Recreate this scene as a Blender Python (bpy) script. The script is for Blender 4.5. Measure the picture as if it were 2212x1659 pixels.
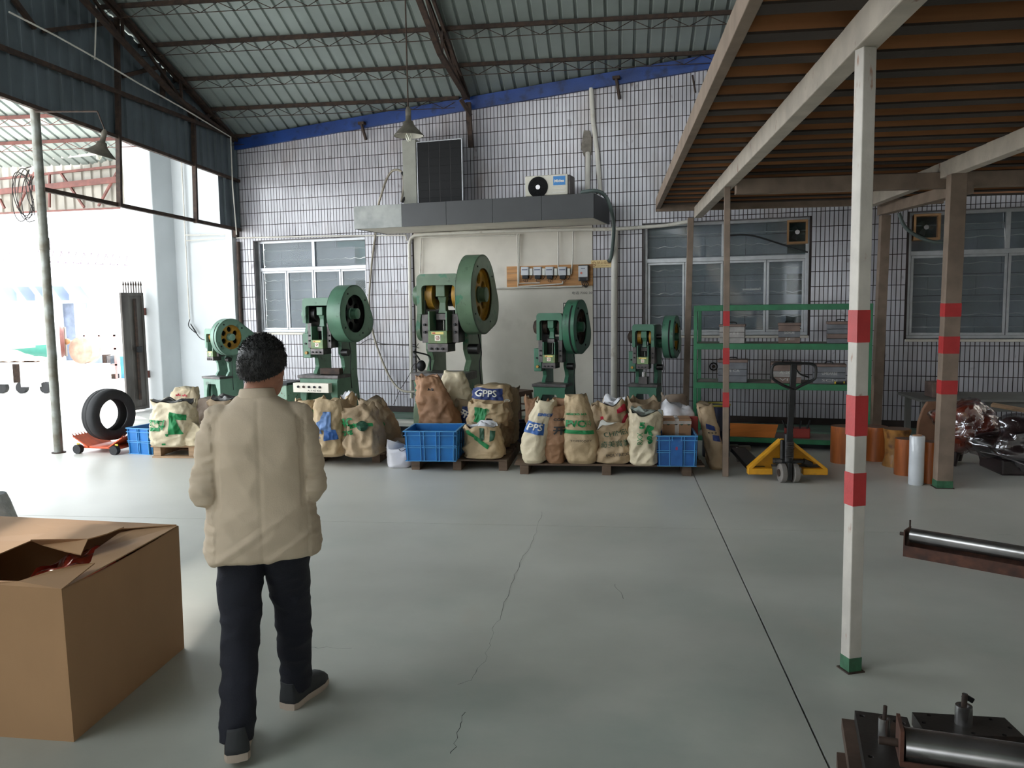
import bpy, bmesh, math, random
import numpy as np
from mathutils import Vector, Matrix, noise
from mathutils.geometry import tessellate_polygon
R = math.radians; PI = math.pi
for o in list(bpy.data.objects): bpy.data.objects.remove(o)
SC = bpy.context.scene; COL = SC.collection
rng = random.Random(7)
# ------------------------------------------------------------------ camera
FOC, PITCH, YAW, ROLL, WA = 1766.18, .0975304, .1248433, -.0142493, .1978439
IW, IH = 2212, 1659
CAM = Vector((0, 0, 1.72))
fw = Vector((-math.sin(YAW)*math.cos(PITCH), math.cos(YAW)*math.cos(PITCH), -math.sin(PITCH)))
rt = Vector((math.cos(YAW), math.sin(YAW), 0)); up = rt.cross(fw)
CR = rt*math.cos(ROLL)+up*math.sin(ROLL); CU = -rt*math.sin(ROLL)+up*math.cos(ROLL)
cd = bpy.data.cameras.new('camera'); cam = bpy.data.objects.new('camera', cd); COL.objects.link(cam)
cam.matrix_world = Matrix(((CR.x, CU.x, -fw.x, CAM.x), (CR.y, CU.y, -fw.y, CAM.y), (CR.z, CU.z, -fw.z, CAM.z), (0, 0, 0, 1)))
cd.sensor_width = 36; cd.sensor_fit = 'HORIZONTAL'; cd.lens = FOC/IW*36; cd.clip_end = 300; cd.clip_start = .02
SC.camera = cam
# ------------------------------------------------------------------ light
w = bpy.data.worlds.new('sky'); SC.world = w; w.use_nodes = True
bg = w.node_tree.nodes['Background']; bg.inputs[0].default_value = (.90, .96, 1, 1); bg.inputs[1].default_value = 9.0
sd = bpy.data.lights.new('sun', 'SUN'); so = bpy.data.objects.new('sun', sd); COL.objects.link(so)
sd.energy = 28; sd.angle = R(3); sd.color = (1, .95, .86)
so.rotation_euler = Vector((.50, -.42, -.76)).to_track_quat('-Z', 'Y').to_euler(); so.location = (-20, 0, 20)
def area(name, loc, d, sx, sy, e, portal=False):
    l = bpy.data.lights.new(name, 'AREA'); l.shape = 'RECTANGLE'; l.size = sx; l.size_y = sy; l.energy = e
    o = bpy.data.objects.new(name, l); COL.objects.link(o); o.location = loc
    o.rotation_euler = Vector(d).to_track_quat('-Z', 'Y').to_euler()
    if portal: l.cycles.is_portal = True
    return o
SC.view_settings.view_transform = 'Standard'; SC.view_settings.look = 'None'
SC.view_settings.exposure = -0.46; SC.view_settings.gamma = 1; SC.view_settings.use_curve_mapping = False
SC.cycles.use_denoising = True
SC.cycles.max_bounces = 10; SC.cycles.diffuse_bounces = 6; SC.cycles.transparent_max_bounces = 12
SC.cycles.sample_clamp_indirect = 8
# ------------------------------------------------------------------ layout of the place
def ray(x, y): return fw+CR*((x-IW/2)/FOC)-CU*((y-IH/2)/FOC)
def F(x, y, z=0.0):
    d = ray(x, y); return CAM+d*((z-CAM.z)/d.z)
def onpl(x, y, P, n):
    d = ray(x, y); return CAM+d*((Vector(P)-CAM).dot(n)/d.dot(n))
def D(x, y, Y): return onpl(x, y, (0, Y, 0), Vector((0, 1, 0)))
P0 = Vector((3.486, 11.325, 0))
WD = Vector((math.cos(WA), -math.sin(WA), 0)); WN = Vector((math.sin(WA), math.cos(WA), 0))
def wl(s, n, z): return P0+WD*s-WN*n+Vector((0, 0, z))
def WL(x, y, n=0.0):
    p = onpl(x, y, P0-WN*n, WN); return (p-P0).dot(WD), p.z
WF = Matrix.Translation(P0) @ Matrix.Rotation(-WA, 4, 'Z')      # wall frame: x along, y into the wall, z up
def roof_z(y): return 5.08-.355*(y-11.73)
FA, FB = Vector((-6.69, 9.05, 0)), Vector((-6.25, 13.3, 0)); FD = (FB-FA).normalized(); FN = Vector((FD.y, -FD.x, 0))
def FP(x, y): return onpl(x, y, FA, FN)
ID = Matrix.Identity(4)
# ------------------------------------------------------------------ materials
def lin(c):
    return tuple((v/12.92 if v <= .04045 else ((v+.055)/1.055)**2.4) for v in [k/255 for k in c])
MATS = {}
def mat(name, col, rough=.6, metal=0., var=.18, scale=4., bump=.15, bscale=60., col2=None, spec=.5, coat=0., stretch=(1, 1, 1), lo=.35, hi=.7, space='Object', det=4.):
    if name in MATS: return MATS[name]
    m = bpy.data.materials.new(name); m.use_nodes = True; nt = m.node_tree; N = nt.nodes; L = nt.links
    b = N['Principled BSDF']; c = lin(col)
    b.inputs['Roughness'].default_value = rough; b.inputs['Metallic'].default_value = metal
    b.inputs['Specular IOR Level'].default_value = spec
    if coat: b.inputs['Coat Weight'].default_value = coat; b.inputs['Coat Roughness'].default_value = .08
    tc = N.new('ShaderNodeTexCoord'); mp = N.new('ShaderNodeMapping'); mp.inputs['Scale'].default_value = stretch
    if space == 'World':
        g = N.new('ShaderNodeNewGeometry'); L.new(g.outputs['Position'], mp.inputs[0])
    else: L.new(tc.outputs['Object'], mp.inputs[0])
    nz = N.new('ShaderNodeTexNoise'); nz.inputs['Scale'].default_value = scale; nz.inputs['Detail'].default_value = det
    L.new(mp.outputs[0], nz.inputs[0])
    mr = N.new('ShaderNodeMapRange'); mr.inputs[1].default_value = lo; mr.inputs[2].default_value = hi; L.new(nz.outputs[0], mr.inputs[0])
    mx = N.new('ShaderNodeMix'); mx.data_type = 'RGBA'
    d = lin(col2) if col2 else tuple(v*(1-var*1.6) for v in c)
    if not col2: c = tuple(min(1, v*(1+var*.6)) for v in c)
    mx.inputs[6].default_value = (*d, 1); mx.inputs[7].default_value = (*c, 1)
    L.new(mr.outputs[0], mx.inputs[0]); L.new(mx.outputs[2], b.inputs['Base Color'])
    if bump:
        n2 = N.new('ShaderNodeTexNoise'); n2.inputs['Scale'].default_value = bscale; n2.inputs['Detail'].default_value = 3
        L.new(mp.outputs[0], n2.inputs[0]); bp = N.new('ShaderNodeBump'); bp.inputs['Strength'].default_value = bump
        bp.inputs['Distance'].default_value = .01; L.new(n2.outputs[0], bp.inputs['Height']); L.new(bp.outputs[0], b.inputs['Normal'])
    m['mix'] = mx.name; MATS[name] = m
    return m
def layer(m, col, scale, lo, hi, strength=1., stretch=(1, 1, 1), seed=0., space='World', det=5.):
    """adds a stain of another colour over the base colour"""
    nt = m.node_tree; N = nt.nodes; L = nt.links; b = N['Principled BSDF']
    src = b.inputs['Base Color'].links[0].from_socket
    if space == 'World': co = N.new('ShaderNodeNewGeometry').outputs['Position']
    else: co = N.new('ShaderNodeTexCoord').outputs['Object']
    mp = N.new('ShaderNodeMapping'); mp.inputs['Scale'].default_value = stretch; mp.inputs['Location'].default_value = (seed, seed*1.7, seed*.6)
    L.new(co, mp.inputs[0]); nz = N.new('ShaderNodeTexNoise'); nz.inputs['Scale'].default_value = scale; nz.inputs['Detail'].default_value = det
    L.new(mp.outputs[0], nz.inputs[0]); mr = N.new('ShaderNodeMapRange'); mr.inputs[1].default_value = lo; mr.inputs[2].default_value = hi
    mr.inputs[4].default_value = strength; L.new(nz.outputs[0], mr.inputs[0])
    mx = N.new('ShaderNodeMix'); mx.data_type = 'RGBA'; L.new(mr.outputs[0], mx.inputs[0]); L.new(src, mx.inputs[6]); mx.inputs[7].default_value = (*lin(col), 1)
    L.new(mx.outputs[2], b.inputs['Base Color']); return m
def glass(name, col=(200, 215, 215), alpha=.35, rough=.04):
    m = bpy.data.materials.new(name); m.use_nodes = True; nt = m.node_tree; N = nt.nodes; L = nt.links
    b = N['Principled BSDF']; b.inputs['Base Color'].default_value = (*lin(col), 1); b.inputs['Roughness'].default_value = rough
    b.inputs['Alpha'].default_value = alpha; b.inputs['Specular IOR Level'].default_value = 1.0; MATS[name] = m; return m
# ------------------------------------------------------------------ mesh builder
class MB:
    def __init__(s): s.v = []; s.f = []; s.c = None
    def add(s, vs, fs, M=None):
        n = len(s.v); s.v += [tuple(M @ Vector(p)) if M is not None else tuple(p) for p in vs]; s.f += [tuple(i+n for i in f) for f in fs]; return s
    def box(s, x0, x1, y0, y1, z0, z1, M=None):
        return s.add([(x0, y0, z0), (x1, y0, z0), (x1, y1, z0), (x0, y1, z0), (x0, y0, z1), (x1, y0, z1), (x1, y1, z1), (x0, y1, z1)],
                     [(0, 3, 2, 1), (4, 5, 6, 7), (0, 1, 5, 4), (1, 2, 6, 5), (2, 3, 7, 6), (3, 0, 4, 7)], M)
    def bar(s, a, b, w, h=None, upv=(0, 0, 1)):
        """rectangular bar from a to b"""
        a = Vector(a); b = Vector(b); h = h or w; d = (b-a).normalized(); u = Vector(upv)
        if abs(d.dot(u)) > .98: u = Vector((0, 1, 0))
        x = d.cross(u).normalized(); z = x.cross(d)
        vs = [p+x*(w/2*i)+z*(h/2*j) for p in (a, b) for i, j in ((-1, -1), (1, -1), (1, 1), (-1, 1))]
        return s.add(vs, [(3, 2, 1, 0), (4, 5, 6, 7), (0, 1, 5, 4), (1, 2, 6, 5), (2, 3, 7, 6), (3, 0, 4, 7)])
    def prism(s, outer, holes, t0, t1, M=None):
        """2-D outline (x,y) with holes, from z=t0 to z=t1"""
        loops = [list(outer)]+[list(h) for h in holes]; pts = [Vector((p[0], p[1], 0)) for l in loops for p in l]
        tri = tessellate_polygon([[Vector((p[0], p[1], 0)) for p in l] for l in loops]); n = len(pts)
        fs = []
        for t in tri:
            a, b, c = (pts[i] for i in t)
            if (b-a).cross(c-a).z < 0: t = (t[0], t[2], t[1])
            fs.append((t[0]+n, t[1]+n, t[2]+n)); fs.append((t[0], t[2], t[1]))
        k = 0
        for li, l in enumerate(loops):
            m = len(l); ar = sum(l[i][0]*l[(i+1) % m][1]-l[(i+1) % m][0]*l[i][1] for i in range(m))
            ccw = ar > 0
            if li: ccw = not ccw
            for i in range(m):
                a, b = k+i, k+(i+1) % m
                fs.append((a, b, b+n, a+n) if ccw else (b, a, a+n, b+n))
            k += m
        return s.add([(p.x, p.y, t0) for p in pts]+[(p.x, p.y, t1) for p in pts], fs, M)
    def rings(s, rs, cap0=True, cap1=True, M=None):
        n = len(rs[0]); vs = [p for r in rs for p in r]; fs = []
        for k in range(len(rs)-1):
            for i in range(n):
                j = (i+1) % n; fs.append((k*n+i, k*n+j, k*n+n+j, k*n+n+i))
        if cap0: fs.append(tuple(range(n-1, -1, -1)))
        if cap1: fs.append(tuple((len(rs)-1)*n+i for i in range(n)))
        return s.add(vs, fs, M)
    def cyl(s, a, b, r0, r1=None, seg=16, caps=True):
        return s.tube([a, b], [r0, r0 if r1 is None else r1], seg, caps)
    def tube(s, pts, r, seg=8, caps=True):
        pts = [Vector(p) for p in pts]; rr = r if isinstance(r, (list, tuple)) else [r]*len(pts); rs = []; u = None
        for i, p in enumerate(pts):
            d = ((pts[min(i+1, len(pts)-1)]-p).normalized()+(p-pts[max(i-1, 0)]).normalized())
            d = d.normalized() if d.length > 1e-6 else Vector((0, 0, 1))
            if u is None: u = Vector((0, 0, 1)) if abs(d.z) < .95 else Vector((0, 1, 0))
            x = d.cross(u).normalized(); u = x.cross(d)
            rs.append([p+x*(rr[i]*math.cos(2*PI*k/seg))+u*(rr[i]*math.sin(2*PI*k/seg)) for k in range(seg)])
        s.rings(rs, caps, caps); return s
    def lathe(s, prof, seg=24, M=None, cap0=True, cap1=True):
        return s.rings([[(r*math.cos(2*PI*k/seg), r*math.sin(2*PI*k/seg), z) for k in range(seg)] for r, z in prof], cap0, cap1, M)
    def ell(s, c, r, seg=16, M=None):
        c = Vector(c); n = seg//2
        return s.rings([[(c.x+r[0]*math.sin(PI*(k+.02)/(n+.04))*math.cos(2*PI*i/seg), c.y+r[1]*math.sin(PI*(k+.02)/(n+.04))*math.sin(2*PI*i/seg), c.z-r[2]*math.cos(PI*k/n)) for i in range(seg)] for k in range(n+1)], True, True, M)
    def grid(s, fn, nu, nv, closed_u=False):
        vs = [fn(i/nu, j/nv) for j in range(nv+1) for i in range(nu if closed_u else nu+1)]; n = nu if closed_u else nu+1; fs = []
        for j in range(nv):
            for i in range(nu):
                k = (i+1) % n; fs.append((j*n+i, j*n+k, (j+1)*n+k, (j+1)*n+i))
        return s.add(vs, fs)
    def mesh(s, name, m, smooth=False, T=None):
        me = bpy.data.meshes.new(name); vs = s.v if T is None else [tuple(T @ Vector(p)) for p in s.v]
        me.from_pydata(vs, [], s.f); me.update()
        if m: me.materials.append(m if not isinstance(m, str) else MATS[m])
        if smooth:
            me.polygons.foreach_set('use_smooth', [True]*len(me.polygons))
            if smooth != 'all': me.set_sharp_from_angle(angle=R(38))
        return me
    def build(s, name, m, parent=None, smooth=False, bevel=0, frame=None, label=None):
        """frame None: coordinates are the parent's own; otherwise they are in that frame"""
        T = None
        if frame is not None: T = (MW[parent.name].inverted() if parent is not None else ID) @ frame
        o = bpy.data.objects.new(name, s.mesh(name, m, smooth, T)); COL.objects.link(o)
        if parent is not None: o.parent = parent; MW[o.name] = MW[parent.name]
        else: MW[o.name] = ID
        if bevel:
            b = o.modifiers.new('bevel', 'BEVEL'); b.width = bevel; b.segments = 2; b.limit_method = 'ANGLE'; b.angle_limit = R(40)
        if label: o['label'] = label
        return o
MW = {}
def thing(name, label, cat, loc=(0, 0, 0), rz=0., group=None, kind=None, M=None):
    o = bpy.data.objects.new(name, None); COL.objects.link(o); o.empty_display_size = .1
    T = M if M is not None else Matrix.Translation(Vector(loc)) @ Matrix.Rotation(rz, 4, 'Z')
    o.matrix_world = T; MW[o.name] = T
    if label: o['label'] = label
    if cat: o['category'] = cat
    if group: o['group'] = group
    if kind: o['kind'] = kind
    return o
def solo(mb, name, m, label, cat, group=None, frame=ID, smooth=False, bevel=0, kind=None):
    """one thing that is a single mesh, its origin at its base"""
    ps = [frame @ Vector(p) for p in mb.v]; lo = [min(p[i] for p in ps) for i in range(3)]; hi = [max(p[i] for p in ps) for i in range(3)]
    loc = Vector(((lo[0]+hi[0])/2, (lo[1]+hi[1])/2, lo[2])); T = Matrix.Translation(-loc) @ frame
    o = bpy.data.objects.new(name, mb.mesh(name, m, smooth, T)); COL.objects.link(o); o.location = loc; MW[o.name] = Matrix.Translation(loc)
    if label: o['label'] = label
    if cat: o['category'] = cat
    if group: o['group'] = group
    if kind: o['kind'] = kind
    if bevel:
        b = o.modifiers.new('bevel', 'BEVEL'); b.width = bevel; b.segments = 2; b.limit_method = 'ANGLE'; b.angle_limit = R(40)
    return o
def root(name): return thing(name, None, None, kind='structure')
def circ(cx, cy, r, n=24, a0=0.): return [(cx+r*math.cos(a0+2*PI*i/n), cy+r*math.sin(a0+2*PI*i/n)) for i in range(n)]
def text_geo(body, size, bold=0.):
    """flat letters: vertices (x,y) and faces, their lower left at 0,0"""
    cu = bpy.data.curves.new('t', 'FONT'); cu.body = body; cu.size = size; cu.resolution_u = 2; cu.offset = bold
    o = bpy.data.objects.new('t', cu); COL.objects.link(o); bpy.context.view_layer.update()
    dg = bpy.context.evaluated_depsgraph_get(); me = o.evaluated_get(dg).to_mesh()
    vs = [(v.co.x, v.co.y) for v in me.vertices]; fs = [tuple(p.vertices) for p in me.polygons]
    o.evaluated_get(dg).to_mesh_clear(); bpy.data.objects.remove(o); bpy.data.curves.remove(cu)
    if not vs: return [], []
    x0 = min(v[0] for v in vs); y0 = min(v[1] for v in vs)
    return [(x-x0, y-y0) for x, y in vs], fs
def text_on(parent, body, size, m, at, ux=(1, 0, 0), uy=(0, 0, 1), out=(0, -1, 0), bold=0., name='lettering', frame=None, t=.0015, width=None):
    vs, fs = text_geo(body, size, bold)
    if not vs: return
    k = width/max(v[0] for v in vs) if width else 1
    at, ux, uy, out = Vector(at), Vector(ux), Vector(uy), Vector(out)
    mb = MB(); mb.add([at+ux*(x*k)+uy*y+out*t for x, y in vs], fs)
    return mb.build(name, m, parent, frame=frame)
def lerp(a, b, t): return a+(b-a)*t
def catmull(ps, n=6):
    ps = [Vector(p) for p in ps]; out = []
    for i in range(len(ps)-1):
        p0 = ps[max(i-1, 0)]; p1 = ps[i]; p2 = ps[i+1]; p3 = ps[min(i+2, len(ps)-1)]
        for k in range(n):
            t = k/n; out.append(.5*((2*p1)+(p2-p0)*t+(2*p0-5*p1+4*p2-p3)*t*t+(3*p1-p0-3*p2+p3)*t**3))
    out.append(ps[-1]); return out
# ------------------------------------------------------------------ common materials
mat('concrete', (174, 176, 168), .42, var=.16, scale=.9, bump=.06, bscale=25, space='World', det=7)
layer(MATS['concrete'], (132, 146, 138), 1.3, .52, .74, .55, seed=3)
layer(MATS['concrete'], (170, 160, 145), 2.2, .60, .75, .40, seed=9, stretch=(1, .4, 1))
layer(MATS['concrete'], (108, 118, 113), .55, .60, .78, .5, seed=15)
layer(MATS['concrete'], (200, 202, 196), .8, .55, .8, .45, seed=21, stretch=(.35, 1, 1))
def worn_lit_band(m):
    """paler, worn concrete towards the back and left, with floor light painted into it"""
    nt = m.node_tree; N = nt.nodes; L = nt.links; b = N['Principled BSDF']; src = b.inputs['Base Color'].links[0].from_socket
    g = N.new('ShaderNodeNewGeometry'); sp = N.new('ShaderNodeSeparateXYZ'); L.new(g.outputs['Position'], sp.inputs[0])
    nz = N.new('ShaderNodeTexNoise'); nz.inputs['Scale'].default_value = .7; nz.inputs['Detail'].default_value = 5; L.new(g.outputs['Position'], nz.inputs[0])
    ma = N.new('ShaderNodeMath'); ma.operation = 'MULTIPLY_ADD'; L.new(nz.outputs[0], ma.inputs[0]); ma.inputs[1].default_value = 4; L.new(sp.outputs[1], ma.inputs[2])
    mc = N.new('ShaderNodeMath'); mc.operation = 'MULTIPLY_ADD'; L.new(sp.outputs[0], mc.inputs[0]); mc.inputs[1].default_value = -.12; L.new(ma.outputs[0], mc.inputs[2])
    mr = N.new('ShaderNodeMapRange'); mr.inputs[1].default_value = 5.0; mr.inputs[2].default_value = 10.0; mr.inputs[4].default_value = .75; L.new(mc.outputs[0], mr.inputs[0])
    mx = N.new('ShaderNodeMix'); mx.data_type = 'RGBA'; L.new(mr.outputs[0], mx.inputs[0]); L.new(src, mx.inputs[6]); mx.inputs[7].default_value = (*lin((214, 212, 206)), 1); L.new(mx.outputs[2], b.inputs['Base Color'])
worn_lit_band(MATS['concrete'])
mat('yard_concrete', (188, 187, 183), .7, var=.06, scale=1, bump=.05, space='World')
mat('joint', (40, 42, 40), .9)
mat('grout', (58, 48, 46), .9, var=.3, scale=3, space='World')
mat('plaster', (212, 206, 196), .9, var=.08, scale=1.6, bump=.12, bscale=30, space='World')
layer(MATS['plaster'], (178, 171, 162), 2.5, .55, .8, .6, seed=4)
mat('white_wall', (204, 208, 211), .85, var=.05, scale=1.2, bump=.08, space='World')
mat('blue_paint', (24, 60, 128), .45, var=.2, scale=2, space='World')
layer(MATS['blue_paint'], (14, 26, 52), 6, .55, .7, .7, seed=2)
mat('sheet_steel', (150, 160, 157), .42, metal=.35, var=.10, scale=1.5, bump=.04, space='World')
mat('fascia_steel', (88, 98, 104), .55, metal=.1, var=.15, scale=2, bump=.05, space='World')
mat('panel_steel', (160, 155, 146), .6, metal=.0, var=.12, scale=2, space='World')
mat('rust_steel', (74, 56, 46), .75, metal=.2, var=.3, scale=14, bump=.2, col2=(48, 38, 34))
mat('red_oxide', (112, 64, 56), .6, var=.2, scale=8)
mat('beam_paint', (186, 176, 164), .6, var=.12, scale=6, bump=.1, space='World')
layer(MATS['beam_paint'], (120, 78, 60), 14, .66, .72, .8, stretch=(1, 1, .5), seed=5)
mat('beam_brown', (138, 120, 106), .65, var=.15, scale=6, bump=.1, space='World')
mat('red_paint', (184, 50, 52), .5, var=.10, scale=9, space='World')
mat('green_foot', (60, 110, 80), .6, var=.2, scale=20)
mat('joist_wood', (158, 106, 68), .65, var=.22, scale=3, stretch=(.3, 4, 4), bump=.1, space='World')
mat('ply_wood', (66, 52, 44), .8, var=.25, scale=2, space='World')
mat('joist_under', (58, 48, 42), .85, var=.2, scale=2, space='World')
mat('alu', (176, 178, 182), .38, metal=.55, var=.08, scale=10)
mat('board_grey', (126, 132, 146), .75, var=.10, scale=2.5, space='World')
layer(MATS['board_grey'], (96, 104, 108), 1.4, .5, .7, .6, seed=8)
mat('dark', (18, 18, 20), .9, var=.0, bump=0)
mat('reveal_grey', (128, 124, 126), .7, var=.2, scale=5)
mat('bar_grey', (170, 174, 180), .5, metal=.3)
mat('pvc', (206, 202, 194), .45, var=.06, scale=6)
layer(MATS['pvc'], (150, 130, 108), 9, .62, .75, .6, seed=3)
mat('slate', (40, 42, 45), .42, var=.15, scale=2.5, bump=.03, bscale=8, space='World')
mat('slate_pale', (150, 152, 148), .3, var=.2, scale=4, bump=.03, bscale=8, col2=(112, 116, 114), space='World')
glass('window_glass', (120, 135, 135), .16)
mat('black_rubber', (34, 34, 36), .75, var=.15, scale=10)
mat('black_steel', (36, 37, 40), .45, metal=.5, var=.2, scale=8)
mat('grey_steel', (96, 92, 92), .42, metal=.7, var=.25, scale=10)
mat('bright_steel', (168, 166, 166), .27, metal=.9, var=.2, scale=6, bump=.015, bscale=30)
mat('wire', (60, 56, 54), .6)
mat('white_paint', (222, 220, 214), .5, var=.05)
# tiles: a glazed tile whose tone changes from tile to tile
def tile_mat():
    m = mat('tile', (184, 182, 190), .2, var=.06, scale=1.5, bump=.03, bscale=20, space='World', spec=.6)
    nt = m.node_tree; N = nt.nodes; L = nt.links; b = N['Principled BSDF']; src = b.inputs['Base Color'].links[0].from_socket
    a = N.new('ShaderNodeAttribute'); a.attribute_name = 'tint'
    mx = N.new('ShaderNodeMix'); mx.data_type = 'RGBA'; mx.blend_type = 'MULTIPLY'; mx.inputs[0].default_value = 1
    L.new(src, mx.inputs[6]); L.new(a.outputs['Color'], mx.inputs[7]); L.new(mx.outputs[2], b.inputs['Base Color'])
    layer(m, (128, 108, 92), 1.7, .56, .78, .55, seed=6, stretch=(1, 1, .5))
    layer(m, (90, 74, 64), 7, .66, .76, .6, seed=12, stretch=(1, 1, .6)); return m
tile_mat()
# ------------------------------------------------------------------ floor: cast bays with a saw cut between them
fl = root('floor')
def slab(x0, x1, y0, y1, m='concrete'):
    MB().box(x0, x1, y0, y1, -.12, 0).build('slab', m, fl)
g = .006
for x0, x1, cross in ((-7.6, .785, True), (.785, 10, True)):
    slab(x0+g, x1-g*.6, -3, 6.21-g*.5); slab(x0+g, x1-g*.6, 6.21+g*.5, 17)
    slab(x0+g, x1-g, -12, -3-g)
MB().box(-45, 14, -20, 60, -.30, -.05).build('subfloor', 'joint', fl)
MB().box(-45, -7.6, -20, 60, -.12, -.002).build('yard_slab', 'yard_concrete', fl)
def crack(pts, wdt=.0013):
    mb = MB(); P = [F(x, y) for x, y in pts]; Q = []
    for a, b in zip(P, P[1:]):
        for k in range(6):
            t = k/6; q = a.lerp(b, t); Q.append(q+Vector((rng.uniform(-.012, .012), rng.uniform(-.012, .012), 0)))
    for a, b in zip(Q, Q[1:]):
        d = (b-a).normalized(); s_ = Vector((-d.y, d.x, 0))*wdt*rng.uniform(.3, .8)
        mb.add([a-s_+Vector((0, 0, .0006)), b-s_+Vector((0, 0, .0006)), b+s_+Vector((0, 0, .0006)), a+s_+Vector((0, 0, .0006))], [(0, 1, 2, 3)])
    mb.build('crack', 'joint', fl, frame=ID)
crack([(1172, 1105), (1160, 1150), (1132, 1200), (1110, 1250), (1080, 1330), (1060, 1375), (1050, 1420), (1022, 1470), (985, 1480)])
crack([(755, 1400), (660, 1398), (600, 1400)]); crack([(1330, 1260), (1345, 1300)], .002)
crack([(1000, 1540), (985, 1590), (975, 1640)], .002)
# green painted strip along the foot of the wall
mat('green_floor', (98, 124, 110), .5, var=.2, scale=3, space='World')
MB().box(-10, 2.6, -.62, .02, 0, .02).build('painted_strip', 'green_floor', fl, frame=WF)
# ------------------------------------------------------------------ back wall
CM, RM = .0553, .1985           # tile module
W1 = (-9.66, -7.57, 1.30, 2.83); W2 = (-3.13, -.90, 1.24, 2.83); W3 = (.31, 2.5, 1.19, 2.83); DR = (-6.72, -3.87, 0, 2.84)
S0, S1 = -10.0, 2.5
bw = thing('wall_back', None, None, kind='structure', M=WF)
def top(s): p = wl(s, 0, 0); return roof_z(p.y)-.02
def wall_piece(s0, s1, z0, z1=None, m='grout', d=.26, nm='masonry'):
    a = z1 if z1 is not None else top(s0); b = z1 if z1 is not None else top(s1)
    MB().add([(s0, 0, z0), (s1, 0, z0), (s1, d, z0), (s0, d, z0), (s0, 0, a), (s1, 0, b), (s1, d, b), (s0, d, a)],
             [(0, 3, 2, 1), (4, 5, 6, 7), (0, 1, 5, 4), (1, 2, 6, 5), (2, 3, 7, 6), (3, 0, 4, 7)]).build(nm, m, bw)
ed = [S0, W1[0], W1[1], W2[0], W2[1], W3[0], S1]
wall_piece(S0, W1[0], 0); wall_piece(W1[0], W1[1], 0, W1[2]); wall_piece(W1[0], W1[1], W1[3])
wall_piece(W1[1], DR[0], 0); wall_piece(DR[0], DR[1], DR[3]); wall_piece(DR[0], DR[1], 0, DR[3], 'plaster', nm='plaster_panel')
wall_piece(DR[1], W2[0], 0); wall_piece(W2[0], W2[1], 0, W2[2]); wall_piece(W2[0], W2[1], W2[3])
wall_piece(W2[1], W3[0], 0); wall_piece(W3[0], 4.9, 0, W3[2]); wall_piece(W3[0], 4.9, W3[3])
# tiles
def tmesh(hz, tint):
    mb = MB().box(0, CM-.010, -.007, 0, 0, hz); me = mb.mesh('tile', MATS['tile'])
    ca = me.color_attributes.new('tint', 'FLOAT_COLOR', 'POINT')
    for d in ca.data: d.color = (tint, tint, tint*1.01, 1)
    return me
tints = [rng.uniform(.86, 1.04) for _ in range(8)]
full = [tmesh(RM-.010, t) for t in tints]
cells = []
hit = lambda s, z, s1, z1, W: s1 > W[0] and s < W[1] and z1 > W[2] and z < W[3]
nc = int((4.85-S0)/CM)
for i in range(nc):
    s = S0+i*CM
    for j in range(30):
        z = .115+j*RM-.0; z0, z1 = z, z+RM-.010; tp = min(top(s), top(s+CM))-.14 if s < 2.4 else 2.95
        if z0 > tp-.03: break
        z1 = min(z1, tp)
        bad = False
        for W in (W1, W2, (W3[0], 9, W3[2], W3[3]), DR):
            if hit(s, z0, s+CM-.008, z1, W):
                if s+CM/2 < W[0] or s+CM/2 > W[1]:
                    bad = True; continue
                if z0 < W[2]-.03 and z1 > W[2]: z1 = W[2]-.004
                elif z1 > W[3]+.03 and z0 < W[3]: z0 = W[3]+.004
                else: bad = True
        if bad: continue
        cells.append((s, z0, z1))
vis = [c for c in cells if -1.0 < c[0] < 2.0 and .25 < c[1] < 2.85 and abs(c[2]-c[1]-(RM-.010)) < 1e-6]
vis.sort(key=lambda c: (wl(c[0], 0, c[1])-CAM).length); near = set(vis[:300])
big = MB(); tn = []
for c in cells:
    if c in near:
        o = bpy.data.objects.new('tile', rng.choice(full)); COL.objects.link(o); o.parent = bw; o.location = (c[0]+.005, 0, c[1]); MW[o.name] = WF
    else:
        big.box(c[0]+.005, c[0]+CM-.005, -.007, 0, c[1], c[2]); t = rng.uniform(.84, 1.05); tn += [t]*8
o = big.build('tile_field', 'tile', bw); o['kind'] = 'stuff'
ca = o.data.color_attributes.new('tint', 'FLOAT_COLOR', 'POINT'); ca.data.foreach_set('color', [v for t in tn for v in (t, t, t, 1)])
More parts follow.
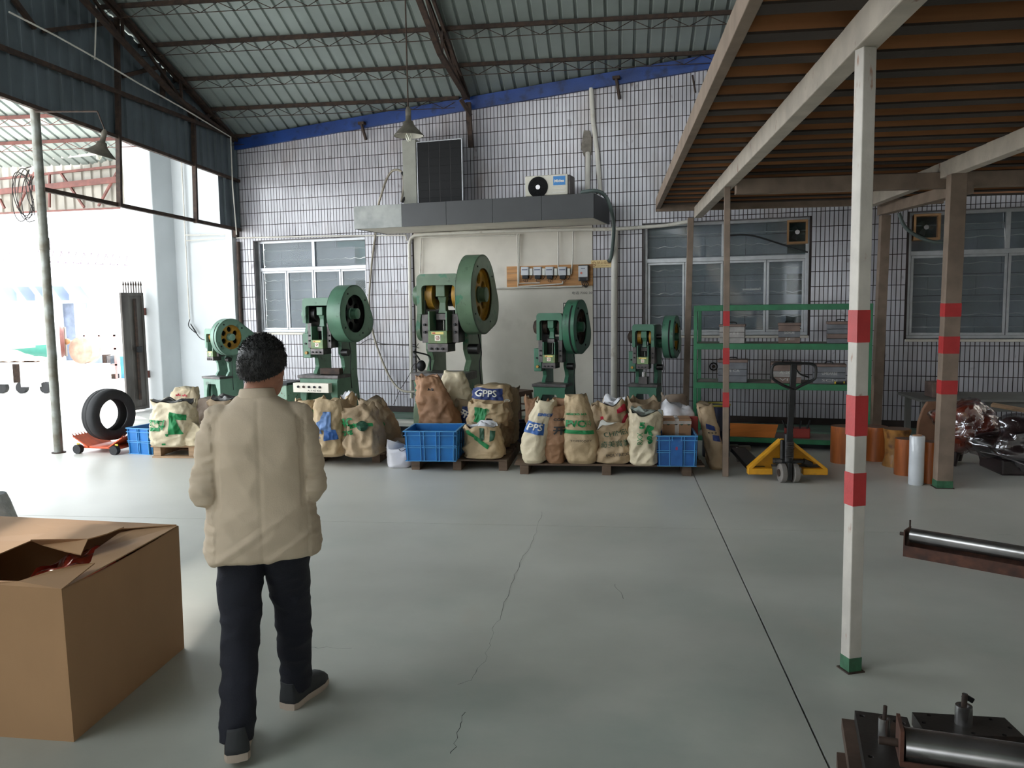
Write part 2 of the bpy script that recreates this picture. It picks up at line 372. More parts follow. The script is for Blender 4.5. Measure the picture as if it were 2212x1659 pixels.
# ------------------------------------------------------------------ windows
def frame_rect(mb, s0, s1, z0, z1, w_, y0, y1):
    mb.box(s0, s1, y0, y1, z0, z0+w_); mb.box(s0, s1, y0, y1, z1-w_, z1); mb.box(s0, s0+w_, y0, y1, z0+w_, z1-w_); mb.box(s1-w_, s1, y0, y1, z0+w_, z1-w_)
def window(nm, W, cols, transom, cols2, skip=(), rows=(.18,), blank=True):
    s0, s1, z0, z1 = W; wn = thing(nm, None, None, kind='structure', M=WF)
    mb = MB(); frame_rect(mb, s0, s1, z0, z1, .045, .10, .17)
    mb.box(s0+.04, s1-.04, .10, .17, transom-.03, transom+.03)
    for c in cols2: mb.box(c-.028, c+.028, .10, .17, transom+.03, z1-.04)
    mb.build('window_frame', 'alu', wn, bevel=.004)
    cs = [s0+.045]+list(cols)+[s1-.045]
    for a, b in zip(cs, cs[1:]):
        m2 = MB(); frame_rect(m2, a+.004, b-.004, z0+.045, transom-.03, .032, .115, .15); sh = m2.build('sash', 'alu', wn, bevel=.003)
        MB().box(a+.03, b-.03, .13, .135, z0+.07, transom-.055).build('pane', 'window_glass', sh)
    cs = [s0+.045]+list(cols2)+[s1-.045]
    for i, (a, b) in enumerate(zip(cs, cs[1:])):
        if i in skip: continue
        MB().box(a+.01, b-.01, .13, .135, transom+.03, z1-.045).build('pane', 'window_glass', wn)
    # security bars behind the glass, every second one wavy
    z = z1-.17; k = 0
    while z > z0+.08:
        if k % 2: pts = [(lerp(s0+.05, s1-.05, i/60), .150, z+.012*math.sin(i*PI*2/5.2)) for i in range(61)]
        else: pts = [(s0+.05, .150, z), (s1-.05, .150, z)]
        MB().tube(pts, .006, 5).build('security_bar', 'bar_grey', wn); z -= .165; k += 1
    # board partition that fills the opening behind
    n = max(2, int((s1-s0)/.55)); wd_ = (s1-s0)/n; zz = z0; r = 0
    while zz < z1-.02:
        h = min(.28, z1-zz)
        for i in range(n):
            off = 0 if r % 2 else wd_/2
            a = s0+i*wd_-off+.003; b = a+wd_-.006; a = max(a, s0); b = min(b, s1)
            if nm == 'window_1' and zz > z1-.40 and a > s1-.75: continue
            if b-a > .05: MB().box(a, b, .27, .29, zz+.003, zz+h-.003).build('board', 'board_grey', wn)
        zz += h; r += 1
    MB().box(s0-.1, s1+.1, .45, .47, z0-.1, z1+.1).build('room_dark', 'dark', wn)
    for q0, q1 in ((s0, s0+.004), (s1-.004, s1)): MB().box(q0, q1, 0, .10, z0, z1).build('reveal', 'reveal_grey', wn)
    MB().box(s0, s1, 0, .10, z1-.004, z1).build('reveal', 'reveal_grey', wn)
    MB().box(s0-.01, s1+.01, -.03, .10, z0-.035, z0).build('sill', 'plaster', wn, bevel=.006)
    return wn
def ss(x, y=560, n=-.1): return WL(x, y, n)[0]
w1 = window('window_1', W1, [ss(620, 640), ss(678, 640), ss(737, 640)], WL(600, 582, -.1)[1], [ss(677)])
w2 = window('window_2', W2, [ss(1479, 640), ss(1562, 640), ss(1655, 640)], WL(1500, 561, -.1)[1], [ss(1563)])
w3 = window('window_3', (W3[0], 4.8, W3[2], W3[3]), [ss(2060, 640), ss(2175, 640), ss(2300, 640)], WL(2000, 547, -.1)[1], [ss(2175), ss(2380)])
# broken pane over window 1: a jagged shard of glass and the teal wall beyond
mat('teal_wall', (70, 108, 116), .8)
MB().box(W1[1]-.72, W1[1], .36, .37, W1[3]-.42, W1[3]-.04).build('teal_panel', 'teal_wall', w1)
# exhaust fans in wooden boxes
mat('fan_wood', (170, 130, 90), .7, var=.2, scale=6)
for nm, (a, b), (za, zb), lab in (('exhaust_fan', (ss(1700, 500), ss(1745, 500)), (WL(1720, 527, -.1)[1], WL(1720, 476, -.1)[1]), 'small exhaust fan in a pale wooden frame above the green rack'),
                             ('exhaust_fan', (ss(1972, 490), ss(2030, 490)), (WL(2000, 519, -.1)[1], WL(2000, 463, -.1)[1]), 'dark exhaust fan opening with a wooden edge above the wrapped furniture')):
    t = thing(nm, lab, 'fan', wl((a+b)/2, -.02, za), -WA); h = zb-za; q = (b-a)/2
    mb = MB(); frame_rect(mb, -q, q, 0, h, .028, 0, .2); mb.build('fan_frame', 'fan_wood', t)
    MB().box(-q+.02, q-.02, .15, .17, .02, h-.02).build('fan_back', 'dark', t)
    for k in range(3):
        M = Matrix.Translation((0, .1, h/2)) @ Matrix.Rotation(k*2*PI/3, 4, 'Y') @ Matrix.Rotation(.5, 4, 'Z')
        MB().prism([(0, .01), (.05, .03), (.12*1, .05), (.12, -.03), (.04, -.03)], [], -.002, .002, M @ Matrix.Rotation(PI/2, 4, 'X')).build('blade', 'grey_steel', t)
    MB().cyl((0, .06, h/2), (0, .14, h/2), .03).build('hub', 'bright_steel', t, smooth=True)
# ------------------------------------------------------------------ blue fascia under the roof line
tr = thing('trim_1', None, None, kind='structure', M=WF)
MB().add([(S0-.1, -.06, top(S0)-.19), (5, -.06, top(5)-.19), (5, .02, top(5)-.19), (S0-.1, .02, top(S0)-.19), (S0-.1, -.06, top(S0)-.005), (5, -.06, top(5)-.005), (5, .02, top(5)-.005), (S0-.1, .02, top(S0)-.005)],
         [(0, 3, 2, 1), (4, 5, 6, 7), (0, 1, 5, 4), (1, 2, 6, 5), (2, 3, 7, 6), (3, 0, 4, 7)]).build('blue_band', 'blue_paint', tr)
# ------------------------------------------------------------------ roof of ribbed steel sheets
ce = root('ceiling')
def sheet(x0, n, ya, yb, par, m='sheet_steel', pitch=.19, rib=.028, dz=0, name='roof_sheet'):
    prof = [(0, 0)]
    for k in range(n):
        x = k*pitch; prof += [(x+pitch-.055, 0), (x+pitch-.042, rib), (x+pitch-.014, rib), (x+pitch, 0)]
    m_ = MB()
    for t in (0, .003):
        m_.v += [(x0+x, y, roof_z(y)+dz+z+t) for y in (ya, yb) for x, z in prof]
    N_ = len(prof)
    for t in (0, 1):
        for i in range(N_-1):
            f_ = (t*2*N_+i, t*2*N_+i+1, t*2*N_+N_+i+1, t*2*N_+N_+i); m_.f.append(f_ if t else f_[::-1])
    return m_.build(name, m, par, frame=ID)
x = -6.72
RIDGE = 1.0
while x < 9.5:
    ye = min(14.2, 11.325+.2005*(3.486-x)+.14)
    sheet(x, 4, RIDGE, ye, ce); x += .76
# the other slope, behind the viewer
MB().add([(-6.8, RIDGE, roof_z(RIDGE)+.02), (10, RIDGE, roof_z(RIDGE)+.02), (10, -12, 5.2), (-6.8, -12, 5.2)], [(0, 1, 2, 3)]).build('rear_slope', 'sheet_steel', ce, frame=ID)
# purlins: a rusty angle with a light bar lattice under it
def purlin(y, x0, x1, m='rust_steel', z=None, par=ce):
    z = (roof_z(y) if z is None else z)-.03; mb = MB()
    mb.box(x0, x1, y-.022, y+.022, z-.022, z+.028)
    mb.tube([(x0, y+.01, z-.135), (x1, y+.01, z-.135)], .0055, 5)
    n = int((x1-x0)/.235); pts = [(lerp(x0, x1, i/n), y+.01, z-(.02 if i % 2 else .135)) for i in range(n+1)]
    mb.tube(pts, .0055, 4); mb.build('purlin', m, par, frame=ID)
for k in range(-8, 4): purlin(10.95+.74*k, -6.62, 9, z=None) if 10.95+.74*k < 12.3 else purlin(10.95+.74*k, -6.35, 9 if k < 2 else (-2.3 if k == 2 else -4.6))
# rafter truss in the middle, with a lattice web
def truss(name, xa, ya, xb, yb, z_bot, m='rust_steel', label=None, par=ce, depth=.32):
    mb = MB()
    P = lambda t: Vector((lerp(xa, xb, t), lerp(ya, yb, t), roof_z(lerp(ya, yb, t))-.05))
    n = 9
    for sx in (-.035, .035): mb.bar(P(0)+Vector((sx, 0, -.03)), P(1)+Vector((sx, 0, -.03)), .035, .05)
    bot = [P(t)-Vector((0, 0, lerp(z_bot, .02, max(0, (t-.86)/.14)**1))) for t in (0, .86, 1)]
    for a, b in zip(bot, bot[1:]): mb.bar(a, b, .07, .05)
    B = lambda t: bot[0].lerp(bot[1], t/.86) if t < .86 else bot[1].lerp(bot[2], (t-.86)/.14)
    for i in range(n):
        t0 = i/n*.98; t1 = (i+1)/n*.98
        mb.bar(B(t0), P(t0), .032); mb.bar(P(t0), B(t1), .032)
    return mb.build(name, m, par, frame=ID)
truss('rafter_truss', -2.62, RIDGE, -2.17, 12.36, .40)
truss('rafter_truss', -6.62, RIDGE, -6.22, 13.2, .36)
truss('rafter_truss', 4.6, RIDGE, 4.7, 11.1, .40)
mb = MB(); a = D(1012, 222, 12.28); b = D(1017, 318, 12.28); mb.bar(a, b, .07, .09); mb.bar(D(995, 215, 12.2), D(1017, 250, 12.26), .05); mb.build('rafter_foot', 'rust_steel', ce, frame=ID)
# ------------------------------------------------------------------ ribbed sheet screen on the left under the roof edge
wlft = root('wall_left')
FM = Matrix((( FD.x, FN.x, 0, FA.x), (FD.y, FN.y, 0, FA.y), (0, 0, 1, 0), (0, 0, 0, 1)))   # x along the screen, y = towards the hall (FN), z up
def ribbed(s0, s1, z0, z1a, z1b, m, par, frame, pitch=.19, name='screen_sheet', rib=.03, z0b=None):
    n = max(1, round((s1-s0)/pitch)); p_ = (s1-s0)/n; prof = []
    for k in range(n): prof += [(k*p_, 0), (k*p_+p_*.62, 0), (k*p_+p_*.70, rib), (k*p_+p_*.92, rib)]
    prof.append((s1-s0, 0)); m_ = MB(); N_ = len(prof); z0b = z0 if z0b is None else z0b
    for t in (0, .003):
        m_.v += [(s0+x_, y_+t, lerp(z0, z0b, x_/(s1-s0))) for x_, y_ in prof]; m_.v += [(s0+x_, y_+t, lerp(z1a, z1b, x_/(s1-s0))) for x_, y_ in prof]
    for t in (0, 1):
        for i in range(N_-1):
            f_ = (t*2*N_+i, t*2*N_+i+1, t*2*N_+N_+i+1, t*2*N_+N_+i); m_.f.append(f_ if not t else f_[::-1])
    return m_.build(name, m, par, frame=frame)
fs = lambda y: (Vector((0, y, 0))-Vector((0, FA.y, 0))).y/FD.y        # y -> distance along the screen
zb = lambda s: 4.06-.056*s
s = fs(RIDGE)
while s < fs(13.3)-.3:
    e = min(s+.95, fs(13.35)); ya = FA.y+FD.y*s; yb = FA.y+FD.y*e
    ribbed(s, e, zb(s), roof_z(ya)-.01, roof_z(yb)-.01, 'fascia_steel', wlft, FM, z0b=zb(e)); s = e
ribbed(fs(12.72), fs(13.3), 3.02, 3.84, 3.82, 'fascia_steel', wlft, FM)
mb = MB(); mb.bar((fs(2), 0.05, zb(fs(2))), (fs(13.25), .05, zb(fs(13.25))), .05, .045); mb.build('bottom_rail', 'rust_steel', wlft, frame=FM)
mb = MB(); mb.bar((fs(9.05), .03, 3.14), (fs(13.25), .03, 3.02), .05, .05); mb.build('lower_rail', 'rust_steel', wlft, frame=FM)
mb = MB(); mb.bar((fs(2), .08, 4.72), (fs(13.1), .08, 4.52), .05, .05); mb.build('chord', 'rust_steel', wlft, frame=FM)
def fp(x, y, off=.06):
    q = FP(x, y)+FN*off; return q
for px in ((250, 20, 447), (416, 232, 482)):
    mb = MB(); mb.bar(fp(px[0]-7, px[1]), fp(px[0], px[2]), .06, .05); mb.build('hanger', 'rust_steel', wlft, frame=ID)
mb = MB(); mb.bar(fp(345, 150), fp(343, 212), .06, .05); mb.build('hanger', 'rust_steel', wlft, frame=ID)
for a, b in (((85, 68), (232, 50)), ((258, 165), (328, 147)), ((425, 257), (450, 248)), ((20, 0), (66, 62)), ((345, 165), (408, 250))):
    mb = MB(); mb.bar(fp(*a), fp(*b), .055, .05); mb.build('web_bar', 'rust_steel', wlft, frame=ID)
mb = MB(); c0 = WF @ Vector((-9.98, -.05, 0)); mb.bar(c0+Vector((0, 0, 2.9)), c0+Vector((0, 0, 4.5)), .09, .09); mb.build('corner_angle', 'rust_steel', wlft, frame=ID)
# other sides of the hall, unseen; rear opening and near side wall sized for light
rr = root('wall_rear')
MB().box(-6.9, -2.5, -12.2, -12, 0, 6).build('render', 'plaster', rr)
MB().box(0, 1.5, -12.2, -12, 0, 6).build('render', 'plaster', rr)
MB().box(-6.95, -6.75, -12, 4.2, 0, 4.6).build('side_render', 'plaster', rr)
MB().box(-2.5, 1.5, -12.2, -12, 3.2, 6).build('lintel', 'plaster', rr)
MB().box(1.5, 9.7, -12.2, -12, 0, 6).build('render', 'plaster', rr)
rw = root('wall_right')
MB().box(9.5, 9.7, -12, 12, 0, 6).build('render', 'plaster', rw)
# ------------------------------------------------------------------ white masonry left of the tiled wall
ww = thing('wall_side', None, None, kind='structure', M=WF)
MB().box(-11.9, -10.0, .02, .3, 0, 4.75).build('white_render', 'white_wall', ww)
MB().box(WL(278, 600, .47)[0], WL(338, 600, .47)[0], -.47, .5, 0, 4.70).build('pillar', 'white_wall', ww, bevel=.02)
MB().box(-10.12, -10.0, -.12, .3, 0, 4.5).build('end_pier', 'white_wall', ww)
# ------------------------------------------------------------------ mezzanine (timber deck on painted posts)
mz = thing('mezzanine', 'raised timber deck on painted steel beams above the right side of the hall', 'platform', (.57, 10.9, 2.8))
X0, YE = .575, 11.05
xe = lambda y: min(6.2, 3.486+(11.325-y-.12)/.2005)
y = -.175; k = 0
while y < 10.9:
    MB().box(X0+.03, xe(y+.05), y-.045, y+.045, 2.95, 3.035).build('joist', 'joist_wood', mz, frame=ID); MB().box(X0+.03, xe(y+.05), y-.046, y+.085, 2.940, 2.952).build('joist_shade_strip', 'joist_under', mz, frame=ID); y += .385  # dark strip under each joist: grime plus the shade of the gap
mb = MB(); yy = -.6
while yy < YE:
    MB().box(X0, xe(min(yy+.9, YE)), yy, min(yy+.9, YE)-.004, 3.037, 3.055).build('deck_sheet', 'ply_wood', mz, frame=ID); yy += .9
MB().box(X0-.03, X0+.03, -.6, YE, 2.93, 3.06).build('edge_board', 'beam_brown', mz, frame=ID, bevel=.004)
MB().box(X0-.03, xe(YE+.03), YE-.03, YE+.03, 2.90, 3.04).build('end_board', 'beam_brown', mz, frame=ID, bevel=.004)
MB().box(1.04, 1.14, -.6, YE, 2.80, 2.945).build('beam', 'beam_paint', mz, frame=ID, bevel=.006)
MB().box(2.95, 3.05, -.6, YE-.6, 2.80, 2.945).build('beam', 'beam_paint', mz, frame=ID, bevel=.006)
MB().box(1.14, 6.2, 8.02, 8.14, 2.72, 2.86).build('beam', 'beam_brown', mz, frame=ID, bevel=.006)
mb = MB(); mb.bar(D(1905, 455, 10.6), D(2090, 405, 8.0), .11, .11); mb.build('beam', 'beam_brown', mz, frame=ID)
# posts with red bands
def post(p0, p1, wx, wy, bands, m, label, rz=0., foot='green_foot', cap=None):
    p0 = Vector(p0); p1 = Vector(p1); h = p1.z-p0.z
    t = thing('steel_post', label, 'post', p0, rz)
    def sec(z, z2, e, name, mm, b=.004):
        a = (p1-p0)*(z/h); c = (p1-p0)*(z2/h)
        Ri = Matrix.Rotation(-rz, 3, 'Z'); a = Ri @ a; c = Ri @ c
        v = [(a.x-wx/2-e, a.y-wy/2-e, z), (a.x+wx/2+e, a.y-wy/2-e, z), (a.x+wx/2+e, a.y+wy/2+e, z), (a.x-wx/2-e, a.y+wy/2+e, z),
             (c.x-wx/2-e, c.y-wy/2-e, z2), (c.x+wx/2+e, c.y-wy/2-e, z2), (c.x+wx/2+e, c.y+wy/2+e, z2), (c.x-wx/2-e, c.y+wy/2+e, z2)]
        MB().add(v, [(0, 3, 2, 1), (4, 5, 6, 7), (0, 1, 5, 4), (1, 2, 6, 5), (2, 3, 7, 6), (3, 0, 4, 7)]).build(name, mm, t, bevel=b)
    sec(0, h, 0, 'shaft', m)
    for a, b in bands: sec(a, b, .0012, 'red_band', 'red_paint', 0)
    if foot: sec(.0, .07, .0014, 'painted_foot', foot, 0); MB().box(-wx/2-.012, wx/2+.012, -wy/2-.012, wy/2+.012, 0, .006).build('base_plate', 'rust_steel', t)
    return t
hz = lambda x, y, Y: D(x, y, Y).z
bb = (1.092, 3.83, 0)
mat('post_paint', (196, 190, 182), .5, var=.1, scale=7, bump=.12, space='World')
layer(MATS['post_paint'], (150, 100, 70), 16, .63, .70, .9, stretch=(1, 1, .35), seed=11)
post(bb, (1.085, 3.83, 2.80), .064, .064, [(hz(1855, 740, 3.8), hz(1855, 670, 3.8)), (hz(1850, 942, 3.8), hz(1850, 855, 3.8)), (hz(1845, 1093, 3.8), hz(1845, 1022, 3.8))], 'post_paint',
     'nearest steel post, off-white with red bands, standing alone on the open floor', .36)
post((1.088, 8.14, 0), (1.075, 8.14, 2.80), .058, .06, [(hz(1570, 704, 8.1), hz(1570, 672, 8.1)), (hz(1570, 787, 8.1), hz(1570, 752, 8.1)), (hz(1570, 880, 8.1), hz(1570, 848, 8.1))], 'beam_brown',
     'slim steel post with red bands beside the end of the sack pallets', -.1, foot=None)
post((2.97, 7.76, 0), (2.995, 7.76, 2.80), .135, .12, [(hz(2068, 684, 7.7), hz(2068, 655, 7.7)), (hz(2062, 764, 7.7), hz(2062, 727, 7.7)), (hz(2052, 852, 7.7), hz(2052, 822, 7.7))], 'beam_brown',
     'wide brown-grey steel post with red bands in front of the wrapped furniture', -.03)
post((D(1480, 900, 11.0).x, 11.0, 0), (D(1492, 480, 11.0).x, 11.0, 2.80), .075, .075, [], 'beam_brown', 'plain steel post against the window left of the green rack', 0, foot=None)
post((D(1898, 800, 10.7).x-.02, 10.7, 0), (D(1912, 460, 10.7).x, 10.7, 2.74), .11, .11, [], 'beam_brown', 'plain brown steel post against the tiles right of the green rack', 0, foot=None)
# galvanised pole under the left screen
q = F(127, 978); t_ = D(75, 236, q.y)
mat('galv', (132, 136, 132), .5, metal=.4, var=.25, scale=7, col2=(96, 92, 80))
t = thing('steel_pole', 'round galvanised steel pole holding up the left roof screen', 'pole', q)
lean = (t_-q)
segs = [(0, .39), (.39, .60), (.60, .635), (.635, .83), (.83, 1)]
for a, b in segs:
    MB().tube([lean*a, lean*b], .052 if (a, b) != (.60, .635) else .058, 16).build('pipe_length', 'galv', t, smooth=True)
MB().cyl((0, 0, 0), (0, 0, .012), .08).build('base_plate', 'rust_steel', t)
mb = MB()
c = lean*.77
for k in range(5):
    ph = k*1.3; mb.tube(catmull([c+Vector((-.05-.28*abs(math.sin(ph+u*2.6))*math.sin(u*PI), -.06, .28*math.sin(u*PI*2+ph)-.1*u)) for u in [i/8 for i in range(9)]], 4), .006, 4)
solo(mb, 'cable_coil', 'wire', 'loose coil of dark cable hanging on the left galvanised pole', 'cable', frame=Matrix.Translation(q))
# ------------------------------------------------------------------ door canopy
nC = 1.02; a = WL(765, 494, nC); b = WL(1283, 472, nC); zt, zbm = 3.165, 2.845; sa, sb = a[0], b[0]
t = thing('door_canopy', 'concrete door canopy with a dark slate-clad front edge above the presses', 'canopy', wl((sa+sb)/2, nC, zbm), -WA)
LW = WF
MB().box(sa+.02, sb-.02, -nC+.02, 0, zbm, zt-.01).build('slab', 'plaster', t, frame=LW)
cuts = [sa, ss(868, 470, nC), ss(964, 470, nC), ss(1064, 460, nC), ss(1170, 455, nC), sb]
for i in range(5):
    MB().box(cuts[i]+.002, cuts[i+1]-.002, -nC, -nC+.02, zbm-.004, zt).build('front_tile', 'slate_pale' if i == 0 else 'slate', t, frame=LW, bevel=.002)
for k in range(2):
    for s_, m_ in ((sb, 'slate'), (sa+.02, 'slate')): MB().box(s_-.02, s_, -nC+.022+k*.5, -nC+.52+k*.498, zbm-.004, zt).build('side_tile', m_, t, frame=LW)
# ------------------------------------------------------------------ solar panel module standing on the canopy
mat('cell_dark', (12, 13, 16), .5, var=.0, bump=0, spec=.2)
n1 = .45; z0 = zt; x0, x1 = ss(902, 370, n1), ss(1000, 370, n1); ztp = WL(950, 303, n1)[1]
t = thing('solar_panel', 'dark solar panel in a silver frame standing upright on the canopy', 'solar panel', wl((x0+x1)/2, n1, z0), -WA)
W_ = (x1-x0)/2; H_ = ztp-z0
mb = MB(); frame_rect(mb, -W_, W_, 0, H_, .012, -.02, .02); mb.build('panel_frame', 'alu', t)
MB().box(-W_+.015, W_-.015, -.012, .01, .015, H_-.015).build('back_sheet', 'dark', t)
nx, nz = 4, 8
for i in range(nx):
    for j in range(nz):
        a_ = -W_+.02+i*(2*W_-.04)/nx; c_ = .02+j*(H_-.04)/nz
        MB().box(a_+.003, a_+(2*W_-.04)/nx-.003, -.0145, -.012, c_+.0015, c_+(H_-.04)/nz-.0015).build('cell', 'cell_dark', t)
mb = MB()
for i in range(1, nx): xx = -W_+.02+i*(2*W_-.04)/nx; mb.box(xx-.0012, xx+.0012, -.0135, -.0121, .02, H_-.02)
mb.build('busbar', 'grey_steel', t)
mat('grey_board', (150, 150, 142), .8, var=.1)
p = wl(x0-.16, n1-.02, z0)
solo(MB().box(ss(872, 370, .45), x0-.01, -n1-.03, -.05, z0, ztp+.04), 'duct_box', 'grey_board', 'tall pale grey box standing left of the solar panel on the canopy', 'duct', frame=WF, bevel=.006)
# ------------------------------------------------------------------ air conditioner
nA = .80
xa, xb = ss(1134, 400, nA), ss(1226, 400, nA); za = zt+.002; zc = WL(1180, 378, nA)[1]
mat('ac_shell', (206, 202, 190), .45, var=.05); mat('ac_blue', (30, 120, 190), .4, var=0, bump=0)
t = thing('air_conditioner', 'cream outdoor air conditioner unit with a round fan grille on the canopy', 'air conditioner', wl((xa+xb)/2, nA, za), -WA)
w_ = (xb-xa)/2; h_ = zc-za
MB().box(-w_, w_, 0, .30, .03, h_).build('casing', 'ac_shell', t, bevel=.012)
MB().box(w_-.001, w_+.03, .02, .29, .03, h_-.01).build('end_cover', 'grey_steel', t, bevel=.01)
MB().box(-w_+.05, -w_+.12, .05, .25, 0, .03).build('foot', 'grey_steel', t); MB().box(w_-.12, w_-.05, .05, .25, 0, .03).build('foot', 'grey_steel', t)
gc = (-w_+.19, h_*.48); gr = min(.17, h_*.46)
MB().cyl((gc[0], -.004, gc[1]), (gc[0], .002, gc[1]), gr, seg=32).build('fan_opening', 'dark', t)
mb = MB()
for rr_ in [gr*k/8 for k in range(2, 9)]: mb.tube([(gc[0]+rr_*math.cos(u*PI/16), -.012, gc[1]+rr_*math.sin(u*PI/16)) for u in range(33)], .0022, 4)
for u in range(12): mb.tube([(gc[0]+.03*math.cos(u*PI/6), -.013, gc[1]+.03*math.sin(u*PI/6)), (gc[0]+gr*math.cos(u*PI/6+.5), -.013, gc[1]+gr*math.sin(u*PI/6+.5))], .0022, 4)
mb.build('fan_grille', 'black_steel', t)
MB().cyl((gc[0], -.018, gc[1]), (gc[0], -.01, gc[1]), .032, seg=20).build('grille_hub', 'bright_steel', t)
MB().box(w_-.20, w_-.03, -.003, 0, h_-.15, h_-.025).build('badge', 'ac_blue', t)
text_on(t, 'Midea', .052, 'white_paint', (w_-.185, -.003, h_-.108), bold=.002, width=.14)
for k in range(3): MB().box(w_-.21, w_-.03, -.006, 0, .06+k*.045, .068+k*.045).build('vent_rib', 'white_paint', t)
# ------------------------------------------------------------------ pipes on the wall
def pipe(pts, r, m, label, name='pipe', n=.04, cat='pipe', smooth_n=0, seg=10, grp=None):
    P = [wl(*[*(WL(x, y, nn)[:1]), nn, WL(x, y, nn)[1]]) for x, y, nn in [(q[0], q[1], q[2] if len(q) > 2 else n) for q in pts]]
    if smooth_n: P = catmull(P, smooth_n)
    return solo(MB().tube(P, r, seg), name, m, label, cat, grp, smooth=True)
pipe([(1277, 190), (1281, 260), (1290, 330), (1297, 420)], .032, 'pvc', 'grey drain pipe running down the tiles to the canopy behind the air conditioner')
pipe([(1270, 330, .02), (1270, 345, .05), (1269, 418, .05)], .036, 'pvc', 'short stub of drain pipe coming out of the cement patch by the air conditioner')
pipe([(1328, 490), (1327, 640), (1326, 870)], .048, 'pvc', 'thick vertical drain pipe between the meter board and the barred window')
mat('cement', (128, 122, 114), .95, var=.2, scale=10, bump=.5, bscale=40)
px = [(1262, 282), (1275, 283), (1279, 300), (1278, 335), (1262, 338), (1256, 320), (1259, 300)]
solo(MB().prism([(WL(x, y)[0], WL(x, y)[1]) for x, y in px][::-1], [], -.02, .004, Matrix(((1, 0, 0, 0), (0, 0, 1, -.01), (0, 1, 0, 0), (0, 0, 0, 1)))), 'cement_patch', 'cement', 'rough cement patch on the tiles above the drain stub', 'patch', frame=WF)
pipe([(510, 514), (700, 510), (876, 508), (879, 520)], .012, 'pvc', 'thin white conduit running over the barred window on the left', 'conduit')
pipe([(1490, 478, .09), (1440, 487), (1330, 495), (1180, 497), (1060, 500), (920, 506), (895, 509), (887, 516), (884, 528), (887, 700), (889, 860)], .026, 'pvc', 'thick cream conduit bending down the left side of the plaster panel', 'conduit', n=.06)
pipe([(1122, 508), (910, 513), (908, 590)], .011, 'pvc', 'inner thin conduit under the canopy turning down beside the big press', 'conduit')
pipe([(1118, 505), (1119, 619), (1125, 619), (1215, 613), (1216, 608)], .012, 'pvc', 'white conduit looping under the four small meters', 'conduit', n=.05)
pipe([(1122, 506), (1121, 612), (1166, 611)], .010, 'pvc', 'white conduit turning under the first two meters', 'conduit', n=.05)
pipe([(1206, 500), (1206, 592)], .010, 'pvc', 'short white conduit dropping to the third small meter', 'conduit', n=.05)
pipe([(1238, 500), (1237, 560), (1234, 592)], .010, 'pvc', 'short white conduit dropping beside the fourth small meter', 'conduit', n=.05)
pipe([(1258, 618), (1200, 620), (1050, 623)], .013, 'pvc', 'long white conduit along the foot of the meter board', 'conduit', n=.04)
mat('hose_green', (88, 100, 98), .4, var=.1, scale=6)
pipe([(1255, 416, .95), (1285, 412, .95), (1308, 424, .85), (1322, 460, .75), (1326, 500, .3), (1320, 555, .08), (1313, 565, .06)], .026, 'hose_green', 'thick grey-green hose arching off the right end of the canopy', 'hose', smooth_n=6)
mat('hose_tan', (150, 142, 128), .5, var=.2, scale=5)
pipe([(867, 436, .5), (872, 400, .45), (868, 372, .4), (850, 368, .4), (836, 385, .4), (824, 420, .4), (816, 450, .3), (812, 500, .06), (804, 560, .05), (797, 660, .06), (806, 720, .08), (822, 770, .1), (842, 815, .15), (865, 842, .3), (895, 846, .5), (925, 838, .9)], .017, 'hose_tan', 'long tan cable looping from the canopy down past the small flywheel press', 'cable', smooth_n=6)
pipe([(868, 372, .42), (876, 390, .42), (876, 420, .45), (869, 437, .5)], .018, 'black_rubber', 'short black hose end hanging beside the grey duct box', 'hose', smooth_n=5)
for i, (pts, lab) in enumerate(((((778, 744), (800, 732), (822, 742), (860, 745), (886, 747), (905, 752)), 'thin wires strung between the two large presses'),
     (((890, 800, .2), (872, 830, .2), (864, 842, .2), (850, 875, .3)), 'thin wire trailing down to the painted strip'),
     (((904, 742, .3), (895, 760, .3), (905, 775, .3), (892, 790, .3), (888, 800, .3)), 'tangle of thin wires beside the big press'))):
    pipe(pts, .005, 'wire', lab, 'wire', smooth_n=5, seg=5)
pipe([(1570, 509, .06), (1620, 508, .06), (1680, 525, .06), (1745, 545, .06)], .012, 'black_rubber', 'dark cable sagging across the window behind the green rack', 'cable', smooth_n=5)
pipe([(1942, 460, .8), (1955, 490, .8), (1985, 512, .8), (2020, 523, .8), (2060, 522, .8)], .022, 'hose_green', 'pale grey hose drooping in front of the right-hand window', 'hose', smooth_n=6)
# steel brackets on the wall
for i, (x, y1, y2, lab) in enumerate(((788, 268, 302, 'rusty bracket under the blue band left of the lamp'), (1336, 170, 214, 'black bracket under the blue band above the air conditioner'), (1500, 165, 200, 'thin rusty rod on the tiles beside the timber deck'))):
    a = WL(x-3, y1, .05); b = WL(x+2, y2, .04)
    mb = MB().bar((a[0], -.12, a[1]), (b[0], -.03, b[1]), .035 if i < 2 else .015, .03); mb.box(a[0]-.05, a[0]+.05, -.14, 0, a[1]-.02, a[1]+.02) if i < 2 else 0
    solo(mb, 'bracket', 'rust_steel', lab, 'bracket', frame=WF)
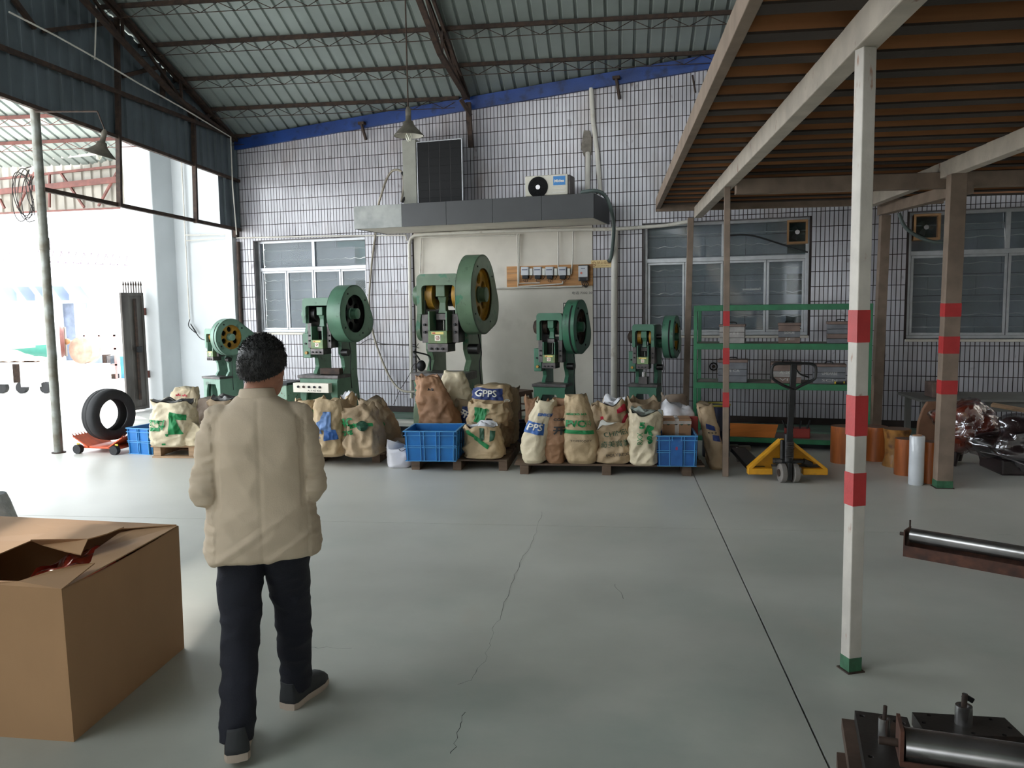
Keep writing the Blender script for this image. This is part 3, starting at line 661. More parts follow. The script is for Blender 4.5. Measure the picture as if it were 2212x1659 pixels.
# ------------------------------------------------------------------ meter board
mat('board_wood', (196, 142, 88), .6, var=.25, scale=2.2, stretch=(.6, 1, 9), bump=.05)
sA, zA = WL(1096, 619); sB, zB = WL(1281, 572)
t = thing('meter_board', 'pale plywood board on the plaster panel carrying the electricity meters', 'board', wl((sA+sB)/2, 0, 2.05), -WA)
zl, zh = WL(1190, 619)[1], WL(1190, 573)[1]
for k in range(3): MB().box(sA, sB, -.022, -.002, lerp(zl, zh, k/3)+.001, lerp(zl, zh, (k+1)/3)-.001).build('plank', 'board_wood', t, frame=WF)
mat('meter_grey', (196, 198, 204), .4, var=.05); mat('lcd', (90, 96, 120), .3); mat('led', (225, 120, 100), .4)
for i, (x, lab) in enumerate(((1134, 'small electricity meter at the left end of the plywood board'), (1161, 'second small electricity meter from the left on the plywood board'), (1187, 'third small electricity meter, left of the conduit drop'), (1215, 'fourth small electricity meter, nearest the large grey meter'))):
    s_, z_ = WL(x, 589, .08)
    m = thing('electricity_meter', lab, 'meter', wl(s_, .022, z_-.09), -WA, 'small meters on the plywood board')
    MB().box(-.06, .06, -.075, 0, .05, .175).build('case', 'meter_grey', m, bevel=.008)
    MB().box(-.045, .045, -.077, -.074, .125, .14).build('display', 'lcd', m)
    MB().box(-.045, .045, -.06, 0, .0, .05).build('terminal_cover', 'black_steel', m, bevel=.004)
    MB().box(.07, .115, -.06, 0, .05, .15).build('breaker', 'white_paint', m, bevel=.004)
    for k in range(3): MB().tube(catmull([(-.02+.02*k, -.03, .0), (-.03+.03*k, -.03, -.03), (.0+.01*k, -.02, -.05)], 4), .004, 4).build('wire', 'wire', m)
    MB().tube(catmull([(.09, -.03, .05), (.10, -.03, .02), (.07, -.03, -.01)], 4), .004, 4).build('wire', 'wire', m)
s_, z_ = WL(1260, 592, .10)
m = thing('electricity_meter', 'large grey electricity meter with a lit red lamp at the right end of the board', 'meter', wl(s_, .022, z_-.15), -WA)
MB().box(-.075, .075, -.09, 0, .05, .28).build('case', 'grey_steel', m, bevel=.01); MB().box(-.068, .068, -.096, -.088, .11, .27).build('cover', 'meter_grey', m, bevel=.006)
MB().box(-.03, .03, -.099, -.094, .225, .235).build('display', 'lcd', m); MB().cyl((-.025, -.10, .165), (-.025, -.094, .165), .016, seg=12).build('lamp', 'led', m)
MB().box(-.05, .05, -.098, -.088, .055, .095).build('terminal_cover', 'black_steel', m)
mb = MB()
for k in range(4): mb.tube(catmull([(-.03+.02*k, -.05, .05), (-.02+.03*k, -.06, .0), (.03, -.04, -.04)], 4), .008, 5)
mb.build('wires', 'wire', m)
mat('sign_cream', (222, 196, 140), .5, var=.05); mat('sign_brown', (150, 90, 40), .5, bump=0)
s_, z_ = WL(1299, 570)
t = thing('no_smoking_sign', 'small cream no smoking sign on the tiles right of the meter board', 'sign', wl(s_, .01, z_-.055), -WA)
MB().box(-.15, .15, -.006, 0, 0, .11).build('plate', 'sign_cream', t, bevel=.003)
mb = MB(); mb.tube([(-.105+.03*math.cos(u*PI/10), -.007, .055+.03*math.sin(u*PI/10)) for u in range(21)], .003, 4); mb.bar((-.125, -.007, .075), (-.085, -.007, .035), .006, .003); mb.bar((-.125, -.007, .05), (-.09, -.007, .05), .003, .008); mb.build('symbol', 'sign_brown', t)
text_on(t, '禁止吸烟', .045, 'sign_brown', (-.06, -.006, .05), width=.19); text_on(t, 'NO SMOKING', .018, 'sign_brown', (-.06, -.006, .02), width=.18)
mat('ink', (70, 66, 66), .8, bump=0)
s_, z_ = WL(1236, 636); text_on(bw, '电话 7302 3000', .045, 'ink', (s_, 0, z_), t=.003, width=.36)
s_, z_ = WL(1603, 624, 0); text_on(w2, 'xnmaokwaikw3', .05, 'white_paint', (s_, .108, z_-.02), t=.003, width=.24)
# ------------------------------------------------------------------ pendant lamps
mat('enamel_grey', (104, 98, 88), .5, metal=.2, var=.2, scale=12); mat('enamel_white', (210, 206, 196), .4, var=.08); mat('tube_glass', (235, 235, 225), .25, var=0, bump=0)
def lamp(loc, rod, label, tilt=0., r=.155):
    t = thing('pendant_lamp', label, 'lamp', loc)
    M = Matrix.Rotation(tilt, 4, 'Y')
    MB().lathe([(.028, .20), (.03, .13), (.05, .12), (.06, .08), (.10, .04), (r, -.02), (r+.004, -.025), (r, -.03), (.095, .03), (.055, .07), (.045, .10)], 28, M, False, False).build('shade', 'enamel_grey', t, smooth='all')
    MB().lathe([(r-.004, -.027), (.092, .028), (.052, .068)], 28, M, False, True).build('inner_reflector', 'enamel_white', t, smooth='all')
    MB().lathe([(.016, .17), (.03, .18), (.03, .24), (.014, .27)], 16, M).build('lamp_holder', 'enamel_grey', t, smooth=True)
    mb = MB()
    for k in range(4):
        a = k*PI/2; mb.tube(catmull([M @ Vector((.028*math.cos(a+u*1.2)*math.sin(PI*min(1, u*1.0+.15)) if 0 else (.012+.022*math.sin(u*PI))*math.cos(a+u*2.2), (.012+.022*math.sin(u*PI))*math.sin(a+u*2.2), .07-.15*u)) for u in [i/8 for i in range(9)]], 2), .0075, 6)
    mb.build('spiral_bulb', 'tube_glass', t, smooth='all')
    MB().tube([M @ Vector((0, 0, .26)), Vector((0, 0, rod))], .008, 6).build('rod', 'rust_steel', t)
    return t
l1 = D(883, 288, 8.6); lamp(l1, roof_z(8.6)-l1.z-.25, 'grey pendant lamp with a spiral bulb hanging above the canopy')
l2 = D(216, 330, 8.9); lm = lamp(l2, .46, 'grey pendant lamp tilted on its bracket under the left roof screen', .30, .17); MB().tube([(0, 0, .46), (-.80, .05, .50)], .010, 6).build('arm', 'rust_steel', lm)
pipe([(514, 522), (517, 600), (521, 724)], .03, 'rust_steel', 'rusty vertical pipe at the left edge of the tiled wall beside the white wall', n=.05)
# conduit and wire along the screen
P = [fp(x, y, .12) for x, y in ((0, 28), (100, 78), (200, 133), (280, 180), (380, 235), (484, 297), (488, 400), (497, 508))]
solo(MB().tube(P, .011, 6), 'conduit', 'pvc', 'pale conduit following the left roof screen down to the tiled wall', 'pipe', smooth=True)
solo(MB().tube([fp(195, -30, .1), fp(190, 130, .1)], .010, 5), 'conduit', 'pvc', 'thin pale conduit dropping down the left roof screen', 'pipe', smooth=True)
Pn = lambda x, y, n=.05: wl(WL(x, y, n)[0], n, WL(x, y, n)[1])
solo(MB().tube([Pn(392, 350), Pn(400, 510), Pn(408, 670), Pn(410, 690)], .014, 6), 'conduit', 'pvc', 'vertical white conduit on the white side wall', 'pipe', smooth=True)
solo(MB().tube([Pn(401, 508), Pn(500, 506)], .012, 6), 'conduit', 'pvc', 'upper of two short white conduits crossing the white side wall', 'pipe', smooth=True)
solo(MB().tube([Pn(402, 520), Pn(500, 513)], .010, 6), 'conduit', 'pvc', 'lower of two short white conduits crossing the white side wall', 'pipe', smooth=True)
solo(MB().tube(catmull([Pn(410, 690), Pn(408, 705), Pn(425, 720), Pn(412, 700), Pn(432, 730, .2), Pn(450, 735, .5)], 6), .008, 5), 'cable', 'black_rubber', 'tangled black cable at the end of the conduit beside the leftmost press', 'cable', smooth=True)
s_, z_ = WL(352, 383, 0)
mb = MB().prism([(-.07, -.17), (.04, -.18), (.09, -.09), (.08, .15), (.03, .12), (-.065, .15)], [], 0, .12, Matrix(((1, 0, 0, s_), (0, 0, 1, -.02-.12), (0, 1, 0, z_), (0, 0, 0, 1))))
solo(mb, 'rusty_housing', 'rust_steel', 'small rusty metal housing high on the white pillar', 'housing', frame=WF)
# ------------------------------------------------------------------ yard on the left
yc = thing('yard_canopy', 'bright ribbed steel canopy over the yard beyond the left screen', 'canopy', (-10, 12, 4.4))
x = -12.86
while x < -6.8:
    sheet(x, 4, 6.0, 13.9, yc); x += .76  # near stretch is unseen, its length set to control light from the yard
for k in (6.4, 8.0, 9.6, 11.0, 11.7, 12.4, 13.1): purlin(k, -12.8, -6.75, 'red_oxide', par=yc)
yp = thing('end_screen', 'pale ribbed steel screen with red-brown truss bars at the end of the yard canopy', 'screen', wl(-14, 0, 3.5), -WA)
for k in range(5):
    a_ = -16.6+.86*k
    ribbed(a_, a_+.855, 3.53, 4.62, 4.60, 'panel_steel', yp, WF, pitch=.21)
W2F = lambda x, y, n=.08: (WL(x, y, n)[0], -n, WL(x, y, n)[1])
mb = MB(); mb.bar((-16.6, -.1, 3.9), (-12.35, -.1, 3.99), .05, .10); mb.bar((-16.6, -.06, 3.93), (-12.35, -.06, 4.02), .12, .01); mb.build('channel_beam', 'red_oxide', yp, frame=WF)
mb = MB(); mb.bar((-16.6, -.08, 4.14), (-12.35, -.08, 4.22), .04, .04); mb.build('top_bar', 'red_oxide', yp, frame=WF)
mb = MB(); mb.bar((-16.6, -.08, 3.56), (-12.35, -.08, 3.50), .05, .03); mb.build('bottom_bar', 'red_oxide', yp, frame=WF)
for a_, b_ in (((38, 450), (75, 372)), ((130, 372), (182, 448)), ((213, 445), (255, 368)), ((0, 430), (10, 450)), ((107, 372), (107, 448))):
    mb = MB(); mb.bar(W2F(*a_), W2F(*b_), .035, .035); mb.build('web_bar', 'red_oxide', yp, frame=WF)
solo(MB().tube([(-16.6, -.35, 4.40), (-12.4, -.25, 4.43)], .03, 8), 'pipe', 'pvc', 'white pipe running along the top of the end screen in the yard', 'pipe', frame=WF, smooth=True)
# gate leaf standing open against the white pillar
mat('gate_steel', (112, 108, 104), .55, metal=.3, var=.45, scale=3, stretch=(1, 1, .25), bump=.1, col2=(64, 58, 54))
g0 = F(275, 893); g1 = wl(WL(316, 750, .5)[0], .52, 0); gd = (g1-g0); gl = gd.length; gd.normalize()
ga = math.atan2(gd.y, gd.x); t = thing('gate', 'weathered dark steel gate leaf with spear points standing open by the white pillar', 'gate', g0, ga)
gh = D(262, 632, g0.y).z
zb0 = .03; mb = MB(); frame_rect(mb, 0, gl, zb0, gh, .05, -.02, .02); mb.build('gate_frame', 'gate_steel', t, bevel=.004)
for k in range(3):
    a_ = .05+k*(gl-.1)/3; MB().box(a_+.003, a_+(gl-.1)/3-.003, -.006, .006, zb0+.05, gh-.05).build('sheet_panel', 'gate_steel', t)
MB().box(gl*.52, gl*.60, -.045, -.02, .2, gh-.1).build('centre_bar', 'rust_steel', t); MB().box(gl*.46, gl*.68, -.09, -.045, 1.0, 1.1).build('lock', 'black_steel', t, bevel=.01)
for i in range(9):
    xx = .06+(i//3)*.36*gl*.95+(i % 3)*.055+.02
    if xx < gl-.02: MB().tube([(xx, 0, gh), (xx, 0, gh+.12), (xx, 0, gh+.125), (xx, 0, gh+.2)], [.008, .008, .018, .002], 6).build('spear_point', 'rust_steel', t)
for zz in (.55, 1.62): MB().cyl((gl+.02, 0, zz), (gl+.02, 0, zz+.12), .03, seg=10).build('hinge', 'red_oxide', t)
# yard boundary and the buildings beyond: pale masonry
mat('far_white', (226, 228, 228), .85, var=.04, space='World'); mat('far_blue', (150, 165, 195), .7, var=0); mat('brickish', (214, 200, 194), .85, var=.1, scale=1.5, space='World')
mat('far_door', (120, 130, 150), .6)
def bld(name, label, x0, x1, y, d_, z): return thing(name, label, 'building', ((x0+x1)/2, y, 0))
b1 = bld('workshop_building', 'pale workshop building with a row of blue-grey awning shadows across the yard', -30, -13, 26, 1, 3)
XL, XR = -32.0, -11.0; YB = 26.0
door = (D(130, 700, YB).x, D(162, 700, YB).x, 0, D(150, 655, YB).z)
MB().box(XL, door[0], YB, YB+.3, 0, 2.6).build('front_wall', 'far_white', b1, frame=ID); MB().box(door[1], XR, YB, YB+.3, 0, 2.6).build('front_wall', 'far_white', b1, frame=ID)
MB().box(door[0], door[1], YB, YB+.3, door[3], 2.6).build('lintel', 'far_white', b1, frame=ID)
MB().box(door[0], door[1], YB+.2, YB+.26, 0, door[3]).build('door', 'far_door', b1, frame=ID)
MB().box(D(182, 700, YB).x, D(190, 700, YB).x, YB-.05, YB, .3, door[3]).build('down_pipe', 'far_blue', b1, frame=ID)
MB().box(D(12, 700, YB).x, D(58, 700, YB).x, YB-.04, YB, .5, D(30, 657, YB).z).build('brick_panel', 'brickish', b1, frame=ID)
za_ = D(60, 650, YB).z; zt_ = D(60, 626, YB).z
for x in (0, 37, 76, 112, 150):
    a_ = D(x, 650, YB-.6); wv = 1.05*(D(x+20, 650, YB-.6).x-a_.x)
    MB().add([(a_.x, YB-.6, za_), (a_.x+wv, YB-.6, za_), (a_.x, YB-.6, zt_+.1), (a_.x, YB, za_), (a_.x+wv, YB, za_), (a_.x, YB, zt_+.1)], [(0, 1, 2), (5, 4, 3), (0, 3, 4, 1), (1, 4, 5, 2), (2, 5, 3, 0)]).build('awning_shadow', 'far_blue', b1, frame=ID)  # blue-grey wedges standing in for the triangular shadows of the awnings
# distant truss canopies
mat('far_truss', (150, 140, 150), .6, var=.05); mat('far_sheet', (176, 172, 184), .6, var=.05)
fc = thing('distant_canopy', 'long lattice-edged canopy roof far across the yard', 'canopy', D(140, 575, 24))
def lat(p0, p1, hgt, n, par, m='far_truss', r=.04):
    mb = MB(); dz = Vector((0, 0, hgt)); mb.bar(p0, p1, r*1.2); mb.bar(p0+dz, p1+dz, r*1.2)
    for i in range(n):
        a_ = p0.lerp(p1, i/n); c_ = p0.lerp(p1, (i+.5)/n)+dz; b_ = p0.lerp(p1, (i+1)/n); mb.bar(a_, c_, r); mb.bar(c_, b_, r)
    return mb.build('lattice_girder', m, par, frame=ID)
A_, B_ = D(-120, 540, 22), D(289, 568, 26); lat(A_, B_, .5, 16, fc)
lat(D(-80, 560, 28), D(285, 574, 31), .45, 22, fc, r=.03)
MB().add([A_+Vector((0, 0, .55)), B_+Vector((0, 0, .55)), B_+Vector((-3, 9, .5)), A_+Vector((-3, 9, .5)), A_+Vector((0, 0, .6)), B_+Vector((0, 0, .6)), B_+Vector((-3, 9, .55)), A_+Vector((-3, 9, .55))], [(0, 3, 2, 1), (4, 5, 6, 7), (0, 1, 5, 4), (1, 2, 6, 5), (2, 3, 7, 6), (3, 0, 4, 7)]).build('roof_sheet', 'far_sheet', fc, frame=ID)
mb = MB(); mb.bar(D(-80, 570, 21), D(207, 585, 24), .09, .12); mb.build('eaves_beam', 'far_truss', fc, frame=ID)
# carts and a tank in the yard
mat('tank_green', (70, 140, 128), .4, var=.1); mat('tank_grey', (190, 186, 190), .4, var=.1); mat('cloth_brown', (186, 156, 138), .9, var=.2, scale=6); mat('yard_white', (236, 236, 236), .6, var=.02)
YT = 16.5
ta, tb = D(18, 742, YT), D(140, 738, YT+.6); tr_ = .5
t = thing('storage_tank', 'grey and green cylindrical tank lying on a trestle in the yard', 'tank', (ta.x, YT, 0))
MB().tube([ta, ta.lerp(tb, .93)], [.26*1.3, .30*1.3], 24).build('drum', 'tank_grey', t, frame=ID, smooth=True)
e = tb-ta; MB().tube([ta.lerp(tb, .05)+Vector((0, -.03, -.05)), ta.lerp(tb, .86)+Vector((0, -.03, -.05))], [.30, .36], 24).build('green_half', 'tank_green', t, frame=ID, smooth=True)
MB().tube([ta.lerp(tb, .93), ta.lerp(tb, 1.0)], [.36, .30], 24).build('end_cap', 'red_oxide', t, frame=ID, smooth=True)
mb = MB(); mb.bar(ta.lerp(tb, 1.01)+Vector((0, 0, -.33)), ta.lerp(tb, 1.01)+Vector((0, 0, .33)), .04); mb.bar(ta.lerp(tb, 1.0)+Vector((-.1, -.25, 0)), ta.lerp(tb, 1.02)+Vector((.05, .3, 0)), .04); mb.build('end_ribs', 'panel_steel', t, frame=ID)
MB().ell(ta.lerp(tb, 1.04), (.07, .07, .07), 12).build('valve', 'fan_wood', t, frame=ID, smooth=True)
zt2 = D(60, 778, YT).z
for q_ in (D(5, 800, YT), D(120, 800, YT+.5)): MB().box(q_.x-.05, q_.x+.05, q_.y-.3, q_.y+.3, 0, ta.z-.2).build('trestle', 'yard_white', t, frame=ID)
c0_, c1_ = D(-40, 779, YT-.4), D(142, 779, YT)
t = thing('cart', 'white flat-sided cart standing in front of the tank in the yard', 'cart', (c0_.x, YT-.5, 0))
zc_ = c0_.z
lo_ = D(50, 826, YT-.5).z
MB().box(c0_.x, D(50, 800, YT-.5).x, YT-.9, YT-.85, lo_, zc_-.02).build('side_board', 'yard_white', t, frame=ID); MB().box(D(72, 800, YT-.5).x, D(112, 800, YT-.5).x, YT-.9, YT-.85, lo_-.06, zc_).build('side_board', 'yard_white', t, frame=ID)
MB().box(c0_.x, c1_.x, YT-1.1, YT-.45, zc_-.03, zc_).build('bed', 'yard_white', t, frame=ID)
MB().box(D(42, 800, YT-.4).x, D(70, 800, YT-.4).x, YT-.6, YT-.55, lo_, zc_-.05).build('shadow_board', 'rust_steel', t, frame=ID)
for xx in (5, 48, 100): q_ = D(xx, 832, YT-.8); MB().cyl((q_.x, YT-.85, .12), (q_.x, YT-.75, .12), .12, seg=14).build('wheel', 'black_rubber', t, frame=ID)
mb = MB(); base = D(35, 765, YT-.5)
mb.grid(lambda u, v: (base.x-.75+1.6*u, base.y-.55+.55*v, zc_+.02+.22*math.sin(PI*u)*math.sin(PI*v)+.07*noise.noise(Vector((u*6, v*4, 1)))), 24, 10)
solo(mb, 'folded_tarpaulin', 'cloth_brown', 'crumpled brown tarpaulin heaped on the white cart in the yard', 'tarpaulin', smooth=True)
q_ = D(174, 757, 17.0)
t = thing('drum_end', 'tan round drum end leaning behind the small trolley in the yard', 'drum', (q_.x, 17, q_.z-.3)); MB().cyl((0, 0, .3), (.02, .3, .3), .30, seg=24).build('disc', 'cloth_brown', t, smooth=True)
MB().box(-.5, .6, .05, .15, -(q_.z-.3), 0).build('stand', 'yard_white', t)
q_ = D(178, 813, 18.5); lo_ = D(160, 822, 18.5)
t = thing('trolley', 'low trolley with black wheels carrying a white bundle in the yard', 'trolley', (q_.x, 18.5, 0))
MB().box(-.45, .45, -.3, .3, .18, .22).build('deck', 'panel_steel', t); MB().box(-.4, .3, -.2, .25, .22, .42).build('bundle', 'yard_white', t, bevel=.05); MB().box(.3, .42, -.2, .2, .22, .6).build('end_board', 'far_door', t)
for xx in (-.4, .4): MB().cyl((xx, -.3, .09), (xx, -.22, .09), .09, seg=12).build('wheel', 'black_rubber', t)
mat('pale_red', (196, 140, 135), .6); mat('yard_blue', (80, 150, 190), .6)
q_ = D(220, 812, 19.0)
t = thing('parts_rack', 'small red metal rack full of scrap beside the open gate', 'rack', (q_.x, 19, 0))
for sx in (-.4, 0, .4):
    MB().bar((sx, 0, 0), (sx, 0, 1.1), .04).build('upright', 'pale_red', t)
for z_ in (.35, .75, 1.08): MB().bar((-.42, 0, z_), (.42, 0, z_), .04).build('rail', 'pale_red', t)
for k in range(7): xx = rng.uniform(-.35, .35); zz = rng.choice((.0, .37, .77)); MB().box(xx-.06, xx+.06, .02, .2, zz, zz+rng.uniform(.1, .3)).build('scrap_piece', rng.choice(['grey_steel', 'panel_steel', 'rust_steel']), t)
MB().box(.45, .95, .1, .5, 0, .55).build('blue_bin', 'yard_blue', t)
# ------------------------------------------------------------------ C-frame flywheel presses
for nm, c in (('press_green_a', (112, 146, 130)), ('press_green_b', (86, 124, 102)), ('press_green_c', (98, 122, 98)), ('press_green_d', (62, 112, 88)), ('press_green_e', (68, 112, 92))):
    mat(nm, c, .38, var=.14, scale=4, bump=.04); layer(MATS[nm], tuple(v*.45 for v in c), 9, .63, .72, .7, space='Object', seed=hash(nm[-1]) % 5 if 0 else ord(nm[-1])-96)
layer(MATS['press_green_c'], (52, 112, 84), 4.2, .60, .63, .9, space='Object', seed=2)
mat('flywheel_yellow', (186, 140, 52), .4, var=.25, scale=8); mat('slide_green', (112, 136, 92), .45, var=.2, scale=12)
layer(MATS['slide_green'], (120, 76, 40), 10, .58, .68, .8, space='Object', stretch=(3, 1, .5))
mat('grease_black', (26, 24, 24), .4, var=.2, scale=20); mat('label_yellow', (232, 212, 130), .5, var=.05); mat('sticker', (236, 228, 214), .5, var=.03); mat('sticker_red', (178, 50, 44), .5, bump=0)
YZ = lambda x0: Matrix(((0, 0, 1, x0), (1, 0, 0, 0), (0, 1, 0, 0), (0, 0, 0, 1)))
XZ = lambda y0: Matrix(((1, 0, 0, 0), (0, 0, -1, y0), (0, 1, 0, 0), (0, 0, 0, 1)))
def arc(cx, cy, r, a0, a1, n): return [(cx+r*math.cos(R(lerp(a0, a1, i/n))), cy+r*math.sin(R(lerp(a0, a1, i/n)))) for i in range(n+1)]
def teardrop(cy, cz, R_, by, bz, br, n=40):
    """hull of a big and a small circle, counter-clockwise in (y,z)"""
    pts = circ(cy, cz, R_, 56)+circ(by, bz, br, 32); pts = sorted(set((round(a, 5), round(b, 5)) for a, b in pts))
    def half(ps):
        h = []
        for p in ps:
            while len(h) > 1 and (h[-1][0]-h[-2][0])*(p[1]-h[-2][1])-(h[-1][1]-h[-2][1])*(p[0]-h[-2][0]) <= 0: h.pop()
            h.append(p)
        return h
    return half(pts)[:-1]+half(pts[::-1])[:-1]
def press(label, loc, rz, g, hw, zt, zf, zc, Rg, gt, gx, ztab, zram, tw=1.0, slot=False, wheel='flywheel_yellow', disc=.15, white_panel=False, cover=False, ctl=False, arch=True, tabh=.06, tail=.72, k=None):
    k = k or hw/.56; t = thing('flywheel_press', label, 'press', loc, rz, 'green flywheel presses along the tiled wall')
    B = lambda mb, n, m, **kw: mb.build(n, m, t, **kw)
    yf = -.32*k; yb = .50*k; pl_ = .085*k
    # the two cheeks of the C-frame
    thr = min(zf-.02, zram+.30*k)
    for sx in (-1, 1):
        x0 = sx*(hw/2-.035*k)-pl_/2
        prof = [(yf+.04, .0), (yf+.10*k, .0), (yf+.10*k, .12), (yb-.05, .12), (yb-.05, 0), (yb+.12*k, 0), (yb+.08*k, ztab*.55), (yb, ztab), (yb, zf), (yb-.06*k, zt-.05*k), (yb-.2*k, zt-.01),
                (yf+.08*k, zt-.01), (yf+.06*k, zf), (-.06*k, zf-.04*k), (-.06*k, zram+.02), (.02*k, zram-.10*k), (.05*k, ztab+.14*k), (-.02*k, ztab+.05*k), (-.06*k, ztab-.01), (yf+.04, ztab-.01)]
        B(MB().prism(prof, [], 0, pl_, YZ(x0)), 'cheek_plate', g, bevel=.008*k)
    # head with its U-shaped front opening
    r_ = .07*k; h2 = hw/2
    out = [(-h2, zf), (-h2+.07*k, zf)]+[(-h2+.07*k, zt-.20*k)]+arc(-h2+.07*k+.05*k, zt-.20*k+.0, .05*k, 180, 90, 4)[1:]+arc(h2-.12*k, zt-.20*k, .05*k, 90, 0, 4)+[(h2-.07*k, zf), (h2, zf)]+arc(h2-r_, zt-r_, r_, 0, 90, 5)+arc(-h2+r_, zt-r_, r_, 90, 180, 5)
    B(MB().prism(out[::-1], [], 0, .06*k, XZ(yf+.03*k)), 'head_front', g, bevel=.006*k)
    inn = [(-h2+.01, zf+.05), (-h2+.05*k, zf+.05), (-h2+.05*k, zt-.13*k), (h2-.05*k, zt-.13*k), (h2-.05*k, zf+.05), (h2-.01, zf+.05)]+arc(h2-.01-r_, zt-.01-r_, r_, 0, 90, 5)+arc(-h2+.01+r_, zt-.01-r_, r_, 90, 180, 5)
    B(MB().prism(inn[::-1], [], 0, .72*k, XZ(yb-.05*k)), 'head_casing', g, bevel=.01*k)
    B(MB().box(-h2+.05*k, h2-.05*k, .10*k, .14*k, zf+.10*k, zt-.1*k), 'head_web', 'grease_black')
    for sx in (-1, 1): B(MB().box(sx*(h2-.088*k)-.004, sx*(h2-.088*k)+.004, yf+.06*k, .10*k, zf-.12*k, zt-.13*k), 'dark_cheek_panel', 'grease_black')  # dark panels added so the head opening is black inside
    B(MB().box(-h2+.085*k, h2-.085*k, yf+.07*k, .10*k, zt-.135*k, zt-.125*k), 'dark_top_panel', 'grease_black')
    # crankshaft, eccentric discs, connecting rod
    B(MB().cyl((-h2-.10*k, -.08*k, zc), (h2+gx, -.08*k, zc), .055*k, seg=16), 'crankshaft', 'grease_black', smooth=True)
    for x_, w_ in ((-h2+.08*k, .10*k), (h2-.15*k, .07*k)):
        B(MB().cyl((x_, -.08*k, zc), (x_+w_, -.08*k, zc), disc*k, seg=24), 'eccentric_disc', wheel, smooth=True)
    rod = MB().box(-.065*k, .065*k, -.27*k, -.02*k, zc-.02*k, zc+.14*k); rod.add([], [])
    rod.rings([[(a*w_*k, b_*w_*k-.15*k, z_) for a, b_ in ((-1, -1), (1, -1), (1, 1), (-1, 1))] for w_, z_ in ((.065, zc-.02*k), (.045, zc-.10*k), (.05, zc-.19*k), (.06, zc-.24*k))])
    B(rod, 'connecting_rod', g, bevel=.01*k)
    B(MB().box(-.075*k, .075*k, -.25*k, -.08*k, zc-.33*k, zc-.245*k), 'rod_clamp', 'grey_steel', bevel=.006*k)
    B(MB().cyl((0, -.16*k, zram+.20*k), (0, -.16*k, zc-.33*k), .022*k, seg=10), 'adjusting_screw', 'bright_steel', smooth=True)
    # slide with its guides
    sb, sh = zram, zram+.13*k
    B(MB().box(-.135*k, .135*k, -.40*k, -.10*k, sb+.115*k, sb+.28*k), 'slide', 'slide_green', bevel=.006*k)
    B(MB().box(-.145*k, .145*k, -.405*k, -.12*k, sb, sb+.112*k), 'tool_holder', 'grey_steel', bevel=.006*k)
    for i in range(3): B(MB().cyl((-.09*k+.08*k*i, -.405*k, sb+.045*k), (-.09*k+.08*k*i, -.435*k, sb+.045*k), .016*k, seg=8), 'bolt', 'black_steel')
    for sx in (-1, 1):
        B(MB().box(sx*.135*k-.012*k*(1+sx), sx*.135*k+.012*k*(1-sx), -.39*k, -.16*k, sb+.28*k, sb+.28*k+.26*k), 'slide_arm', g, bevel=.003*k)
        xx = sx*.215*k; B(MB().box(xx-.045*k, xx+.045*k, -.30*k, -.02*k, sb+.12*k, zf-.0), 'guide_block', 'grey_steel', bevel=.005*k)
        for z_ in (sb+.26*k, sb+.36*k): B(MB().cyl((xx, -.30*k, z_), (xx, -.335*k, z_), .018*k, seg=6), 'guide_bolt', 'black_steel')
    B(MB().box(-.13*k, .13*k, -.12*k, -.06*k, sb+.1*k, zc-.2*k), 'guide_back', 'grease_black')
    B(MB().box(-.085*k, .085*k, -.403*k, -.40*k, sb+.235*k, sb+.268*k), 'name_plate', 'label_yellow'); B(MB().box(-.072*k, -.03*k, -.405*k, -.403*k, sb+.244*k, sb+.259*k), 'plate_mark', 'sticker_red')
    st = B(MB().box(-.04*k, .04*k, -.403*k, -.40*k, sb+.15*k, sb+.225*k), 'warning_sticker', 'sticker')
    mb = MB(); mb.tube([(.022*k*math.cos(u*PI/8), -.405*k, sb+.188*k+.022*k*math.sin(u*PI/8)) for u in range(17)], .003*k, 4); mb.bar((-.012*k, -.405*k, sb+.17*k), (.012*k, -.405*k, sb+.205*k), .01*k, .002); mb.build('sticker_symbol', 'sticker_red', st)
    # bolster and bed
    tw2 = hw/2*tw*1.2
    B(MB().box(-tw2, tw2, -.42*k, .06*k, ztab-tabh*k, ztab), 'bolster_plate', 'grey_steel', bevel=.006*k)
    zb = ztab-tabh*k; q = tw2*.92
    o_ = [(-q, 0), (-q+.06*k, 0)]+([(-q+.07*k, .28*zb)]+arc(0, .28*zb, q-.09*k, 180, 0, 10)+[(q-.07*k, .28*zb)] if arch else [(-q+.06*k, .1), (q-.06*k, .1)])+[(q-.06*k, 0), (q, 0), (q, zb-.05*k), (q+.02*k, zb), (-q-.02*k, zb), (-q, zb-.05*k)]
    if arch:
        aw = q-.10*k; ah = zb-.16*k
        o_ = [(-q, 0), (-q+.07*k, 0), (-aw, ah*.55), (-aw*.85, ah*.85), (-aw*.6, ah), (aw*.6, ah), (aw*.85, ah*.85), (aw, ah*.55), (q-.07*k, 0), (q, 0), (q, zb-.05*k), (q+.02*k, zb), (-q-.02*k, zb), (-q, zb-.05*k)]
    B(MB().prism(o_, [], 0, .06*k, XZ(-.33*k)), 'bed_front', g, bevel=.006*k)
    for sx in (-1, 1): B(MB().box(sx*q-.04*k*(sx > 0), sx*q+.04*k*(sx < 0), -.33*k, .2*k, zb*.35, zb), 'bed_side', g)
    B(MB().prism([(-.1*k, 0), (.62*k, 0), (.60*k, .16*k), (.30*k, .52*k), (.18*k, .56*k), (.10*k, .50*k)], [circ(.30*k, .2*k, .05*k, 12)[::-1]], 0, .07*k, YZ(h2+.05*k)), 'leg_bracket', g, bevel=.006*k)
    # flywheel in its teardrop guard
    gx0 = h2+gx; cy = -.08*k
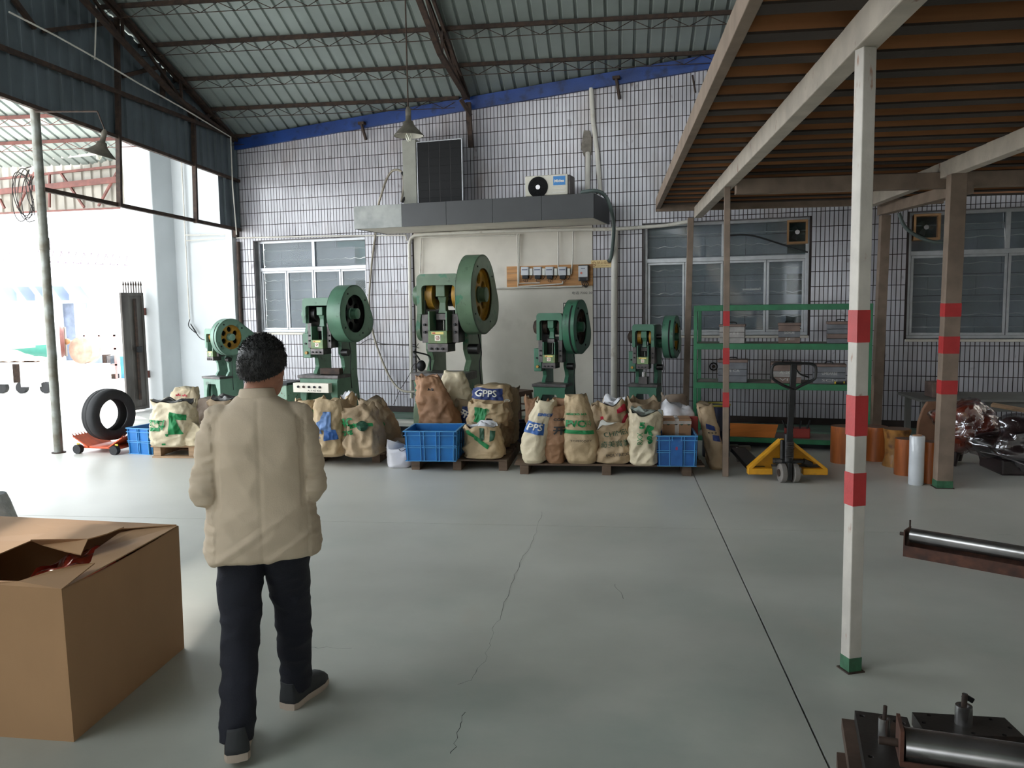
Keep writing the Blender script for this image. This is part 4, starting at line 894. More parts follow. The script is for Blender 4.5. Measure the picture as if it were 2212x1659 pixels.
    by, bz, br = cy+Rg*tail, zc-(.55 if tail > 1 else .30)*Rg, (.38 if tail > 1 else .52)*Rg
    td = teardrop(cy, zc, Rg, by, bz, br); ti = teardrop(cy, zc, Rg*.955, by, bz, br*.88)
    B(MB().prism(td, [ti[::-1]], 0, gt, YZ(gx0)), 'guard_rim', g, smooth=True)
    B(MB().prism(td, [circ(cy, zc, Rg*.66, 40)[::-1]], 0, .008, YZ(gx0+gt-.008)), 'guard_face', g)
    B(MB().prism(td, [circ(cy, zc, .10*k, 20)[::-1]], 0, .006, YZ(gx0)), 'guard_back', 'grease_black')
    hs = [[(cy+a, zc+b) for a, b in circ(Rg*.42*math.cos(j*PI/3+.5), Rg*.42*math.sin(j*PI/3+.5), Rg*.150, 14)][::-1] for j in range(6)]
    B(MB().prism([(cy+a, zc+b) for a, b in circ(0, 0, Rg*.90, 44)], hs, 0, gt*.2, YZ(gx0+gt*.45)), 'flywheel', wheel, bevel=.006*k)
    B(MB().prism(circ(cy, zc, Rg*.90, 44), [circ(cy, zc, Rg*.66, 44)[::-1]], 0, gt*.65, YZ(gx0+gt*.2)), 'flywheel_rim', wheel, smooth=True)
    B(MB().lathe([(Rg*.21, 0), (Rg*.21, gt*.2), (Rg*.185, gt*.24), (Rg*.185, gt*.62), (Rg*.15, gt*.66)], 24, Matrix.Translation((gx0+gt*.55, cy, zc)) @ Matrix.Rotation(PI/2, 4, 'Y')), 'hub_cap', g, smooth=True)
    for j in range(4):
        a = j*PI/2+.6; B(MB().cyl((gx0+gt, cy+Rg*.83*math.cos(a), zc+Rg*.83*math.sin(a)), (gx0+gt+.008, cy+Rg*.83*math.cos(a), zc+Rg*.83*math.sin(a)), .012, seg=8), 'guard_bolt', 'black_steel')
    if slot:
        n_ = 22; mb = MB()
        mb.rings([[(gx0+gt*x_, cy+r2*math.cos(R(a)), zc+r2*math.sin(R(a))) for x_, r2 in ((.56, Rg*.998), (.70, Rg*.998), (.70, Rg*1.004), (.56, Rg*1.004))] for a in [lerp(128, 262, i/n_) for i in range(n_+1)]])
        B(mb, 'belt_slot', 'dark')
    # motor, clutch drum, frame details
    B(MB().cyl((gx0-.05, by-.02, bz), (h2-.24*k, by-.02, bz), .13*k, seg=20), 'motor', 'press_green_d', smooth=True)
    B(MB().box(h2-.2*k, h2+.0, yb-.02, by, bz-.17*k, bz-.12*k), 'motor_shelf', g)
    B(MB().lathe([(.06*k, -.02), (.13*k, 0), (.15*k, .03*k), (.15*k, .10*k), (.12*k, .12*k)], 24, Matrix.Translation((-h2-.12*k, -.08*k, zc)) @ Matrix.Rotation(PI/2, 4, 'Y')), 'brake_drum', g if cover else 'rust_steel', smooth=True)
    B(MB().cyl((-h2-.16*k, -.08*k, zc), (-h2-.1*k, -.08*k, zc), .03*k, seg=10), 'shaft_end', 'black_steel')
    if cover: B(MB().prism(teardrop(.0, zc-.45*k, .17*k, .02, zc-.2*k, .12*k), [], 0, .06*k, YZ(-h2-.10*k)), 'side_cover', g, bevel=.008)
    if ctl:
        B(MB().box(-h2-.12*k, -h2+.05*k, -.2*k, -.02*k, zram-.08*k, zram+.40*k), 'control_box', g, bevel=.008); B(MB().cyl((-h2-.03*k, -.2*k, zram+.02*k), (-h2-.03*k, -.24*k, zram+.02*k), .03*k, seg=10), 'knob', 'flywheel_yellow'); B(MB().cyl((-h2-.05*k, -.2*k, zram+.2*k), (-h2-.05*k, -.22*k, zram+.2*k), .02*k, seg=10), 'button', 'black_steel')
    B(MB().tube(catmull([(h2+.1*k, .08*k, zc-Rg*1.0), (h2+.16*k, .02*k, zc-Rg-.25*k), (h2+.12*k, .05*k, ztab+.1), (h2+.14*k, .05*k, ztab-.2)], 5), .008*k, 5), 'cable', 'black_rubber', smooth=True)
    B(MB().cyl((h2+.0, -.03*k, zram+.02*k), (h2+.14*k, -.03*k, zram+.02*k), .07*k, seg=16), 'valve', 'grease_black', smooth=True)
    if white_panel:
        pz = ztab-.24*k; B(MB().box(-tw2*1.02, tw2*.72, -.56*k, -.43*k, pz-.08*k, pz+.10*k), 'control_panel', 'sticker', bevel=.004)
        for i in range(5): B(MB().cyl((-tw2*.75+.12*k*i, -.56*k, pz+.03*k), (-tw2*.75+.12*k*i, -.585*k, pz+.03*k), .022*k, seg=10), 'push_button', 'black_steel' if i != 1 else 'rust_steel')
        text_on(t, 'A-7-45 400', .05*k, 'black_rubber', (-tw2*.3, -.56*k, pz-.06*k), width=.3*k)
        B(MB().box(-.02*k, .42*k, -.30*k, -.16*k, ztab+.005, ztab+.13*k), 'clamped_block', 'rust_steel', bevel=.01)
    return t
def at(px, Y): q = D(px, 800, Y); return (q.x, q.y, 0)
p1 = press('pale green flywheel press farthest left, turned with its six-hole yellow wheel showing', at(480, 11.15), -.46, 'press_green_a', .27, 1.43, 1.16, 1.31, .262, .13, .03, .75, .98, 1.25, slot=True, disc=.19, tail=1.9)
p2 = press('green flywheel press with a white push-button panel below its bolster', at(711, 10.85), -.22, 'press_green_b', .46, 1.84, 1.50, 1.62, .385, .21, .035, .80, 1.08, 1.15, wheel='grease_black', white_panel=True, cover=True, ctl=True, k=.70)
p3 = press('largest green flywheel press with a yellow wheel, in front of the plaster panel', at(970, 11.0), -.16, 'press_green_c', .61, 2.13, 1.60, 1.85, .53, .215, .03, .82, 1.10, 1.05, disc=.19, cover=True, tabh=.10, k=1.0)
p4 = press('dark green flywheel press beside the small wooden stool', at(1199, 10.55), -.25, 'press_green_d', .345, 1.60, 1.255, 1.42, .345, .155, .05, .70, .90, 1.1, slot=True, wheel='rust_steel', ctl=True)
p5 = press('smallest green flywheel press, in front of the barred window', at(1396, 10.35), -.25, 'press_green_e', .275, 1.45, 1.17, 1.29, .262, .14, .11, .71, .90, 1.12, slot=True, disc=.17, ctl=True, k=.53)
p5b = MB().cyl((0, -.12, .71), (0, -.12, .86), .03, seg=10); p5b.build('die_post', 'bright_steel', p5, smooth=True); MB().box(-.06, .05, -.17, -.07, .71, .80).build('die_block', 'grey_steel', p5, bevel=.004)
MB().tube([(.13, -.02, 1.55), (.13, -.02, 1.72), (.2, -.02, 1.72), (.2, -.02, 1.76)], .007, 6).build('oiler_pipe', 'black_steel', p4)
# foot switch ball and its bracket on the big press
t = thing('round_pedal_bulb', 'black round bulb on a bent cable hanging left of the big press', 'bulb', D(910, 805, 10.8))
q = D(910, 790, 10.6); T0 = MW[t.name].inverted()
MB().ell(q, (.062, .062, .075), 20).build('bulb', 'black_steel', t, smooth='all', frame=ID)
MB().tube(catmull([D(907, 778, 10.6), D(900, 768, 10.6), D(893, 760, 10.65), D(905, 762, 10.7), D(928, 770, 10.8), D(929, 790, 10.8), D(930, 800, 10.8)], 5), .011, 6).build('cable', 'black_rubber', t, smooth=True, frame=ID)
# stool
t = thing('wooden_stool', 'small dark wooden stool between the big press and the dark green press', 'stool', at(1116, 11.7), -.5)
mat('stool_wood', (92, 62, 50), .6, var=.2, scale=6)
MB().box(-.17, .17, -.17, .17, .44, .475).build('seat', 'stool_wood', t, bevel=.006); MB().box(-.155, .155, -.155, .155, .40, .44).build('apron', 'stool_wood', t)
for sx in (-1, 1):
    for sy in (-1, 1): MB().bar((sx*.14, sy*.14, .42), (sx*.17, sy*.17, 0), .035).build('leg', 'stool_wood', t)
for sx in (-1, 1): MB().bar((sx*.155, -.15, .2), (sx*.155, .15, .2), .022).build('stretcher', 'stool_wood', t); MB().bar((-.15, sx*.155, .26), (.15, sx*.155, .26), .022).build('stretcher', 'stool_wood', t)
# small rusty green cabinet behind the man
mat('mint_rust', (150, 178, 158), .5, var=.1, scale=5); layer(MATS['mint_rust'], (90, 66, 48), 22, .60, .66, .9, space='Object')
q = D(612, 870, 10.2); w0, w1_ = D(594, 850, 10.7).x, D(622, 850, 10.7).x
t = thing('machine_cabinet', 'small rust-speckled mint green cabinet beside the man, left of the second press', 'cabinet', ((w0+w1_)/2, 10.9, 0), -.2)
zz = D(612, 832, 10.75).z; w_ = (w1_-w0)/2
MB().box(-w_, w_, -.15, .25, 0, zz).build('body', 'mint_rust', t, bevel=.008); MB().box(-w_-.03, w_+.03, -.18, .28, zz, zz+.035).build('top_plate', 'black_steel', t, bevel=.005)
# long dark tray and rods lying on the painted strip
q0, q1 = D(880, 905, 10.6), D(775, 905, 10.6)
t = thing('oil_tray', 'low dark tray lying on the green strip left of the big press', 'tray', ((q0.x+q1.x)/2, 10.5, 0), -.2)
MB().box(-.42, .42, -.2, .2, 0, .05).build('tray_floor', 'black_steel', t, bevel=.004); mb = MB()
for a_ in ((-.42, -.40, -.2, .2), (.40, .42, -.2, .2), (-.42, .42, -.2, -.18), (-.42, .42, .18, .2)): MB().box(*a_, .05, .10).build('tray_wall', 'black_steel', t)
solo(MB().box(-.03, .03, -.03, .03, 0, .17), 'clamp_stand', 'black_steel', 'small black clamp standing on the dark tray', 'clamp', frame=Matrix.Translation((lerp(q1.x, q0.x, .7), 10.5, .05)), bevel=.006)
t = thing('paper_roll', 'end of a pale round roll beside the left blue crate', 'roll', (D(862, 950, 8.9).x, 9.0, 0)); MB().cyl((-.25, 0, .06), (.12, -.05, .06), .06, seg=20).build('roll', 'pvc', t, smooth=True); MB().cyl((-.2, .02, .17), (.1, -.02, .17), .05, seg=16).build('upper_roll', 'beam_brown', t, smooth=True)
# light green curved guard plate leaning left of the big press
mat('pale_green', (132, 152, 128), .5, var=.15, scale=4)
q = D(905, 930, 9.9); zt_ = D(908, 862, 9.9).z
mb = MB().prism([(-.06, 0), (.10, 0), (.10, zt_), (.02, zt_), (-.03, zt_-.04), (-.05, zt_-.12)], [], 0, .05, XZ(0))
solo(mb, 'guard_plate', 'pale_green', 'pale green curved guard plate standing behind the left blue crate', 'plate', frame=Matrix.Translation((q.x, 9.9, 0)), bevel=.008)
# ------------------------------------------------------------------ pallets
mat('pallet_wood', (112, 92, 76), .8, var=.25, scale=3, stretch=(1, 6, 6), bump=.25, bscale=30); mat('pallet_pale', (176, 146, 116), .8, var=.2, scale=3, stretch=(1, 6, 6), bump=.2)
def pallet(label, xL, xR, y0, y1, ztop, blocks, m, rz=0., bottom=False, n=7, th=.022):
    t = thing('pallet', label, 'pallet', ((xL+xR)/2, (y0+y1)/2, 0), rz, 'wooden pallets under the sacks'); w_ = (xR-xL)/2; d_ = (y1-y0)/2; pw = 2*d_/n
    for k in range(n):
        e0, e1 = rng.uniform(-.02, .02), rng.uniform(-.02, .02)
        MB().box(-w_+e0, w_+e1, -d_+k*pw+.006, -d_+(k+1)*pw-.012, ztop-th, ztop-rng.uniform(0, .003)).build('plank', m, t, bevel=.003)
    for f_ in blocks:
        x_ = -w_+f_*2*w_
        MB().box(x_-.045, x_+.045, -d_+.01, d_-.01, .022 if bottom else 0, ztop-th).build('bearer', m, t, bevel=.004)
    if bottom:
        for yy in (-d_+.05, 0, d_-.05): MB().box(-w_, w_, yy-.045, yy+.045, 0, .02).build('bottom_board', m, t, bevel=.003)
    return t
ZD = .115
xq = lambda px, Y: D(px, 950, Y).x
pallet('pale wooden pallet at the left end, with boards top and bottom', xq(326, 8.78), xq(545, 8.78), 8.78, 9.85, .145, (.05, .40, .70, .95), 'pallet_pale', 0, True)
pallet('dark wooden pallet under the sacks directly right of the man', xq(600, 8.66), xq(829, 8.66), 8.62, 9.55, ZD, (.40, .93), 'pallet_wood')
pallet('dark wooden pallet under the empty blue crate and the stacked sacks', xq(893, 8.28), xq(1094, 8.28), 8.26, 9.45, ZD+.005, (.02, .47, .96), 'pallet_wood')
pallet('longest dark wooden pallet, reaching to the slim striped post', xq(1108, 8.12), xq(1518, 8.12), 8.10, 9.15, ZD, (.06, .50, .92), 'pallet_wood')
# ------------------------------------------------------------------ sacks
PAP = {'kraft': (190, 166, 132), 'pale': (210, 194, 164), 'brown': (160, 120, 90), 'tan': (178, 154, 124), 'cream': (214, 200, 172), 'dull': (150, 130, 104), 'greybrown': (128, 112, 98)}
for k_, c in PAP.items():
    mat('paper_'+k_, c, .7, var=.12, scale=3, bump=.9, bscale=17, det=6); layer(MATS['paper_'+k_], tuple(v*.62 for v in c), 4, .62, .80, .5, space='Object')
INK = {'green': (22, 128, 70), 'blue': (46, 92, 160), 'navy': (34, 52, 110), 'red': (186, 36, 60), 'black': (44, 42, 42), 'white': (226, 224, 218), 'dkgreen': (40, 84, 62), 'paleblue': (96, 128, 178)}
for k_, c in INK.items(): mat('ink_'+k_, c, .6, var=.10, scale=10, bump=.1)
mat('liner_white', (214, 214, 220), .35, var=.06, scale=5, bump=.3, bscale=18); mat('liner_grey', (150, 158, 150), .35, var=.2, scale=8, bump=.3); mat('liner_dark', (52, 50, 50), .35, var=.2, scale=8, bump=.3)
class Sack:
    def __init__(s, a, b, h, lean=(0, 0), top=(.9, .6), seed=0, amp=.016, jag=.04, belly=1.05, e=3.0, open_=True, slump=0.):
        s.a, s.b, s.h, s.lean, s.top, s.seed, s.amp, s.jag, s.belly, s.e, s.open, s.slump = a, b, h, lean, top, seed, amp, jag, belly, e, open_, slump
    def scale(s, v):
        q = [(0, .86, .82), (.06, .98, .96), (.3, s.belly, s.belly), (.62, lerp(s.belly, s.top[0], .35), lerp(s.belly, s.top[1], .35)), (.85, lerp(s.belly, s.top[0], .75), lerp(s.belly, s.top[1], .8)), (1.01, s.top[0], s.top[1])]
        for (v0, a0, b0), (v1, a1, b1) in zip(q, q[1:]):
            if v <= v1:
                t = (v-v0)/(v1-v0); t = t*t*(3-2*t)*.5+t*.5; return lerp(a0, a1, t), lerp(b0, b1, t)
        return s.top
    def P(s, c, sn, v, off=0.):
        """c, sn: cosine and sine around the sack (-y is the front)"""
        ka, kb = s.scale(max(0, min(1, v))); f_ = lambda q: math.copysign(abs(q)**(2/s.e), q)
        x = s.a*ka*f_(c); y = s.b*kb*f_(sn); z = s.h*v
        q = Vector((x*4.6+s.seed*3.1, y*4.6, z*3.+s.seed)); n1 = noise.noise(q*.9); tw_ = Vector((n1, -n1, n1))*.5
        r1 = 1-2.6*abs(noise.noise(Vector((q.x*1.3+.7*q.z, q.y*1.3, q.z*.9))+tw_)); r2 = 1-2.6*abs(noise.noise(Vector((q.x*2.1-1.3*q.z, q.y*2.4, q.z*2.3+4))+tw_)); r3 = 1-2.6*abs(noise.noise(q*4.6+tw_*2))
        dd = s.amp*(.95*r1+.72*r2+.46*r3+1.2*n1)
        if v < .05: dd *= v/.05
        L_ = math.hypot(c/s.a, sn/s.b); nx, ny = c/s.a/L_, sn/s.b/L_
        if v > .8: z += s.jag*(v-.8)/.2*(noise.noise(Vector((c*1.6+s.seed, sn*1.6, s.seed*2.)))*2)
        vv = max(0, v)**1.4
        return Vector((x+nx*(dd+off)+s.lean[0]*vv, y+ny*(dd+off)+s.lean[1]*vv, z-s.slump*abs(x)*v))
    def front(s, X, v, off=.010):
        """X in -1..1 across the front"""
        X = max(-.97, min(.97, X)); c = math.copysign(abs(X)**(s.e/2), X); return s.P(c, -math.sqrt(max(0, 1-c*c)), v, off)
def sack(label, L, Rr, yb, tL, tR, yt, dep, paper, top=(.9, .6), prints=(), zb=ZD, lining=None, rz=0., leany=0., seed=None, group='paper sacks on the pallets', Y=None, stack=False, **kw):
    L, Rr = L+ (Rr-L)*.04, Rr-(Rr-L)*.04
    cx = (L+Rr)/2; p = F(cx, yb, zb) if Y is None else Vector((D(cx, yb, Y).x, Y, D(cx, yb, Y).z if stack else zb)); Yf = p.y; Yc = Yf+dep/2
    a = (D(Rr, yb, Yc).x-D(L, yb, Yc).x)/2; tp = D((tL+tR)/2, yt, Yc+leany); h = tp.z-p.z; base = Vector((D(cx, yb, Yc).x, Yc, p.z))
    ta = (D(tR, yt, Yc).x-D(tL, yt, Yc).x)/2
    sd = seed if seed is not None else (len(SK)*1.7+1); S = Sack(a, dep/2, h, (tp.x-base.x, leany), (ta/a, top[1]), sd, **kw); SK.append(S)
    t = thing('paper_sack', label, 'sack', base, rz, group)
    nu, nv = 72, 48; mb = MB(); rs = []
    for j in range(nv+1): rs.append([S.P(math.cos(2*PI*i/nu), math.sin(2*PI*i/nu), j/nv) for i in range(nu)])
    if S.open:
        cen = lambda ring: sum(ring, Vector())/len(ring)
        for kk, dz in ((.93, -.01), (.84, -.09), (.80, -.16)):
            c_ = cen(rs[nv]); rs.append([c_+(q-c_)*kk+Vector((0, 0, dz)) for q in rs[nv]])
    mb.rings([[tuple(q) for q in r] for r in rs], True, True)
    o = mb.build('bag', 'paper_'+paper, t, smooth='all')
    if lining:
        c_ = sum(rs[nv], Vector())/nu; g_ = MB()
        def fn(u, v):
            th = 2*PI*u; r_ = v; q = rs[nv][int(u*nu) % nu]; q2 = rs[nv][(int(u*nu)+1) % nu]; q = q.lerp(q2, u*nu-int(u*nu))
            p_ = c_.lerp(q, r_*.93); n_ = noise.noise(Vector((p_.x*9+S.seed, p_.y*9, 3))); d_, _ = noise.voronoi(Vector((p_.x*14, p_.y*14, S.seed)))
            return p_+Vector((0, 0, .02*(1-r_)+.07*n_*(1.2-r_)+.03*(d_[1]-d_[0])-(.0 if r_ > .9 else .015)))
        g_.grid(fn, 40, 8, True); g_.build('lining', 'liner_'+lining, t, smooth='all')
    for pr in prints:
        if pr[0] == 'quad':                      # four corners in (X, v)
            _, q, ink = pr; g_ = MB(); fn = lambda u, v: S.front(*(lerp(lerp(q[0][i], q[1][i], u), lerp(q[3][i], q[2][i], u), v) for i in (0, 1)))
            g_.grid(fn, 26, 16); g_.build('print', 'ink_'+ink, t, smooth='all')
        else:                                    # text: centre X, v, height (m), angle
            _, body, X, v, size, ang, ink = pr[:7]; bold = pr[7] if len(pr) > 7 else .06
            vs, fs_ = text_geo(body, size, bold*size)
            if not vs: continue
            mx = max(q[0] for q in vs); my = max(q[1] for q in vs); ca, sa_ = math.cos(ang), math.sin(ang); bm = bmesh.new(); bv = [bm.verts.new((q[0]-mx/2, q[1]-my/2, 0)) for q in vs]
            for f_ in fs_:
                try: bm.faces.new([bv[i] for i in f_])
                except ValueError: pass
            bmesh.ops.triangulate(bm, faces=bm.faces)
            bmesh.ops.subdivide_edges(bm, edges=[e_ for e_ in bm.edges if e_.calc_length() > size*.35], cuts=2, use_grid_fill=False)
            bmesh.ops.triangulate(bm, faces=bm.faces)
            g_ = MB()
            bm.verts.index_update()
            kx = S.a*S.scale(v)[0]
            vv_ = [S.front(X+(w_.co.x*ca-w_.co.y*sa_)/kx, v+(w_.co.x*sa_+w_.co.y*ca)/S.h, .018) for w_ in bm.verts]
            g_.add(vv_, [tuple(w_.index for w_ in f_.verts) for f_ in bm.faces]); bm.free(); g_.build('print', 'ink_'+ink, t)
    return t
SK = []
band = lambda X0, X1, v0, v1, ink, sl=0.: ('quad', ((X0, v0), (X1, v0+sl), (X1, v1+sl), (X0, v1)), ink)
T = lambda s_, X, v, sz, ink, ang=0., b=.05: ('text', s_, X, v, sz, ang, ink, b)
# left pallet, beside the doorway
sack('sack with a large green emblem and dark liner at the left end of the row', 333, 418, 967, 338, 415, 866, .40, 'cream', (.95, .75), [T('塑料', -.35, .52, .11, 'green'), band(-.62, -.1, .38, .46, 'green'), ('quad', ((.30, .30), (.85, .30), (.55, .62), (.25, .78)), 'green'), ('quad', ((.25, .66), (.9, .60), (.9, .72), (.25, .80)), 'green'), ('quad', ((.18, .26), (.3, .26), (.3, .32), (.18, .32)), 'green'), band(-.05, .12, .06, .10, 'green')], zb=.145, lining='dark', amp=.022)
sack('sack with a red stripe and red flowers standing behind the leftmost sack', 372, 432, 962, 376, 424, 842, .30, 'pale', (.9, .5), [band(-.4, .9, .66, .74, 'red', -.06), T('✽ ✽', .1, .86, .07, 'red'), band(.55, .9, .35, .66, 'red')], zb=.145, Y=9.35, open_=False)
sack('grey-brown sack slumped behind the man at the leftmost press', 415, 470, 962, 412, 478, 858, .35, 'greybrown', (.9, .5), [], zb=.145, Y=9.4, slump=.3, open_=False)
sack('sack with crumpled black plastic in its mouth behind the man', 470, 545, 962, 452, 520, 862, .35, 'dull', (.9, .7), [], zb=.145, Y=9.3, lining='dark')
sack('small crumpled sack at the man\'s left elbow', 405, 450, 965, 408, 446, 915, .25, 'pale', (.8, .5), [], zb=.145, open_=False)
# second pallet
sack('sack with two green patches half hidden by the man', 632, 700, 985, 646, 692, 864, .38, 'kraft', (.9, .55), [('quad', ((-.2, .62), (.9, .72), (.9, .86), (.1, .82)), 'green'), ('quad', ((-.1, .50), (.9, .36), (.9, .72), (.0, .66)), 'green'), band(-.1, .85, .36, .46, 'green'), band(.1, .85, .26, .36, 'green')], amp=.02)
sack('tall sack with a torn blue patch on its front', 692, 752, 989, 690, 742, 861, .40, 'kraft', (.85, .7), [('quad', ((-.55, .52), (.35, .44), (.3, .80), (-.25, .80)), 'paleblue'), ('quad', ((-.75, .46), (-.25, .42), (-.35, .66), (-.6, .62)), 'paleblue'), ('quad', ((-.1, .31), (.75, .33), (.55, .50), (-.15, .50)), 'blue'), ('quad', ((-.5, .34), (-.38, .34), (-.38, .38), (-.5, .38)), 'blue')], amp=.02)
sack('broad sack leaning left with green lettering across its middle', 748, 826, 990, 730, 808, 872, .42, 'tan', (.95, .6), [T('PVC', -.55, .66, .12, 'green', .2), band(-.25, .25, .56, .63, 'green', .05), T('●', .42, .62, .12, 'dkgreen'), band(.5, .85, .61, .67, 'green', -.01), T('25 kg', -.45, .48, .06, 'green', .3)], amp=.024, jag=.07, leany=.05)
sack('large brown sack tilted against the broad leaning sack', 800, 868, 968, 778, 822, 862, .36, 'dull', (.6, .4), [T('净重', .15, .52, .07, 'green', -.4), band(-.4, -.1, .5, .75, 'greyband' if 0 else 'black')] [:1], amp=.018, Y=8.95, open_=False)
sack('small sack with a white torn top behind the broad leaning sack', 742, 768, 945, 740, 768, 852, .22, 'kraft', (.9, .8), [], Y=9.3, lining='white')
# third pallet
sack('reddish-brown kraft sack standing behind the empty blue crate', 918, 1000, 960, 902, 946, 812, .34, 'brown', (.6, .55), [T('25KG', -.3, .30, .04, 'green'), T('A-8', .1, .82, .04, 'black')], Y=9.05, leany=.06, amp=.024, jag=.03)
sack('cream sack with a twisted top and a navy corner band behind the kraft sack', 952, 1040, 905, 962, 998, 802, .34, 'cream', (.45, .4), [('quad', ((-.1, .02), (.9, .02), (.9, .36), (.15, .40)), 'navy'), T('GPPS', .3, .2, .05, 'white', 1.0)], Y=9.45, amp=.02, open_=False, jag=.02)
sack('sack with a navy band and white characters low behind the kraft sack', 985, 1040, 960, 985, 1030, 862, .3, 'dull', (.9, .7), [('quad', ((-.6, .35), (.9, .45), (.9, .85), (-.2, .85)), 'navy'), T('开口', .2, .64, .09, 'white', -.5)], Y=9.35, open_=False)
sack('stacked base sack under the sack with the round green emblem', 1018, 1102, 985, 1015, 1100, 908, .48, 'dull', (1.0, .95), [], Y=8.8, open_=False, amp=.03, belly=1.08)
sack('sack with a green painted emblem lying on the stacked sacks', 1015, 1100, 925, 1022, 1092, 868, .44, 'kraft', (.9, .8), [('quad', ((-.55, .30), (-.1, .15), (.05, .80), (-.6, .85)), 'green'), ('quad', ((-.05, .10), (.5, .05), (.3, .4), (.05, .45)), 'black'), T('◌', .0, .7, .12, 'green')], Y=8.85, amp=.026, belly=1.05, stack=True)
sack('top sack lying across the stack with white letters on a navy band', 1022, 1104, 876, 1030, 1094, 832, .42, 'kraft', (.9, .7), [band(-.97, .7, .38, .98, 'navy', -.12), T('GPPS', -.15, .66, .10, 'white', -.05, .02), T('®', .8, .25, .05, 'white')], Y=8.95, amp=.018, open_=False, jag=.02, stack=True)
sack('plain tan sack standing at the right of the stacked sacks', 1082, 1118, 975, 1086, 1118, 838, .3, 'dull', (.8, .5), [T('≡', .3, .5, .05, 'black')], Y=9.2, open_=False)
sack('short open sack with crossed green tape lines beside the empty blue crate', 1010, 1090, 994, 1008, 1078, 922, .40, 'kraft', (.95, .8), [('quad', ((-.85, .88), (-.7, .95), (.4, .50), (.3, .38)), 'green'), ('quad', ((-.1, .62), (.15, .66), (.2, .96), (-.05, .96)), 'dkgreen'), ('quad', ((.4, .62), (.6, .66), (.75, .92), (.5, .92)), 'dkgreen')], lining='white', amp=.022)
# fourth pallet
sack('leaning sack with white letters on a blue band at the left of the long pallet', 1128, 1180, 1003, 1160, 1196, 866, .36, 'cream', (.7, .5), [band(-.97, .55, .52, .70, 'blue', -.05), T('PPS', -.2, .605, .088, 'white', -.08, .02), T('EIMICS', .3, .80, .035, 'blue', -.1)], amp=.016)
sack('brown sack rim with a red mark behind the leaning blue-band sack', 1138, 1170, 965, 1136, 1160, 858, .25, 'brown', (.9, .5), [band(.3, .8, .62, .70, 'red')], Y=8.9)
sack('narrow reddish-brown sack with dark characters', 1180, 1224, 1003, 1186, 1222, 868, .34, 'brown', (.85, .55), [T('开', .25, .56, .085, 'black'), T('COME', .35, .74, .035, 'black')], amp=.018, leany=.04)
sack('tall tan sack with large green PVC lettering and a tied neck', 1219, 1294, 1004, 1224, 1262, 853, .38, 'kraft', (.45, .45), [T('PVC', -.14, .61, .088, 'green', 0, .04), T('料', .56, .61, .062, 'green', 0, 0), band(-.88, .82, .47, .525, 'green', -.02), T('SEAMOND ACS', -.05, .745, .024, 'green'), T('TOMMODITY', .1, .36, .03, 'black', 0, 0)], amp=.014, jag=.02, open_=False)
sack('sack with a red label and a folded white liner behind the long pallet row', 1278, 1318, 965, 1280, 1308, 872, .25, 'tan', (.9, .6), [band(.1, .8, .62, .74, 'red', .02)], Y=8.95)
sack('wide open sack with a bulging white liner and red print', 1306, 1362, 965, 1296, 1352, 868, .34, 'kraft', (1.0, .8), [('quad', ((.3, .55), (.9, .66), (.9, .82), (.6, .74)), 'red'), band(.2, .8, .8, .9, 'red', .04)], Y=8.85, lining='white', jag=.06)
sack('crumpled brown sack with grey-green lettering and a white torn edge', 1292, 1362, 1004, 1298, 1358, 910, .36, 'tan', (.95, .6), [T('CHIMEI', .05, .76, .066, 'dkgreen', .18, .0), T('奇美實業', .05, .52, .066, 'dkgreen', .12, .0), T('POLYREX', .15, .26, .042, 'black', .12, .0), ('quad', ((-.95, .86), (-.5, .93), (.2, .99), (-.9, .99)), 'white')], amp=.026, jag=.08)
sack('upright beige sack with green marks and grey plastic scraps in its mouth', 1358, 1420, 1008, 1362, 1422, 890, .38, 'cream', (.98, .85), [T('R', .35, .70, .11, 'green', -.3, .07), T('S', .35, .52, .09, 'green', .2, .07), T('5', -.15, .80, .09, 'green', 0, .06), T('RXX', -.25, .55, .06, 'green', 1.57, .0)], lining='grey', amp=.022, belly=1.06)
sack('open brown sack with a high back edge behind the grey scraps', 1362, 1424, 965, 1358, 1422, 862, .34, 'dull', (1.0, .7), [], Y=8.75)
sack('grey-brown folded sack behind the white plastic bag', 1428, 1482, 965, 1432, 1478, 853, .32, 'greybrown', (.9, .6), [], Y=9.0)
sack('tan sack with a small blue label leaning behind the right blue crate', 1528, 1566, 1006, 1508, 1534, 876, .34, 'tan', (.6, .5), [T('▪ ▪ ▪', .0, .60, .03, 'black'), ('quad', ((-.5, .66), (.35, .63), (.4, .70), (-.4, .74)), 'navy'), ('quad', ((-.1, .48), (.6, .46), (.65, .55), (.0, .57)), 'navy')], zb=0, Y=8.4, leany=.15, amp=.014, open_=False)
# ------------------------------------------------------------------ plastic bags
mat('poly_white', (216, 214, 220), .28, var=.06, scale=4, bump=.3, bscale=15)
def polybag(label, px, py, w_, h_, d_, Y, seed, m='poly_white', squash=1.3):
    p = D(px, py, Y); mb = MB()
    def fn(u, v):
        th = 2*PI*u; r_ = math.sin(PI*min(.999, .04+v*.92))**.45; q = Vector((math.cos(th)*r_, math.sin(th)*r_, v)); d1, _ = noise.voronoi(q*2.3+Vector((seed, 0, 0)))
        k_ = 1+.14*(d1[1]-d1[0])+.22*noise.noise(q*1.6+Vector((seed, 5, 0))); return Vector((q.x*w_*k_, q.y*d_*k_, h_*(v*k_)))
    mb.grid(fn, 36, 22, True); mb.f.append(tuple(range(35, -1, -1)))
    return solo(mb, 'plastic_bag', m, label, 'bag', smooth='all', frame=Matrix.Translation(p))
polybag('translucent white plastic bag bulging above the carton in the right blue crate', 1458, 938, .20, .32, .16, 8.85, 2)
